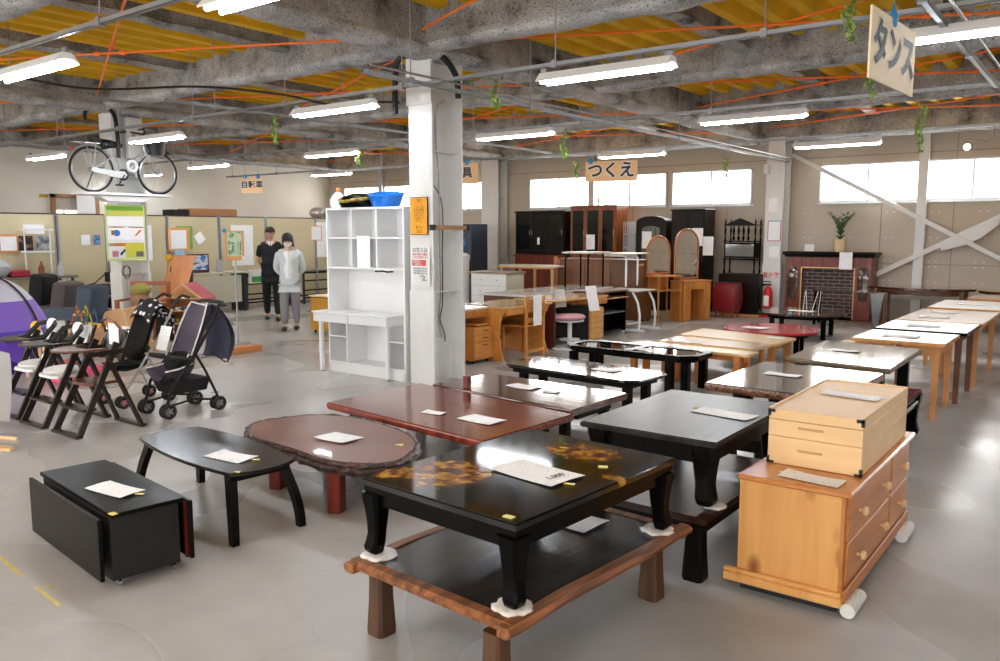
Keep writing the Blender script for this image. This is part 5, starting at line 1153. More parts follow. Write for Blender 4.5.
# over-desk shelves standing on desks
t = thing('desk_shelf', 'black tubular over-desk shelf standing on the desks', 'shelf', (-7.3, 12.0, .712)); tb = MB()
for x, y in ((.25, -.25), (.25, .25), (-.2, -.25), (-.2, .25)): tb = MB(); tb.tube([(x, y, 0), (x, y, .54), (x, y*.9, .58)], .016); tb.build('post', lacq, t)
b = MB(); b.box(-.25, -.3, .58, .3, .45, .605, .003); b.build('shelf_board', mat('grey_board', (190, 182, 172), .3), t)
t = thing('desk_shelf', 'white tubular over-desk shelf right of the black one', 'shelf', (-7.0, 12.72, .712))
for y in (-.2, .22): b = MB(); b.tube([(.25, y, 0), (.25, y, .48), (.22, y, .53), (-.2, y, .54)], .018); b.build('tube_frame', white, t)
b = MB(); b.box(-.3, -.25, .555, .3, .55, .575, .003); b.build('shelf_board', mat('cream_board', (222, 218, 190), .3), t)
# light wood table behind the front desks, white chest
t = thing('work_table', 'pale narrow table with slatted pale wood ends behind the desks', 'table', (-9.05, 13.2, 0))
b = MB(); b.box(-.75, -.3, .98, .55, .3, 1.01, .004); b.build('tabletop', mat('pale_birch_top', (216, 208, 184), .3), t); b = MB(); b.box(-.75, -.31, .95, .55, -.29, .98); b.build('edge', bwood, t)
for x in (-.7, -.25, .1, .5): b = MB(); b.box(x-.02, -.28, 0, x+.02, -.24, .95); b.build('leg', wood('pale_post', (200, 160, 110), (222, 186, 140), .5, 2) if 'pale_post' not in MATS else MATS['pale_post'], t)
t = thing('guard_rail', 'reddish wooden bed rail standing behind the pale narrow table', 'bed rail', (-8.6, 13.9, 0)); sal = wood('salmon_wood', (176, 108, 70), (202, 138, 98), .5, 2)
for x in (-.5, .1, .62): b = MB(); b.box(x-.04, -.03, 0, x+.04, .03, 1.16 if x < .6 else 1.12, .01); b.build('post', sal, t)
b = MB(); b.box(-.5, -.015, 1.02, .62, .015, 1.10); b.build('rail', sal, t)
t = thing('white_chest', 'low cream-sided chest with white drawers and brown top behind the desks', 'chest of drawers', (-9.35, 12.3, 0))
b = MB(); b.box(-.42, -.3, .05, .42, .25, .88, .003); b.build('carcass', mat('cream_side', (206, 202, 172), .5), t); b = MB(); b.box(-.45, -.33, .88, .45, .27, .915, .004); b.build('top', mat('taupe_top', (150, 132, 112), .4), t)
for z0, z1 in ((.66, .87), (.46, .65), (.2, .45)):
    b = MB(); b.box(-.41, -.315, z0, .41, -.30, z1, .003); dr = b.build('drawer', whitem, t)
    for x in (-.18, .2): k = MB(); k.sph((x, -.325, (z0+z1)/2), .014, n=8); k.build('knob', galv, dr)
t = thing('side_desk', 'long pale-topped desk running behind the front desks', 'desk', (-7.45, 11.0, 0)); b = MB(); b.box(-.45, -1.1, .68, .42, 1.6, .71, .004); b.build('desktop', mat('grey_white_top', (214, 212, 206), .15, coat=.4), t); b = MB(); b.box(-.4, -1.05, .1, -.37, 1.55, .68); b.box(-.4, -1.05, 0, .4, -1.02, .68); b.box(-.4, 1.52, 0, .4, 1.55, .68); b.build('panel', dwood, t)
# ------------------------------------------------------------ white desk hutch
hx0, hx1 = -7.45, -6.19
t = thing('white_hutch', 'tall white desk with cubby shelves beside the big white column', 'desk hutch', ((hx0+hx1)/2, 6.62, 0)); w = (hx1-hx0)/2; H_ = 1.93
b = MB()
for x in (-w, w-.022): b.box(x, -.17, 0, x+.022, .17, H_)
b.box(-w+.022, .15, .0, w-.022, .17, H_); b.box(-w+.022, -.17, H_-.025, w-.022, .15, H_); b.build('carcass', white, t)
for z in (1.24,): b = MB(); b.box(-w+.022, -.17, z-.012, w-.022, .15, z+.012); b.build('shelf_board', white, t)
cw = (2*w-.044)/3
for k in (1, 2): b = MB(); b.box(-w+.022+cw*k-.011, -.17, 1.252, -w+.022+cw*k+.011, .15, H_-.025); b.build('divider', white, t)
for k in range(3): b = MB(); b.box(-w+.022+cw*k+.012, -.165, 1.575, -w+.022+cw*(k+1)-.012, .15, 1.595); b.build('shelf_board', white, t)
b = MB(); b.box(-w+.01, -.17, .0, w-.01, -.14, .11); b.build('plinth', white, t); b = MB(); b.box(-w+.022, -.16, .11, w-.022, .15, .13); b.build('shelf_board', white, t)
b = MB(); b.box(-w+.3, -.165, .13, -w+.318, .15, .6); b.build('divider', white, t); b = MB(); b.box(w-.3, -.165, .13, w-.282, .15, .6); b.build('divider', white, t)
b = MB(); b.box(-w+.022, -.16, .42, -w+.3, .15, .438); b.box(w-.3+.018, -.16, .42, w-.022, .15, .438); b.build('shelf_board', white, t)
dk_ = MB(); dk_.box(-w-.17, -.28, .70, w-.17, .12, .722, .003); dk_.build('desktop', white, t)
b = MB(); b.box(-w-.15, -.26, .60, w-.19, .10, .70, .003); b.build('drawer_case', white, t)
for x0, x1 in ((-w-.15, -.18), (-.17, w-.19)): b = MB(); b.box(x0+.003, -.275, .605, x1-.003, -.26, .695, .002); b.build('drawer', white, t)
for x in (-w-.06, w-.22): b = MB(); b.box(x-.022, -.25, .015, x+.022, -.206, .60, .003); lg_ = b.build('leg', white, t); b = MB(); b.cyl((x, -.228, 0), (x, -.228, .016), .02, n=10); b.build('foot', galv, lg_)
b = MB(); b.tube([(w-.42, -.2, 1.215), (w-.3, -.205, 1.222), (w-.24, -.2, 1.212), (w-.14, -.205, 1.22)], .009); b.build('cable_clip', lacq, t)
card('printed price sheet hanging in the middle cubby of the white hutch', ((hx0+hx1)/2+.01, 6.62-.18, 1.43), .20, .36, .05)
zt = H_+.002
o = thing('plastic_tub', 'bright blue plastic tub tipped on top of the white hutch', 'tub', (-6.66, 6.66, zt)); b = MB(); b.lathe([(.16, .0), (.2, .12), (.215, .125), (.21, .135), (.19, .13), (.15, .02), (.0, .015)], n=24); b.build('tub', mat('blue_plastic', (20, 120, 220), .3), o, rot=(0.12, .1, 0), loc=(0, 0, .02))
o = thing('round_basket', 'black and yellow woven basket on top of the white hutch', 'basket', (-7.05, 6.63, zt)); b = MB(); b.lathe([(.22, 0), (.25, .05), (.2, .13), (.1, .16), (0, .165)], n=24); b.build('bowl', lacq, o); b = MB(); b.tube([(.24*math.cos(a), .24*math.sin(a), .06+.07*abs(math.sin(a*.5+.8))) for a in [2*PI*k/30 for k in range(30)]], .02, closed=True); b.build('woven_rim', two_tone('woven_yellow', (60, 50, 20), (200, 170, 60), 60, .5, .1), o)
o = thing('jug', 'white jug with an orange cap on the left of the white hutch top', 'jug', (-7.45, 6.65, zt)); b = MB(); b.lathe([(.08, 0), (.1, .03), (.1, .1), (.06, .16), (.03, .19)], n=18); b.build('body', white, o); b = MB(); b.cyl((0, 0, .19), (0, 0, .24), .03, n=12); b.build('cap', mat('orange_cap', (220, 130, 60), .5), o)
# notices on the main column
yc = COLY-.25-.022
def sheet_on(label, c, w_, h_, m, rz=0., name='notice_sheet', thick=.004): return card(label, c, w_, h_, rz, m, name)
orangep = printed('orange_notice_paper', (238, 160, 24), (120, 66, 20), 60, .5)
c = (-5.932,6.43,1.821)
t = thing('notice_sheet', 'orange handwritten notice with a cart drawing on the big white column', 'notice', (COLX-.01, yc, c[2])); b = MB(); b.box(-.125, -.003, -.20, .125, .001, .20); b.build('backing', lacq, t); b = MB(); b.box(-.118, -.006, -.193, .118, -.003, .193)
o = b.build('orange_paper', mat('orange_paper', (240, 164, 30), .6), t); brn = mat('brown_ink', (110, 62, 20), .7); redi = mat('red_ink', (206, 40, 30), .7)
Mx = R(PI/2, 'X')
text_obj('＼ ご協力 ／', .04, brn, t, T(0, -.0065, .165) @ Mx)
for k, (s, m_) in enumerate((('カートの', redi), ('ごりようは', brn), ('店内の通路', brn), ('では周りの', brn), ('お客さまに', brn), ('ご注意して', brn), ('ください。', brn))): text_obj(s, .03, m_, t, T(0, -.0065, .125-.03*k) @ Mx, thick=.0005)
b = MB(); b.tube([(-.05, -.008, -.1), (-.035, -.008, -.1), (-.02, -.008, -.15), (.035, -.008, -.15), (.05, -.008, -.115), (-.03, -.008, -.115)], .003, n=5); b.cyl((-.012, -.01, -.17), (-.012, -.006, -.17), .009, n=10); b.cyl((.028, -.01, -.17), (.028, -.006, -.17), .009, n=10); b.build('cart_drawing', brn, t)
c2 = (-5.941,6.43,1.292)
t = thing('notice_sheet', 'white notice with a red box under the orange one on the column', 'notice', (COLX+.0, yc, c2[2])); b = MB(); b.box(-.14, -.003, -.21, .14, .001, .21); b.build('paper', whitem, t)
gi = mat('grey_ink', (120, 120, 124), .7)
text_obj('お買上品', .055, gi, t, T(0, -.004, .165) @ Mx); text_obj('お持ち帰りの際は', .028, redi, t, T(0, -.004, .12) @ Mx); text_obj('こちらで受付します', .026, redi, t, T(0, -.004, .09) @ Mx)
b = MB(); b.box(-.115, -.006, .0, .085, -.003, .062, .001); b.build('red_box', mat('soft_red', (206, 70, 74), .6), t); text_obj('配達料金', .028, whitem, t, T(-.045, -.0075, .043) @ Mx); text_obj('1,000円～', .028, whitem, t, T(-.03, -.0075, .016) @ Mx)
for k in range(3): text_obj('家具の配達を承ります', .02, gi, t, T(0, -.004, -.03-.026*k) @ Mx)
b = MB(); b.tube([(.0, -.005, -.12), (.03, -.005, -.10), (.07, -.005, -.12), (.05, -.005, -.16), (.1, -.005, -.15)], .004, n=5); b.tube([(.03, -.005, -.16), (.045, -.005, -.12)], .004, n=5); b.build('doodle', black, t)

# ------------------------------------------------------------ partitions
panm = mat('beige_partition_fabric', (206, 192, 156), .9, var=.03, vscale=40, bump=.2, bscale=300); frm = mat('dark_grey_metal', (58, 60, 66), .4, .4)
XP = -16.0; ys_ = [2.2, 4.75, 7.263, 8.217, 9.514, 10.758, 12.013, 13.5, 15.2]
wherep = ['left of everything, beyond the tent', 'at the left edge behind the white rack', 'behind the hoisted bicycle column', 'just right of the bicycle column', 'behind the leaning wooden board and screen', 'behind the green easel sign', 'behind the two people', 'behind the white hutch']
for i, (a, b_) in enumerate(zip(ys_, ys_[1:])):
    t = thing('partition_panel', 'tall beige fabric partition panel with dark metal frame ' + wherep[i], 'partition', (XP, (a+b_)/2, 0), group='beige partition panels'); w = (b_-a)/2-.045; hp = 2.0
    b = MB(); b.box(-.02, -w, .12, .02, w, hp-.02); b.build('fabric_panel', panm, t)
    b = MB(); b.box(-.025, -w-.02, hp-.02, .025, w+.02, hp+.005); b.build('top_rail', frm, t); b = MB(); b.box(-.025, -w-.02, .08, .025, w+.02, .12); b.build('bottom_rail', frm, t)
    for s in (-1, 1): b = MB(); b.box(-.025, s*(w+.0), 0, .025, s*(w+.028), hp); b.box(.0, s*(w+.004), .3, .028, s*(w+.014), hp-.01); b.build('post', galv, t)
    for s in (-1, 1): b = MB(); b.box(-.1, s*w-.02, 0, .1, s*w+.02, .03); b.build('foot', frm, t)
def pcard(label, x0, y0, x1, y1, m=None, X=None, tilt=0, name='notice_sheet', cat='notice'):
    """sheet on the partition from its world extents"""
    ww = abs(y1-y0); h = abs(x1-x0)
def wsheet(label, p, q, m=None, x=-15.965, name='notice_sheet', cat='notice', roll=0.):
    w = abs(q[1]-p[1]); h = abs(p[2]-q[2]); b = MB(); b.box(-w/2, -h/2, 0, w/2, h/2, .005); o = b.build(name, m or paperm)
    o.matrix_world = T(x, (p[1]+q[1])/2, (p[2]+q[2])/2) @ R(PI/2) @ R(PI/2, 'X') @ R(roll); return tag(o, label, cat)
darkpost = two_tone('dark_poster', (30, 20, 20), (170, 120, 90), 9, .58, .05); greyphoto = two_tone('grey_photo', (90, 96, 100), (190, 196, 200), 7, .5, .1); bluesheet = two_tone('blue_sheet', (40, 90, 150), (120, 160, 200), 14, .5, .08); corkw = mat('cork_orange', (222, 160, 104), .7)
o = thing('framed_notice', 'framed white notice hung at the far left partition', 'notice', (-15.96, 0, 0)); p, q = (-16,6.291,1.6), (-16,6.521,1.293)
p0, q0 = p, q; o.location = (-15.97, (p[1]+q[1])/2, (p[2]+q[2])/2)
b = MB(); b.box(-.005, -.16, -.17, .01, .16, .17); b.build('frame', corkw, o); b = MB(); b.box(-.15, -.14, 0, .15, .14, .004); s = b.build('sheet', paperm, o); s.matrix_local = T(.012, 0, 0) @ R(PI/2) @ R(PI/2, 'X') @ Matrix.Scale(.9, 4)
wsheet('white notice with heading above the dark poster on the left partition', (-16,6.673,1.79), (-16,7.038,1.617))
wsheet('dark red and brown poster behind the white rack', (-16,6.582,1.582), (-16,6.823,1.315), darkpost, name='poster', cat='poster')
wsheet('grey photo poster behind the right side of the white rack', (-16,6.875,1.58), (-16,7.126,1.319), greyphoto, name='poster', cat='poster')
wsheet('small white notice on the partition left of the bicycle column', (-16,7.707,1.597), (-16,7.88,1.403))
wsheet('small blue notice beside the bicycle column', (-16,7.95,1.596), (-16,8.075,1.41), bluesheet)
wsheet('long grey-white sheet just right of the poster board on the column', (-16,9.031,1.797), (-16,9.152,1.056))
wsheet('green leaflet behind the white framed sign', (-16,9.709,1.781), (-16,10.084,1.289), mat('green_leaflet', (120, 180, 70), .6))
o = wsheet('orange board sign with white sheet above the leaning wooden board', (-15.9,9.488,1.748), (-15.9,9.986,1.26), corkw, x=-15.92, name='board_sign', cat='sign')
q = MB(); q.box(-.19, -.20, .005, .17, .19, .009); s = q.build('sheet', paperm, o)
o2 = wsheet('pale blue round-cornered sticker under the orange board sign', (-15.9,9.6,1.277), (-15.9,9.826,1.167), mat('pale_blue', (160, 196, 224), .6), x=-15.88)
wsheet('small white card pinned askew on the beige partition', (-16,10.149,1.633), (-16,10.357,1.415), roll=.6)
wsheet('large grey-white sheet behind the green easel sign', (-16,11.047,1.811), (-16,11.632,0.894))
wsheet('tall printed sheet on the partition at the left edge of the hutch', (-16,13.504,1.902), (-16,13.928,1.024))
# wooden boxes and bags on top of / behind the partitions
shelfbk = thing('back_shelf', 'plain shelf unit behind the partitions carrying boxes', 'shelf', (-16.6, 11.6, 0)); b = MB(); b.box(-.35, -4.2, 1.96, .35, 3.5, 2.0); b.build('shelf_board', corkw, shelfbk)
for y in (-4.1, -.2, 3.4): b = MB(); b.box(-.3, y-.03, 0, .3, y+.03, 1.96); b.build('upright', frm, shelfbk)
b = MB(); b.box(-.25, -.6, 0, .25, .6, .17, .006); o = b.build('wooden_box', wood('box_brown', (150, 96, 50), (180, 124, 72), .5, 1)); o.location = (-16.6, 10.902, 2.002); tag(o, 'long brown wooden box lying on top behind the beige partition', 'box')
b = MB(); b.box(-.2, -.2, 0, .2, .2, .14, .006); o = b.build('dark_crate', dark); o.location = (-16.6, 10.108, 2.002); tag(o, 'small dark crate left of the long brown box above the partition', 'crate')
b = MB(); b.sph((0, 0, .14), .2, (1, 1, .7), 14); o = b.build('silver_bag', mat('silver_foil', (200, 200, 204), .3, .5, bump=1., bscale=12)); o.location = (-16.5, 14.002, 2.002); tag(o, 'crumpled silver bag above the partition left of the hutch top', 'bag')
o = thing('green_tub', 'green tub next to the crumpled silver bag', 'tub', (-16.4, 14.371, 2.002)); b = MB(); b.lathe([(.16, 0), (.2, .2), (.21, .2)], n=16); b.build('tub', mat('green_plastic', (40, 120, 70), .4), o)
# interior window on the left wall, tag and whiteboard
y0, y1 = 8.539, 9.611; z0 = 1.9
t = MB(); t.box(XL, y0, z0, XL+.06, y0+.1, 2.5); t.box(XL, y1-.1, z0, XL+.06, y1, 2.5); t.box(XL, y0, 2.42, XL+.06, y1, 2.5); f = struct('window_16', t, wood('frame_brown', (140, 96, 56), (170, 124, 80), .5, 1))
b = MB(); b.box(XL+.005, y0+.1, z0, XL+.02, y1-.1, 2.42); b.build('pane', mat('dim_room_panel', (190, 180, 170), .6), f)
lb = emit('lit_window', (255, 255, 255), 1.2)
for a in (58, 67.5):
    p = [8.557,8.784,8.828,9.093]
b = MB(); b.box(XL+.03, p[0], 1.9, XL+.045, p[1], 2.14); b.build('lit_pane', lb, f); b = MB(); b.box(XL+.03, p[2], 1.9, XL+.045, p[3], 2.14); b.build('lit_pane', lb, f)
p = [9.075,9.484,10.421,10.725]
b = MB(); b.box(0, 0, 0, .03, p[1]-p[0], .62, .004); o = b.build('whiteboard', white); o.location = (XL+.09, p[0], 1.86); tag(o, 'white board leaning high behind the partition left of the column', 'whiteboard')
b = MB(); b.box(0, 0, 0, .03, p[3]-p[2], .62, .004); o = b.build('whiteboard', white); o.location = (XL+.09, p[2], 1.86); tag(o, 'white board high behind the partition right of the column', 'whiteboard')
p, q = (-18.95,8.316,2.482), (-18.95,8.501,2.412); wsheet('small yellow label on the wall left of the inner window', p, q, mat('yellow_label', (200, 170, 30), .6), x=XL+.001)
# ------------------------------------------------------------ posters on the second column
t = thing('poster_board', 'lime green bordered poster board on the column under the bicycle', 'poster', (-12.13, 6.62, 1.62), math.radians(82))
c = (-12.1,6.516,1.638); t.location = (-12.08, c[1], c[2])
b = MB(); b.box(-.29, -.0, -.42, .29, .02, .42, .004); b.build('board', mat('lime_board', (208, 222, 140), .5), t)
def pp(n, c, x0, z0, x1, z1): b = MB(); b.box(x0, -.006, z0, x1, -.0, z1); return b.build(n, c if not isinstance(c, tuple) else mat('p_%d_%d_%d' % c, c, .6), t)
pp('top_band', (130, 186, 56), -.27, .34, .27, .40); pp('title_band', (214, 214, 96), -.27, .26, .27, .335); pp('text_panel', paperm, -.27, -.1, .27, .25)
pp('orange_strip', (236, 160, 60), -.26, .075, -.03, .1); pp('orange_strip', (236, 160, 60), .03, .075, .26, .1); pp('lower_panel', (238, 238, 236), -.27, -.38, .27, -.1)
pp('orange_box', (232, 140, 40), -.26, -.2, -.02, -.15)
b = MB(); b.box(-.02, -.009, -.37, .26, -.006, -.15); b.build('green_box', printed('green_text', (206, 206, 70), (120, 140, 60), 40, .5), t)
b = MB(); b.lathe([(0, 0), (.05, .0), (.045, .004), (0, .004)], n=14, M=T(-.14, -.007, .0) @ R(PI/2, 'X')); b.build('blue_picture', mat('picture_blue', (60, 120, 200), .5), t)
b = MB(); b.box(-.22, -.009, -.03, -.17, -.006, .04); b.build('brown_picture', mat('picture_brown', (150, 90, 40), .5), t); b = MB(); b.rings([[(x, y, z) for x, z in ((.12, -.04), (.14, -.05), (.23, .04), (.2, .05))] for y in (-.009, -.006)]); b.build('orange_picture', mat('picture_orange', (210, 120, 60), .5), t)
b = MB(); b.box(-.22, -.009, -.36, -.13, -.006, -.27); b.build('pink_picture', mat('picture_pink', (190, 120, 130), .5), t); b = MB(); b.bar((-.1, -.01, -.33), (-.03, -.01, -.25), .006, .03); b.build('pen_picture', black, t); b = MB(); b.box(.13, -.012, -.36, .24, -.009, -.28); b.build('grey_picture', mat('picture_grey', (110, 104, 96), .5), t)
p, q = (-12.736,6.5,1.747), (-12.78,6.5,1.371)
card('orange notice sheet on the narrow face of the column under the bicycle', (-12.46, 6.50, p[2]), .24, .40, 0, orangep); t = card('white notice with a red square under the orange one, bicycle column', (-12.46, 6.50, q[2]-.02), .24, .38, 0, whitem)
b = MB(); b.box(-.05, .0, .004, .06, .1, .007); b.build('red_square', MATS['soft_red'], t)
t = thing('wire_loop', 'small loop of black wire hanging under the lime poster board', 'wire', (-12.08, 6.485, 1.06)); b = MB(); b.tube([(0, .07*math.cos(a), .08*math.sin(a)) for a in [2*PI*k/18 for k in range(18)]], .006, closed=True); b.tube([(0.01, .05*math.cos(a), -.02+.1*math.sin(a)) for a in [2*PI*k/18 for k in range(18)]], .006, closed=True); b.build('loop', cabm, t)
# ------------------------------------------------------------ hoisted bicycle on its shelf
YB_, ZS = 6.0, 2.235
t = thing('bicycle_shelf', 'white slotted shelf bracketed to the column carrying the bicycle', 'shelf', (-12.05, 6.5, ZS-.04))
b = MB(); b.box(-.13, -.72, 0, .13, .72, .038, .003); b.build('shelf_board', white, t)
b = MB(); b.rings([[(x, -.45, -.012), (x, .4, -.012), (x, .25, -.09), (x, -.3, -.09)] for x in (-.1, .1)]); b.build('bracket', white, t)
silv = mat('silver_frame_paint', (196, 198, 200), .3, .7); tyre = mat('tyre_black', (16, 16, 16), .6); redr = mat('reflector_red', (200, 30, 30), .3)
bk = thing('bicycle', 'silver city bicycle hoisted on a shelf high on the column', 'bicycle', (-12.05, 6.03, ZS), PI/2)
r = .325; wb = 1.03
def wheel(x, nm, hub=.03):
    b = MB(); b.tube([(x+r*.965*math.cos(a), 0, r+r*.965*math.sin(a)) for a in [2*PI*k/40 for k in range(40)]], .018, n=8, closed=True); w_ = b.build(nm, tyre, bk)
    b = MB(); b.tube([(x+r*.89*math.cos(a), 0, r+r*.89*math.sin(a)) for a in [2*PI*k/40 for k in range(40)]], .011, n=6, closed=True); b.build('rim', silv, w_)
    b = MB()
    for k in range(16): a = 2*PI*k/16; b.cyl((x, .02*(-1)**k, r), (x+r*.88*math.cos(a), 0, r+r*.88*math.sin(a)), .0022, n=4)
    b.build('spokes', silv, w_); b = MB(); b.cyl((x, -.05, r), (x, .05, r), hub, n=12); b.build('hub', silv, w_)
wheel(0, 'rear_wheel', .04); wheel(wb, 'front_wheel')
BBx, BBz = .45, .27; H0 = (.82, .72); H1 = (.85, .60); Sx = (.33, .66)
b = MB(); b.tube([(H0[0], 0, H0[1]-.08), (.56, 0, .44), (BBx+.08, 0, .32), (BBx, 0, BBz)], .018); b.tube([(H1[0], 0, H1[1]), (.62, 0, .40), (BBx+.02, 0, BBz)], .018); b.tube([(BBx, 0, BBz), Sx+(0,) if False else (Sx[0], 0, Sx[1])], .016)
b.cyl((H0[0]-.01, 0, H0[1]+.02), (H1[0]+.01, 0, H1[1]-.04), .022)
for s in (-1, 1): b.tube([(BBx, s*.03, BBz), (0, s*.055, r)], .009); b.tube([(Sx[0]+.02, s*.02, .55), (0, s*.055, r)], .008)
b.build('frame', silv, bk)
b = MB()
for s in (-1, 1): b.tube([(.87, s*.03, .6), (.9, s*.045, .52), (.97, s*.05, .40), (wb, s*.05, r)], .010)
b.build('fork', silv, bk)
b = MB(); b.cyl((BBx, -.05, BBz), (BBx, -.042, BBz), .085, n=24); b.build('chainring', black, bk)
b = MB(); b.rings([[(x, y, z) for x, z in ((-.02, r-.03), (.35, BBz-.055), (.46, BBz-.05), (.5, BBz), (.46, BBz+.05), (.33, BBz+.05), (-.02, r+.03), (-.04, r))] for y in (-.075, -.06)]); b.build('chain_guard', mat('guard_silver', (206, 206, 204), .35, .3), bk)
b = MB(); b.tube([(.60+.075*math.cos(a), -.04, .41+.075*math.sin(a)) for a in [2*PI*k/20 for k in range(20)]], .024, n=8, closed=True); b.build('basket_lock_ring', white, bk)
b = MB(); b.tube([(Sx[0]-.18+.12*0, 0, .70), (Sx[0]-.02, 0, .715), (Sx[0]+.14, 0, .70)], [.085, .06, .03], n=12); b.build('saddle', black, bk); b = MB(); b.cyl((Sx[0], 0, .66), (Sx[0]-.01, 0, .70), .014); b.build('seat_post', silv, bk)
b = MB(); b.tube([(-.36*math.cos(a)*1.0, 0, r+.36*math.sin(a)) for a in [.15+PI*.78*k/14 for k in range(15)]], .016, n=6); b.build('rear_mudguard', silv, bk); b = MB(); b.tube([(wb-.36*math.cos(a), 0, r+.36*math.sin(a)) for a in [-.2+PI*.62*k/12 for k in range(13)]], .014, n=6); b.build('front_mudguard', silv, bk)
b = MB(); b.box(-.25, -.06, .70, .12, .06, .71); b.tube([(-.1, .07, .7), (0, .06, r)], .005); b.tube([(-.1, -.07, .7), (0, -.06, r)], .005); b.tube([(.05, -.07, .7), (0, -.06, r)], .005); b.build('rear_rack', silv, bk); b = MB(); b.cyl((-.27, 0, .62), (-.26, 0, .62), .03, n=10); b.build('reflector', redr, bk)
b = MB(); b.tube([(.80, 0, .72), (.795, 0, .86)], .012); b.tube([(.60, -.27, .93), (.7, -.25, .95), (.8, -.1, .92), (.83, 0, .90), (.8, .1, .92), (.7, .25, .95), (.6, .27, .93)], .012); b.build('handlebar', black, bk)
b = MB(); b.lathe([(.10, 0), (.13, .2), (.135, .2), (.1, .01)], n=16, sx=1.1, M=T(1.02, 0, .60)); b.build('front_basket', mat('basket_black', (30, 30, 32), .5), bk); b = MB(); b.bar((BBx, -.09, BBz), (.36, -.09, .13), .02, .012); b.box(.30, -.14, .10, .40, -.08, .125); b.build('pedal', black, bk)
b = MB(); b.bar((0, -.06, r), (.0-.12, -.08, .06), .012, .012); b.build('kickstand', black, bk)
# ------------------------------------------------------------ high chairs
hcd = wood('highchair_wood', (12, 7, 6), (34, 18, 13), .35, 2, coat=.2); hct = wood('highchair_tray', (84, 44, 26), (120, 70, 44), .3, 1, coat=.3); cush = mat('white_cushion', (238, 238, 236), .8)
def highchair(label, x, y, cushion, bars=True):
    t = thing('high_chair', label, 'high chair', (x, y, 0), -PI/2, None); hw = .20
    for s in (-1, 1):
        b = MB(); b.bar((.27, s*hw, .0), (-.10, s*(hw-.03), .74), .024, .05); b.build('front_leg', hcd, t)
        b = MB(); b.bar((-.27, s*hw, .0), (-.02, s*(hw-.03), .62), .024, .05); b.build('rear_leg', hcd, t)
        b = MB(); b.bar((-.12, s*(hw-.03), .58), (-.22, s*(hw-.03), .84), .022, .05); b.build('back_post', hcd, t); b = MB(); b.bar((.18, s*(hw-.01), .66), (-.15, s*(hw-.02), .67), .022, .04); b.build('arm', hcd, t)
    for sx in (-1, 1):
        b = MB(); b.box(sx*.27-.03, -hw-.02, 0, sx*.27+.03, hw+.02, .025, .005); b.build('foot_bar', hcd, t)
    b = MB(); b.box(.10, -hw+.02, .20, .22, hw-.02, .22, .004); b.build('foot_rest', hcd, t)
    b = MB(); b.prism([(-.12, -.16), (.12, -.17), (.16, -.1), (.16, .1), (.12, .17), (-.12, .16)], .40, .425, bev=.004); b.build('seat', cush if cushion else hct, t)
    b = MB(); b.rings([[(-.16-.06*k-.03*math.cos(u*3), u*.17, .58+.24*k+th*0) for u in [-1+2*j/10 for j in range(11)]]+[(-.19-.06*k-.03*math.cos(u*3), u*.17, .58+.24*k) for u in [1-2*j/10 for j in range(11)]] for k in (0, .5, 1)] if (th := 0) == 0 else []); b.build('backrest', hcd if not cushion else cush, t)
    P = [(.30*math.cos(a)+.02 if math.cos(a) > 0 else .02, .21*math.sin(a)) for a in [-PI/2+PI*k/16 for k in range(17)]]+[(-.02, .21), (-.02, .17), (.1, .1), (.1, -.1), (-.02, -.17), (-.02, -.21)]
    b = MB(); b.prism([(p[0]+.02, p[1]) for p in P], .69, .705); b.build('tray', hct if not cushion else hcd, t)
    if cushion:
        b = MB(); b.sph((0, 0, .45), .16, (1, 1, .25), 14); b.build('seat_cushion', cush, t)
        b = MB(); b.tube([(.02, -.16, .68), (-.1, -.15, .8), (-.2, 0, .84), (-.1, .15, .8), (.02, .16, .68)], .022); b.build('padded_hoop', black, t); b = MB(); b.sph((-.16, 0, .79), .10, (.35, 1.1, .7), 12); b.build('head_pad', cush, t)
    return t
highchair('dark brown wooden high chair nearest the camera, with a brown tray', -6.76, 3.32, False)
highchair('dark high chair with white cushion, middle one of the three', -7.33, 3.31, True)
highchair('dark high chair with white cushion, leftmost of the three', -7.87, 3.33, True)
card('white price tag hanging on the back of the nearest high chair', (-6.76, 3.49, .79), .16, .18, 0)
b = MB(); b.tube([(-.16, 0, 0), (-.1, -.05, .1), (0, -.06, .13), (.1, -.05, .1), (.16, 0, 0)], .01); o = b.build('guard_hoop', hct); o.location = (-6.76, 3.5, .80); tag(o, 'thin brown hoop on the back of the nearest high chair', 'hoop')
# ------------------------------------------------------------ strollers
alum = mat('light_alloy', (206, 206, 206), .3, .7); purp = mat('purple_grey_cloth', (84, 74, 88), .85, var=.1); blk_c = mat('black_cloth', (20, 19, 21), .85); polka, pkt, pkb = nt('polka_cloth')
def polka_nodes():
    N = pkt.nodes; Lk = pkt.links; tc = N.new('ShaderNodeTexCoord'); v = N.new('ShaderNodeTexVoronoi'); v.inputs['Scale'].default_value = 14; v.inputs['Randomness'].default_value = .5; Lk.new(tc.outputs['Object'], v.inputs['Vector'])
    r_ = N.new('ShaderNodeValToRGB'); e = r_.color_ramp.elements; e[0].position = .27; e[0].color = lin(232, 222, 228); e[1].position = .30; e[1].color = lin(20, 18, 20); Lk.new(v.outputs['Distance'], r_.inputs['Fac']); Lk.new(r_.outputs['Color'], pkb.inputs['Base Color']); pkb.inputs['Roughness'].default_value = .8
polka_nodes()
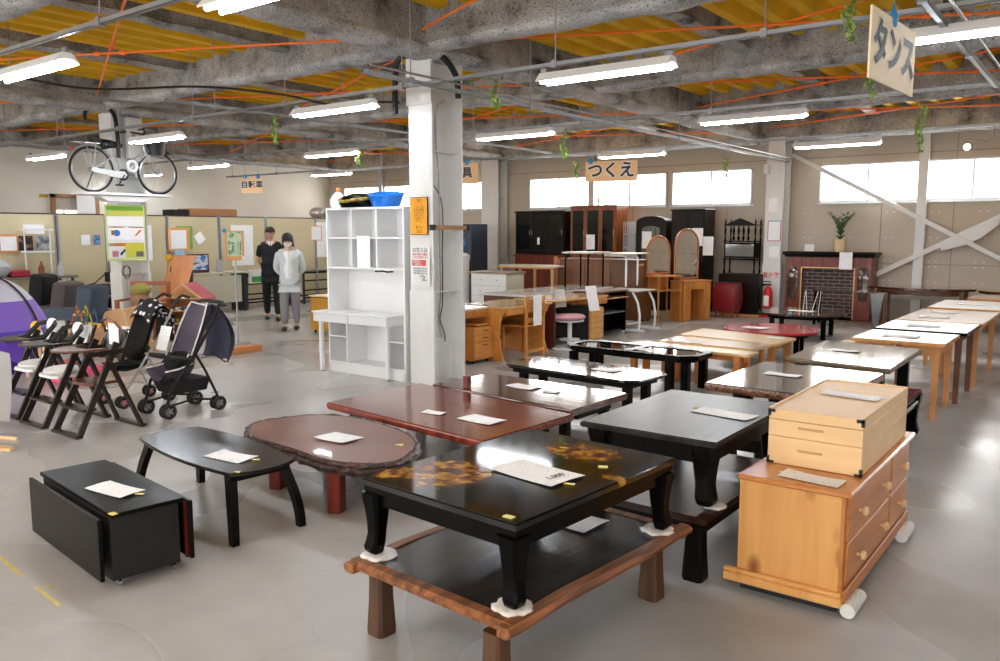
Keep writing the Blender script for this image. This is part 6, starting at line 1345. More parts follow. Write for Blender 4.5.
def wheels(t, x, hw, r=.068, hub=black, dbl=True, rim=None):
    for s in (-1, 1):
        for d in ((-.028, .028) if dbl else (0,)):
            b = MB(); b.tube([(x+(r-.014)*math.cos(a), s*hw+d, r+(r-.014)*math.sin(a)) for a in [2*PI*k/20 for k in range(20)]], .015, n=6, closed=True); w_ = b.build('wheel', tyre, t)
            q = MB(); 
            for k in range(5): a = 2*PI*k/5; q.bar((x, s*hw+d, r), (x+(r-.02)*math.cos(a), s*hw+d, r+(r-.02)*math.sin(a)), .012, .012)
            q.cyl((x, s*hw+d-.012, r), (x, s*hw+d+.012, r), .02, n=10); q.build('spokes', hub, w_)
# purple stroller, faces -y
t = thing('stroller', 'purple-grey stroller with black frame, reclined seat and hanging canopy', 'stroller', (-6.81, 4.13, 0), -PI/2)
wgrey = mat('wheel_grey', (120, 120, 122), .5)
wheels(t, .26, .18, hub=wgrey); wheels(t, -.24, .19, hub=wgrey)
for s in (-1, 1):
    b = MB(); b.tube([(.26, s*.18, .13), (.2, s*.19, .3), (0, s*.2, .52), (-.18, s*.2, .78), (-.3, s*.19, .98)], .014); b.build('push_tube', blk_c, t)
    b = MB(); b.tube([(-.24, s*.19, .13), (-.12, s*.2, .38), (-.02, s*.2, .56)], .013); b.build('rear_leg', blk_c, t); b = MB(); b.tube([(.26, s*.18, .11), (0, s*.18, .14), (-.24, s*.19, .10)], .010); b.build('lower_rail', blk_c, t)
b = MB(); b.tube([(-.3, -.19, .98), (-.34, -.17, 1.0), (-.36, 0, 1.0), (-.34, .17, 1.0), (-.3, .19, .98)], .018); b.build('handle', black, t)
def shell(u, v, off=0.):
    # u along from seat front to head, v across
    P = [(.25, .32), (.12, .33), (-.02, .36), (-.1, .5), (-.19, .7), (-.27, .88), (-.31, .96)]; k = min(int(u*6), 5); f = u*6-k; x = P[k][0]*(1-f)+P[k+1][0]*f; z = P[k][1]*(1-f)+P[k+1][1]*f
    w = .17*(1-.25*max(0, u-.7)/.3); a = (v-.5)*2; c = a*a
    return (x+.10*c*(1 if u > .35 else .1)+off*.7, a*w, z+.10*c*(1 if u < .5 else .4)+off)
b = MB(); b.sheet(lambda u, v: shell(u, v), 18, 12); b.sheet(lambda u, v: shell(u, 1-v, -.022), 18, 12); b.build('seat_shell', purp, t)
b = MB(); b.tube([shell(k/18, 0) for k in range(19)]+[shell(1, v/6) for v in range(1, 6)]+[shell(1-k/18, 1) for k in range(19)], .008, n=6); b.build('piping', whitem, t)
b = MB(); b.sheet(lambda u, v: (-.30-.10*math.sin(PI*u*.9)-.0, (v-.5)*.40, .93-.50*u+.05*math.cos((v-.5)*PI)), 12, 10); b.sheet(lambda u, v: (-.315-.13*math.sin(PI*u*.9), (.5-v)*.40, .93-.50*u+.05*math.cos((v-.5)*PI)), 12, 10); b.build('canopy', mat('slate_canopy', (78, 78, 98), .8), t)
b = MB(); b.tube([(-.30-.10*math.sin(PI*.9), -.2, .46), (-.36, 0, .46), (-.34, .2, .46)], .009); b.build('canopy_piping', whitem, t)
b = MB(); b.sph((.02, 0, .46), .14, (1, .9, .8), 14); b.build('padding', blk_c, t); b = MB(); b.rings([[(.16, -.14, .2), (.16, .14, .2), (-.16, .14, .2), (-.16, -.14, .2)], [(.2, -.17, .32), (.2, .17, .32), (-.18, .17, .32), (-.18, -.17, .32)]]); b.build('under_basket', blk_c, t)
b = MB(); b.tube([(.0, -.2, .5), (.2, -.17, .54), (.24, 0, .55), (.2, .17, .54), (.0, .2, .5)], .02); b.build('bumper_bar', black, t)
card('white price sheet clipped to the purple stroller seat', (-6.82, 3.98, .70), .17, .22, .0, tilt=-.3)
# black polka stroller
t = thing('stroller', 'folding stroller with black polka dot seat and silver frame tubes', 'stroller', (-7.55, 4.10, 0), -PI/2)
pinkh = mat('pink_hub', (206, 120, 140), .5)
wheels(t, .25, .18, .06, pinkh); wheels(t, -.22, .18, .06, pinkh)
for s in (-1, 1):
    b = MB(); b.tube([(.25, s*.18, .1), (.0, s*.18, .45), (-.2, s*.18, .72), (-.3, s*.18, .9)], .012); b.build('push_tube', alum, t); b = MB(); b.tube([(-.22, s*.18, .1), (-.1, s*.18, .36), (0, s*.18, .5)], .011); b.build('rear_leg', alum, t)
    b = MB(); b.tube([(-.3, s*.18, .9), (-.34, s*.18, .98), (-.42, s*.17, 1.03), (-.5, s*.17, 1.0)], .015); b.build('handle', black, t)
b = MB(); b.tube([(.2, -.18, .16), (.0, .0, .2), (-.18, .18, .14)], .007); b.tube([(.2, .18, .16), (.0, .0, .2), (-.18, -.18, .14)], .007); b.build('cross_brace', alum, t)
def sling(u, v, o=0.):
    P = [(.26, .36), (.14, .34), (.0, .36), (-.06, .48), (-.13, .68), (-.2, .86), (-.24, .95)]; k = min(int(u*6), 5); f = u*6-k; a = (v-.5)*2
    return (P[k][0]*(1-f)+P[k+1][0]*f+.07*a*a*(u > .4)+o*.7, a*.165, P[k][1]*(1-f)+P[k+1][1]*f+.05*a*a+o)
b = MB(); b.sheet(lambda u, v: sling(u, v), 18, 10); b.sheet(lambda u, v: sling(u, 1-v, -.02), 18, 10); b.build('seat', blk_c, t)
b = MB(); b.sheet(lambda u, v: (-.05-.28*u, (v-.5)*.36, .80+.14*math.sin(u*PI)+.07*math.cos((v-.5)*PI)), 12, 10); b.sheet(lambda u, v: (-.05-.28*u, (.5-v)*.36, .785+.12*math.sin(u*PI)+.07*math.cos((v-.5)*PI)), 12, 10); b.sheet(lambda u, v: (-.33+.02*u, (v-.5)*.34, .84-.26*u), 8, 6); b.build('canopy', polka, t)
b = MB(); b.sph((-.02, 0, .5), .13, (1, .9, .7), 14); b.build('padding', blk_c, t)
card('long white price sheet on the polka dot stroller', (-7.42, 3.92, .62), .13, .30, .0, tilt=-.2)
# ------------------------------------------------------------ tent, toys and sofas
t = thing('play_tent', 'dome play tent in violet and white at the left edge', 'tent', (-10.9, 4.05, 0), .2)
def dome(u, v, r0=.74, hh=1.14): a = (u)*2*PI; s = math.cos(v*PI/2); return (r0*s*math.cos(a), r0*s*math.sin(a), hh*math.sin(v*PI/2)**.9)
def dband(n, v0, v1, m, k=0.): b = MB(); b.sheet(lambda u, v: dome(u, v0+(v1-v0)*v), 40, 6); b.sheet(lambda u, v: tuple(c*.985 for c in dome(1-u, v0+(v1-v0)*v)), 40, 6); return b.build(n, m, t)
dband('lower_panel', 0.0, .26, two_tone('violet_nylon', (60, 30, 170), (110, 70, 190), 2, .5, .2, rough=.5)); dband('middle_panel', .26, .50, mat('violet_light', (126, 92, 196), .5)); dband('upper_panel', .50, .90, mat('pale_nylon', (206, 206, 226), .5)); dband('cap', .90, 1.0, mat('yellow_nylon', (226, 206, 90), .5))
for k in range(4):
    b = MB(); b.tube([dome(k/4+.06, j/14*.999, .75, 1.15) for j in range(15)], .014, n=6); b.build('pole_sleeve', black, t)
b = MB(); P = [(.36*math.cos(a), .02+.40*math.sin(a)) for a in [PI*k/16 for k in range(17)]]; Mx2 = R(math.radians(-8)) @ T(.745, 0, 0) @ R(-.22, 'Y') @ R(PI/2) @ R(PI/2, 'X'); b.prism(P, 0, .02, M=Mx2); b.build('door_opening', mat('deep_blue', (22, 26, 110), .6), t)
# stool with duck
t = thing('toy_stool', 'small round natural wood stool before the tent', 'stool', (-9.9, 4.2, 0)); b = MB(); b.lathe([(.0, .40), (.14, .40), (.15, .41), (.15, .425), (0, .43)], n=20); b.build('seat', kiri, t)
for k in range(3): a = 2*PI*k/3+.4; b = MB(); b.cyl((.12*math.cos(a), .12*math.sin(a), 0), (.09*math.cos(a), .09*math.sin(a), .40), .018, n=8); b.build('leg', kiri, t)
t = thing('toy_duck', 'yellow and white toy standing on the small wood stool', 'toy', (-9.9, 4.2, .431)); b = MB(); b.lathe([(.06, 0), (.07, .05), (.06, .1)], n=14); b.build('base', white, t); b = MB(); b.sph((0, 0, .14), .055, (1, 1, 1.2), 14); b.build('head', mat('duck_yellow', (240, 200, 70), .5), t)
t = thing('toy_box', 'pink and red toy box on the floor behind the high chairs', 'toy box', (-9.3, 4.3, 0)); b = MB(); b.box(-.3, -.25, .0, .3, .25, .16, .02); b.build('box', mat('toy_pink', (220, 90, 120), .5), t); b = MB(); b.box(-.26, -.21, .16, .1, .1, .2, .01); b.build('lid', mat('toy_red', (200, 50, 50), .5), t); b = MB(); b.sph((.15, .1, .2), .06); b.build('ball', mat('toy_blue', (60, 110, 190), .4), t)
# baby rocker cut by left edge
t = thing('baby_rocker', 'white fabric rocker on a bent light wood base, cut by the left edge', 'rocker', (-7.0, 2.43, 0), math.radians(20))
b = MB(); P = [(-.4, .02), (-.1, .0), (.25, .0), (.45, .04)]; b.rings([[(x, y, 0) for x, y in ((.18, -.05), (.42, -.02), (.42, .02), (.2, .05))], [(x, y, .02) for x, y in ((.18, -.05), (.42, -.02), (.42, .02), (.2, .05))]]); b.build('base', kiri, t)
b = MB(); b.tube([(.2, -.25, .01), (-.2, -.25, .01), (-.28, -.1, .2), (-.3, 0, .4)], .016); b.tube([(.2, .25, .01), (-.2, .25, .01), (-.28, .1, .2), (-.3, 0, .4)], .016); b.build('bent_frame', kiri, t)
b = MB(); b.sheet(lambda u, v: (.38-.55*(1-u)**1.3*.4-.1*u, (v-.5)*.42*(1-.3*u), .16+.56*u+.04*math.cos((v-.5)*PI)), 10, 8); b.sheet(lambda u, v: (.395-.55*(1-u)**1.3*.4-.1*u, (.5-v)*.42*(1-.3*u), .16+.56*u+.04*math.cos((v-.5)*PI)), 10, 8); b.build('fabric_seat', cush, t)
# armchairs
def armchair(label, x, y, rz, m, hb=.74, w=.34, arms=False):
    t = thing('armchair', label, 'armchair', (x, y, 0), rz)
    b = MB(); b.box(-.36, -w, .06, .40, w, .34, .05, seg=3); b.build('seat_base', m, t); b = MB(); b.box(-.3, -w+.02, .30, .42, w-.02, .42, .05, seg=3); b.build('seat_cushion', m, t)
    b = MB(); b.box(-.13, -w, 0, .13, w, hb-.28, .07, M=T(-.30, 0, .28) @ R(-.16, 'Y'), seg=3); b.build('backrest', m, t)
    for sx in (-.3, .32):
        for s in (-1, 1): b = MB(); b.cyl((sx, s*(w-.08), 0), (sx, s*(w-.08), .07), .02, n=8); b.build('leg', dark, t)
    return t
bg = mat('blue_grey_fabric', (84, 96, 112), .9); bn = mat('taupe_fabric', (92, 84, 84), .9)
armchair('blue-grey low armchair right of the play tent', -13.5, 6.294, math.radians(-140), bg, .80)
armchair('taupe armchair with a tag behind the blue-grey one', -14.45, 6.34, math.radians(-140), bn, .82)
armchair('black armchair with a long white tag, farthest left of the seats', -14.9, 6.129, math.radians(-140), blk_c, .95, .26)
for l, px_, z, w_, h_ in (('tall white tag leaning on the blue-grey armchair', (-15.424,7.094,0.0), .62, .13, .36), ('small white tag on the taupe armchair', (-16.489,7.175,0.0), .62, .12, .18), ('long white tag on the black armchair', (-16.751,6.976,0.0), .75, .12, .34)): 
    card(l, (px_[0]+.55, px_[1]-.3, z), w_, h_, math.radians(62), tilt=-.1)
# table with bagged goods
t = thing('goods_table', 'grey table along the left partition carrying bagged goods', 'table', (-15.58, 6.3, 0)); b = MB(); b.box(-.26, -1.4, .82, .26, 1.0, .86); b.build('tabletop', mat('grey_table', (120, 120, 112), .5), t)
for y in (-1.3, .9):
    for x in (-.25, .25): b = MB(); b.box(x-.02, y-.02, 0, x+.02, y+.02, .82); b.build('leg', frm, t)
bagm = mat('clear_bag', (190, 192, 196), .25, bump=1., bscale=25)
for k, (y, s, l) in enumerate(((6.0, .2, 'large crumpled clear plastic bag on the grey table'), (5.5, .16, 'crumpled plastic bag left of the larger one'), (5.1, .14, 'dark grey bag at the left end of the grey table'))):
    b = MB(); b.sph((0, 0, s*.8), s, (1, 1.2, .8), 18)
    for v in b.bm.verts: v.co += Vector((0, 0, 0))+v.co.normalized()*.03*noise.noise(v.co*14)
    o = b.build('plastic_bag', bagm if k < 2 else bn); o.location = (-15.5, y, .862); tag(o, l, 'bag')
for k, (y, m_, l) in enumerate(((6.72, mat('amber_bottle', (120, 50, 30), .3), 'small dark bottle with red cap on the grey table'), (7.05, bagm, 'small clear bottle at the right end of the grey table'))):
    b = MB(); b.lathe([(.05, 0), (.055, .02), (.05, .16), (.02, .22), (.02, .27)], n=14); o = b.build('bottle', m_); o.location = (-15.45, y, .862); tag(o, l, 'bottle')
b = MB(); b.box(-.12, -.16, 0, .12, .16, .12, .02); o = b.build('red_bundle', mat('red_cloth', (170, 40, 60), .8)); o.location = (-15.5, 6.35, .862); tag(o, 'small red bundle before the large plastic bag', 'bundle')
t = thing('white_rack', 'white tubular rack standing before the posters on the left partition', 'rack', (-15.75, 6.812, .862))
for y in (-.22, .22):
    b = MB(); b.tube([(0, y, 0), (0, y, .84)], .014); b.build('post', white, t)
b = MB(); b.box(-.1, -.25, .82, .1, .25, .85); b.build('shelf', white, t); b = MB(); b.box(-.1, -.25, .42, .1, .25, .45); b.build('shelf', white, t)
# dark stacked chairs left of the column
for k in range(3):
    t = thing('folding_chair', 'black folding chair in the dark stack left of the bicycle column, %s' % ['lowest', 'middle', 'top'][k], 'chair', (-14.6, 7.311+.02*k, 0), .3); z = .2+.24*k
    b = MB(); b.box(-.24, -.3, z, .24, .3, z+.03, .006); b.build('seat', blk_c, t); b = MB(); b.box(-.22, .3, z+.06, .22, .36, z+.24, .01); b.build('backrest', blk_c, t); b = MB()
    for s in (-1, 1):
        q = MB(); q.tube([(s*.24, -.3, 0 if k == 0 else z-.02), (s*.24, .1, z+.05), (s*.23, .36, z+.22)], .012); q.build('leg_tube', black, t)
    b.bm.free()
# bead maze
t = thing('bead_maze', 'wooden bead maze toy with looping coloured wires on a yellow base', 'toy', (*(-11.819,5.681), 0)); b = MB(); b.box(-.2, -.15, 0, .2, .15, .30, .01); b.build('stand', kiri, t); b = MB(); b.box(-.2, -.15, .30, .2, .15, .34, .01); b.build('base', mat('toy_yellow', (236, 196, 40), .4), t)
for k, (c_, y) in enumerate((((206, 90, 40), -.1), ((60, 150, 60), -.04), ((220, 180, 40), .03), ((60, 110, 180), .1))):
    m_ = mat('bead_wire_%s' % ['orange', 'green', 'yellow', 'blue'][k], c_, .4); b = MB(); b.tube([(-.17+.34*j/16, y, .34+.26*abs(math.sin(PI*j/16*(1+k % 2)))*(.8+.2*math.sin(j))) for j in range(17)], .009, n=6); w_ = b.build('wire', m_, t)
    for j in (3, 4, 5, 11, 12): b = MB(); b.sph((-.17+.34*j/16, y, .34+.26*abs(math.sin(PI*j/16*(1+k % 2)))*(.8+.2*math.sin(j))), .022, n=8); b.build('bead', MATS[['toy_red', 'toy_yellow', 'bead_wire_green', 'toy_blue'][(k+j) % 4]] if ['toy_red', 'toy_yellow', 'bead_wire_green', 'toy_blue'][(k+j) % 4] in MATS else m_, w_)
# child rocking chair in light plywood
t = thing('child_rocker', 'light plywood child rocking seat with curved sides', 'rocking toy', (*(-10.698,5.674), 0), math.radians(30)); t.scale = (1.2,)*3; ply = wood('light_ply', (214, 162, 104), (232, 188, 134), .4, 0)
P = [(-.42, .02), (-.2, .0), (.1, .0), (.38, .05), (.40, .12), (.22, .14), (.16, .3), (.1, .52), (-.02, .52), (-.12, .48), (-.14, .34), (-.34, .3), (-.44, .14)]
for y in (-.17, .17): b = MB(); b.prism(smooth_loop(P, 4), -.012, .012, M=T(0, y, 0) @ R(PI/2, 'X')); b.build('side_panel', ply, t)
b = MB(); b.box(-.3, -.158, .22, .08, .158, .24); b.build('seat', ply, t); b = MB(); b.box(.08, -.158, .24, .1, .158, .52); b.build('backrest', ply, t)
# wooden armchair with green cushion and brown plush
t = thing('wooden_armchair', 'reddish wooden armchair frame behind the plywood child seat', 'armchair', (-11.75, 6.55, 0), math.radians(35)); rw = wood('reddish_wood', (140, 68, 36), (174, 98, 58), .4, 2)
for x in (-.28, .28):
    for y, h_ in ((-.25, .62), (.25, .9)): b = MB(); b.box(x-.025, y-.025, 0, x+.025, y+.025, h_); b.build('leg', rw, t)
for z, y in ((.84, .25), (.5, .25), (.35, -.25)): b = MB(); b.box(-.28, y-.02, z, .28, y+.02, z+.06); b.build('rail', rw, t)
for x in (-.28, .28): b = MB(); b.box(x-.03, -.27, .62, x+.03, .25, .65); b.build('arm', rw, t)
b = MB(); b.box(-.26, -.24, .38, .26, .24, .48, .03, seg=2); b.build('seat_cushion', cush, t)
o = thing('soft_toy', 'olive green and tan soft toy heaped on the reddish wooden armchair', 'soft toy', (-11.7, 6.5, .49)); b = MB(); b.sph((-.02, .0, .30), .17, (1.2, .8, .6), 14); b.build('green_body', mat('olive_plush', (146, 140, 70), .95, bump=.6), o); b = MB(); b.sph((.0, -.02, .14), .17, (1, .8, .75), 14); b.sph((.2, .06, .1), .12, (1.1, .9, .8), 12); b.build('tan_body', mat('tan_plush', (166, 126, 96), .95, bump=.6), o)
t = thing('black_bin', 'black bucket-like bin behind the leaning board', 'bin', (-12.9, 7.9, 0)); b = MB(); b.lathe([(.16, 0), (.2, .95), (.22, .97), (.2, .97), (.15, .5)], n=20); b.build('bucket', black, t)
# leaning board
t = thing('leaning_board', 'orange-brown wooden board leaning upright by the dollhouse', 'board', (-12.62, 7.55, 0), math.radians(50)); lbm = wood('orange_board', (204, 128, 72), (222, 150, 92), .35, 2, .5, knots=False)
b = MB(); b.rings([[(-.34, -.25, 0), (.06, -.25, 0), (.06, -.22, 0), (-.34, -.22, 0)], [(-.02, .15, 1.26), (.38, .15, 1.26), (.38, .18, 1.26), (-.02, .18, 1.26)]]); b.build('board', lbm, t)
b = MB(); b.sph((-.05, .12, 1.22), .06, n=10); b.build('yellow_pompom', mat('pompom', (232, 180, 40), .9, bump=.8), t)
b = MB(); b.cyl((-.02, .04, .98), (-.01, .08, 1.08), .008, n=6); b.build('dark_knot', dark, t)
# dollhouse
t = thing('dollhouse', 'wooden dollhouse with red gable roof and furnished shelves', 'dollhouse', (-11.72, 7.25, 0), math.radians(38)); dh = wood('dollhouse_ply', (216, 170, 112), (232, 194, 142), .5, 2); red_r = mat('roof_red', (186, 84, 94), .6); W2 = .28
for x in (-W2, W2): b = MB(); b.box(x-.012, -.15, 0, x+.012, .15, .62); b.build('wall', dh, t)
b = MB(); b.box(-W2, .14, 0, W2, .15, .62); b.rings([[(-W2, y, .62), (W2, y, .62), (0, y, .82)] for y in (.14, .15)]); b.build('back_wall', mat('dollhouse_back', (196, 140, 92), .6), t)
for z in (0.02, .22, .42, .62): b = MB(); b.box(-W2, -.15, z-.01, W2, .15, z+.01); b.build('floor_board', dh, t)
for s in (-1, 1): b = MB(); b.bar((s*W2*1.1, -.16, .60), (0, -.16, .84), .03, .03); b.build('gable_trim', dh, t)
b = MB(); b.rings([[(W2*1.15, y, .60), (0, y, .85), (0, y, .83), (W2*1.1, y, .58)] for y in (-.14, .45)]); b.build('roof', red_r, t)
b = MB(); b.rings([[(x, y, z) for x, z in ((.22, .66), (.1, .765), (.1, .755), (.22, .65))] for y in (.02, .3)]); b.build('skylight', dh, t)
rnd = random.Random(5); cc_ = ['toy_red', 'toy_blue', 'toy_yellow', 'toy_pink', 'olive_plush', 'white_matt', 'purple_grey_cloth']
for k in range(14):
    z = (.03, .23, .43)[k % 3]; x = -W2+.06+(k//3)*.11; b = MB(); s = .02+.02*rnd.random(); b.box(x-s, -.1, z, x+s, -.02, z+.04+.05*rnd.random(), .004); b.build('toy_furniture', MATS[cc_[k % 7]], t)
# orange wooden base board on the floor, easel sign
b = MB(); b.box(-.2, -.26, 0, .2, .26, .09, .006); o = b.build('wooden_platform', wood('orange_plat', (190, 112, 56), (212, 140, 80), .4, 1)); o.location = (-9.66, 6.72, 0); tag(o, 'low orange wooden platform on the floor behind the purple stroller', 'platform')
t = thing('easel_sign', 'orange framed green sheet sign on a thin metal stand', 'sign stand', (-9.78, 6.82, .092), math.radians(55))
b = MB(); b.lathe([(.16, 0), (.16, .01), (.02, .02), (0, .025)], n=20); b.build('foot', galv, t); b = MB(); b.cyl((0, 0, .02), (0, 0, 1.45), .012, n=8); b.build('pole', galv, t)
b = MB(); b.box(-.125, -.03, 1.17, .125, -.015, 1.58, .003); b.build('board', corkw, t); b = MB(); b.box(-.095, -.036, 1.23, .095, -.03, 1.56); b.build('green_sheet', printed('green_sheet', (190, 214, 176), (90, 110, 90), 40, .5), t)
b = MB(); b.lathe([(.0, 0), (.03, 0), (.03, .01), (0, .01)], n=12, M=T(-.13, -.03, 1.58) @ R(PI/2, 'X')); b.build('blue_clip', bluep, t); b = MB(); b.box(.09, -.04, 1.17, .14, -.03, 1.23); b.build('white_tag', whitem, t)
# screen and desks in front of partitions
t = thing('work_desk', 'pale-fronted desk with a beige top below the screen', 'desk', (-14.9, 9.75, 0)); b = MB(); b.box(-.3, -.75, .80, .3, .8, .83); b.build('desktop', mat('beige_top', (206, 196, 170), .4), t); b = MB(); b.box(.2, -.7, .2, .22, .62, .76); b.build('front_panel', mat('off_white_panel', (210, 206, 186), .6), t)
for y in (-.72, .7): b = MB(); b.box(-.25, y-.02, 0, .25, y+.02, .8); b.build('leg_frame', frm, t)
t = thing('display_screen', 'small dark red framed screen showing a blue and white picture', 'screen', (-14.85, 9.479, .832), PI/2)
b = MB(); b.box(-.24, -.02, .0, .24, .02, .38, .005); b.build('frame', mat('maroon_frame', (80, 20, 26), .3), t); b = MB(); b.box(-.21, -.024, .06, .21, -.02, .35); b.build('picture', two_tone('screen_picture', (40, 110, 190), (220, 226, 232), 7, .5, .04, sc3=(1, 1, 2)), t)
b = MB(); b.box(-.08, -.006, 0, .08, .006, .26); o = b.build('grey_tablet', mat('grey_card', (176, 178, 182), .5)); o.location = (-14.8, 9.93, .832); o.rotation_euler = (.15, 0, PI/2); tag(o, 'grey card standing upright right of the screen', 'card')
for i, (y0, y1, l) in enumerate(((10.6, 12.1, 'dark framed folding work table behind the easel sign'), (12.15, 13.6, 'dark framed folding work table behind the people'), (13.65, 15.1, 'dark framed folding work table partly behind the yellow drawer unit'))):
    t = thing('folding_table', l, 'table', (-15.2, (y0+y1)/2, 0)); w = (y1-y0)/2-.03; b = MB(); b.box(-.3, -w, .76, .3, w, .79, .004); b.build('tabletop', mat('top_grey_%s' % 'abc'[i], (150, 148, 140), .4), t)
    b = MB(); b.box(-.26, -w+.05, .70, .27, w-.05, .73); b.box(.24, -w+.05, .52, .27, w-.05, .55); b.box(.24, -w+.05, .3, .27, w-.05, .33); b.box(.24, -w+.05, .12, .27, w-.05, .15); b.build('rack_bars', lacq, t)
    for y in (-w+.05, w-.05):
        b = MB(); b.box(-.28, y-.02, 0, -.24, y+.02, .76); b.box(.24, y-.02, 0, .28, y+.02, .76); b.box(-.24, y-.015, .04, .24, y+.015, .08); b.build('leg_frame', frm, t)
c = (-14.85,10.882,0.556); card('white sheet with a green block hanging on the dark work table', (-14.86, c[1], .70), .4, .3, PI/2, whitem); o = COL.objects[-1] if False else None
gb = MB(); gb.box(-.16, -.12, .005, .16, .0, .009); o = gb.build('green_card', mat('green_card', (60, 150, 60), .6)); o.matrix_world = T(-14.85, c[1]+.03, .70) @ R(PI/2) @ R(PI/2, 'X'); tag(o, 'green card on the white sheet behind the man', 'card')
t = thing('small_sign_stand', 'small wooden framed notice on a thin pole right of the people', 'sign stand', (-14.75, 12.473, 0), math.radians(60)); b = MB(); b.cyl((0, 0, .01), (0, 0, 1.5), .012, n=8); b.build('pole', galv, t); b = MB(); b.lathe([(.14, 0), (.14, .01), (0, .02)], n=16); b.build('foot', galv, t)
b = MB(); b.box(-.13, -.02, 1.46, .13, -.005, 1.80, .003); b.build('frame', corkw, t); b = MB(); b.box(-.11, -.024, 1.48, .11, -.02, 1.78); b.build('sheet', paperm, t)
t = thing('drawer_unit', 'yellow-brown wooden unit with black top edge on casters left of the hutch', 'drawer unit', (-10.1, 8.98, 0), 0); yw = wood('yellow_wood', (176, 122, 40), (204, 150, 60), .4, 2)
b = MB(); b.box(-.45, -.22, .05, .5, .3, .60, .004); b.build('carcass', yw, t); b = MB(); b.box(-.47, -.24, .60, .52, .32, .625, .003); b.build('top', kiri, t); b = MB(); b.box(-.47, -.243, .592, .52, -.225, .603); b.build('black_edge', lacq, t)
for x in (-.4, .0, .45): b = MB(); b.cyl((x, -.18, .025), (x, -.16, .025), .025, n=10); b.build('caster', black, t)

# ------------------------------------------------------------ people
def skin(name, chains, m, parent, sub=2, root=0):
    """chains: dict of point name -> (pos, radius) and edges; grown with Skin + Subdivision and frozen to a mesh"""
    pts, edges = chains; keys = list(pts); me = bpy.data.meshes.new(name)
    me.from_pydata([pts[k][0] for k in keys], [(keys.index(a), keys.index(b)) for a, b in edges], [])
    o = bpy.data.objects.new(name, me); COL.objects.link(o); o.modifiers.new('Skin', 'SKIN')
    for i, k in enumerate(keys):
        r_ = pts[k][1]; v = me.skin_vertices[0].data[i]; v.radius = r_ if isinstance(r_, tuple) else (r_, r_); v.use_root = (i == root)
    s = o.modifiers.new('Sub', 'SUBSURF'); s.levels = s.render_levels = sub
    dg = bpy.context.evaluated_depsgraph_get(); m2 = bpy.data.meshes.new_from_object(o.evaluated_get(dg)); bpy.data.objects.remove(o)
    for p in m2.polygons: p.use_smooth = True
    m2.materials.clear(); m2.materials.append(m); r = bpy.data.objects.new(name, m2); COL.objects.link(r); r.parent = parent; return r
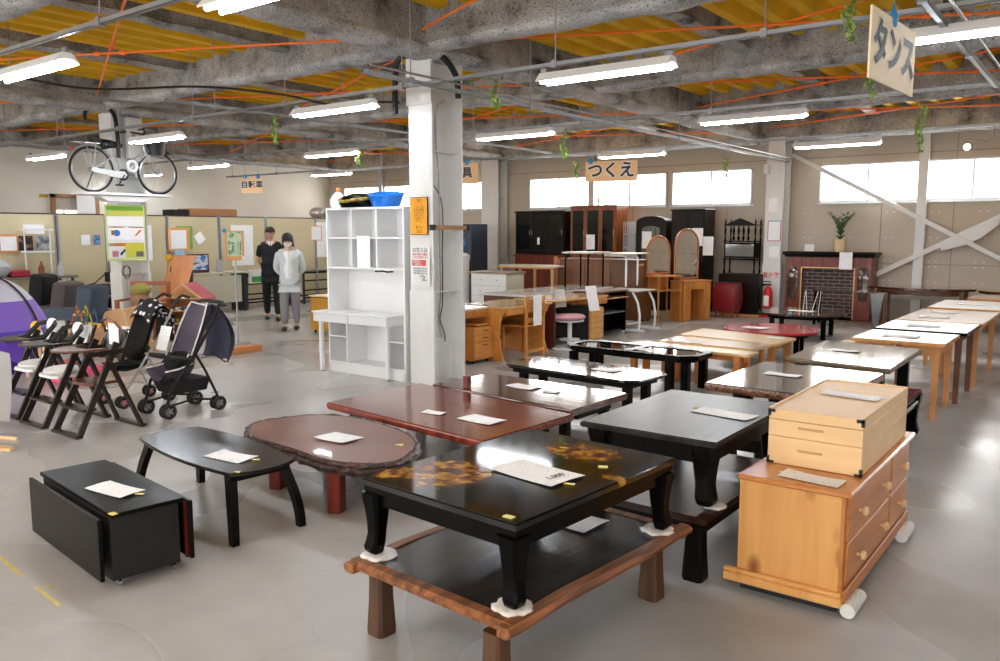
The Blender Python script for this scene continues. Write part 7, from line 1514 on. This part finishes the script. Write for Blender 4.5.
def person(label, loc, rz, h, skinm, top, bottom, shoe, hairm, sleeve, longhair, mask=None, stride=.1, nod=.3, arms='behind', girth=1., topname='shirt', extra=None):
    """local +x is where the person faces; built 1.7 m tall then scaled"""
    t = thing('person', label, 'person', loc, rz); t.scale = (h/1.7,)*3
    P = {'pelvis': ((0, 0, .90), (.13*girth, .155*girth)), 'waist': ((0, 0, 1.05), (.105*girth, .135*girth)), 'chest': ((.02, 0, 1.24), (.115*girth, .165*girth)), 'neck0': ((.0, 0, 1.385), (.06, .085)), 'neck': ((.025, 0, 1.455), .048)}
    E_ = [('pelvis', 'waist'), ('waist', 'chest'), ('chest', 'neck0'), ('neck0', 'neck')]
    hx = .03+.10*math.sin(nod); P['head0'] = ((.03+.05*math.sin(nod)+.015, 0, 1.51), .062); P['head1'] = ((hx+.015, 0, 1.56+.02*math.cos(nod)), (.085, .074)); P['head2'] = ((hx+.035*math.sin(nod), 0, 1.635), (.09, .078)); E_ += [('neck', 'head0'), ('head0', 'head1'), ('head1', 'head2')]
    for s, n in ((1, 'l'), (-1, 'r')):
        st = stride*s
        P['hip'+n] = ((.0, s*.078, .84), .082*girth); P['knee'+n] = ((.03+st*.6, s*.095, .48), .062*girth); P['calf'+n] = ((.0+st*.9, s*.095, .32), .056*girth); P['ankle'+n] = ((-.02+st, s*.095, .09), .038); P['toe'+n] = ((.12+st, s*.105, .035), .036)
        E_ += [('pelvis', 'hip'+n), ('hip'+n, 'knee'+n), ('knee'+n, 'calf'+n), ('calf'+n, 'ankle'+n), ('ankle'+n, 'toe'+n)]
        P['sh'+n] = ((-.01, s*.165, 1.345), .055*girth); P['el'+n] = ((-.10, s*.24, 1.09), .044*girth); wr = (-.16, s*.08, .93); P['wr'+n] = (wr, .028); P['palm'+n] = ((-.175, s*.03, .90), (.034, .022))
        E_ += [('neck0', 'sh'+n), ('sh'+n, 'el'+n), ('el'+n, 'wr'+n), ('wr'+n, 'palm'+n)]
        for k in range(4):
            a = (-.165-.012*k, s*.0, .905-.018*k); b_ = (-.17-.012*k, -s*.035, .885-.018*k); P['f%d%s' % (k, n)] = (a, .0095); P['g%d%s' % (k, n)] = (b_, .008); E_ += [('palm'+n, 'f%d%s' % (k, n)), ('f%d%s' % (k, n), 'g%d%s' % (k, n))]
        P['th'+n] = ((-.15, s*.05, .94), .010); P['ti'+n] = ((-.14, s*.015, .95), .009); E_ += [('wr'+n, 'th'+n), ('th'+n, 'ti'+n)]
    body = skin('body', (P, E_), skinm, t, 2)
    hc = Vector(P['head1'][0]); hd = Vector((math.cos(nod*1.2), 0, -math.sin(nod*1.2))); up = Vector((math.sin(nod*1.2), 0, math.cos(nod*1.2))); Mh = Matrix((hd, Vector((0, 1, 0)), up)).transposed().to_4x4(); Mh.translation = hc+Vector((0, 0, .01))
    # face: nose, ears, eyes, brows, mouth
    b = MB(); b.sph((.092, 0, -.005), .016, (1, .7, 1.6), 10, M=Mh)
    for s in (-1, 1): b.sph((.0, s*.082, 0), .022, (.6, .35, 1.1), 10, M=Mh)
    b.build('nose_and_ears', skinm, t).name = 'face_features'
    for s in (-1, 1): b = MB(); b.sph((.083, s*.03, .025), .010, (.5, 1.2, .6), 8, M=Mh); b.build('eye', black, t)
    b = MB(); b.sph((.084, 0, -.045), .02, (.3, 1, .25), 8, M=Mh); b.build('mouth', mat('lip', (150, 84, 76), .6) if 'lip' not in MATS else MATS['lip'], t)
    # hair: shell over the skull
    b = MB()
    rg = []
    for j in range(9):
        ph = PI*.5*j/8; rr = math.cos(ph); z = math.sin(ph)*(.105 if longhair else .088)
        ring = []
        for k in range(24):
            a = 2*PI*k/24; front = max(0, math.cos(a)); lo = (-.13 if longhair else -.06)*(1-min(1, front*1.6)) if j == 0 else 0
            ex = 1.08 if longhair else 1.0
            zz = z+.035+lo+(front*.035 if j == 0 else 0)
            ring.append(((.098*ex*rr*math.cos(a)-.012), .092*ex*rr*math.sin(a), zz))
        rg.append(ring)
    if longhair:
        low = [(x*.98-.005, y*1.12, -.17+.05*max(0, math.cos(2*PI*k/24))) if math.cos(2*PI*k/24) < .35 else (x, y, z) for k, (x, y, z) in enumerate(rg[0])]; rg = [low]+rg
    b.rings(rg, M=Mh); b.build('hair', hairm, t, ang=80)
    if mask:
        b = MB(); b.sheet(lambda u, v: (.088+.022*math.sin(v*PI)-.085*((u-.5)*2)**2, (u-.5)*.15, -.075+.075*v), 12, 8, M=Mh); b.sheet(lambda u, v: (.083+.022*math.sin(v*PI)-.085*((u-.5)*2)**2, (.5-u)*.15, -.075+.075*v), 12, 8, M=Mh); b.build('face_mask', mask, t)
    # clothes grown from the same skeleton, a little fatter
    def grow(keys, k, add, adj=None):
        q = {}
        for n in keys:
            p, r_ = P[n]; r_ = r_ if isinstance(r_, tuple) else (r_, r_); q[n] = (p, (r_[0]*k+add, r_[1]*k+add))
        if adj: q.update(adj(q))
        return q
    tk = ['pelvis', 'waist', 'chest', 'neck0']+[a+n for n in 'lr' for a in (['sh', 'el', 'wr'] if sleeve else ['sh', 'el'])]
    q = grow(tk, 1.05, .014)
    for n in 'lr':
        if not sleeve:
            a, c = Vector(P['sh'+n][0]), Vector(P['el'+n][0]); q['el'+n] = (tuple(a.lerp(c, .75)), (.062, .062))
        else: q['wr'+n] = (P['wr'+n][0], (.042, .042))
    q['neck0'] = ((0, 0, 1.39), (.10, .15)); q['collar'] = ((.022, 0, 1.435), (.066, .066)); q['pelvis'] = ((q['pelvis'][0][0], 0, .86 if sleeve else .88), (.155*girth, .178*girth))
    q['hem'] = ((0, 0, q['pelvis'][0][2]-.04), q['pelvis'][1])
    for n in 'lr': q['sh'+n] = ((q['sh'+n][0][0], q['sh'+n][0][1], q['sh'+n][0][2]+.012), (.088, .088))
    ed = [('pelvis', 'waist'), ('waist', 'chest'), ('chest', 'neck0'), ('neck0', 'collar'), ('pelvis', 'hem')]+[(a, c) for n in 'lr' for a, c in ([('neck0', 'sh'+n), ('sh'+n, 'el'+n)]+([('el'+n, 'wr'+n)] if sleeve else []))]
    skin(topname, (q, ed), top, t, 2)
    tk = ['pelvis']+[a+n for n in 'lr' for a in ('hip', 'knee', 'calf', 'ankle')]; q = grow(tk, 1.05, .014); q['pelvis'] = ((0, 0, .94 if sleeve else .96), (.135*girth, .16*girth))
    for n in 'lr': q['ankle'+n] = ((P['ankle'+n][0][0], P['ankle'+n][0][1], .10), (.055, .055))
    skin('trousers', (q, [('pelvis', 'hip'+n) for n in 'lr']+[(a+n, c+n) for n in 'lr' for a, c in (('hip', 'knee'), ('knee', 'calf'), ('calf', 'ankle'))]), bottom, t, 2)
    for n in 'lr':
        a, c = P['ankle'+n][0], P['toe'+n][0]; b = MB(); b.sph(((a[0]+c[0])/2+.01, (a[1]+c[1])/2, .042), .06, (2.2, .85, .7), 14)
        for v in b.bm.verts: v.co.z = max(v.co.z, .0)
        b.build('shoe', shoe, t)
    return t, Mh
skn = mat('skin', (206, 156, 126), .55); skn2 = mat('skin_pale', (222, 184, 160), .55); hairb = mat('black_hair', (18, 15, 14), .5, bump=.5, bscale=120); hairg = mat('dark_short_hair', (34, 30, 29), .6, bump=.5, bscale=120)
face = math.radians(-30)
pt, Mh = person('man in black short-sleeved polo and black trousers, walking with hands behind his back', (-12.669, 9.614, 0), math.radians(-38), 1.74, skn, mat('black_polo', (22, 23, 28), .85), mat('black_trousers', (16, 16, 20), .8), black, hairg, False, False, None, .14, .35, girth=1.05, topname='polo_shirt')
b = MB(); b.rings([[(.07, -.055, 1.455), (.10, -.012, 1.36), (.085, -.005, 1.44)], [(.078, -.055, 1.452), (.108, -.012, 1.357), (.093, -.005, 1.437)]]); b.rings([[(.07, .055, 1.455), (.10, .012, 1.36), (.085, .005, 1.44)], [(.078, .055, 1.452), (.108, .012, 1.357), (.093, .005, 1.437)]]); b.build('white_collar', white, pt)
pt, Mh = person('woman with dark hair and white mask in pale jacket and grey trousers, head bowed', (-11.117, 8.799, 0), math.radians(-45), 1.62, skn2, mat('pale_jacket', (206, 214, 214), .85), mat('grey_trousers', (142, 140, 142), .85), black, hairb, True, True, mat('mask_white', (244, 244, 246), .8), -.07, .55, girth=1.06, topname='jacket')
b = MB(); b.sheet(lambda u, v: (.135+.028*math.cos((u-.5)*PI)-.02*v, (u-.5)*.13*(1-.45*v), .95+.45*v), 10, 8); b.sheet(lambda u, v: (.128+.028*math.cos((u-.5)*PI)-.02*v, (.5-u)*.15, .92+.48*v), 10, 8); b.build('white_sweater', white, pt)
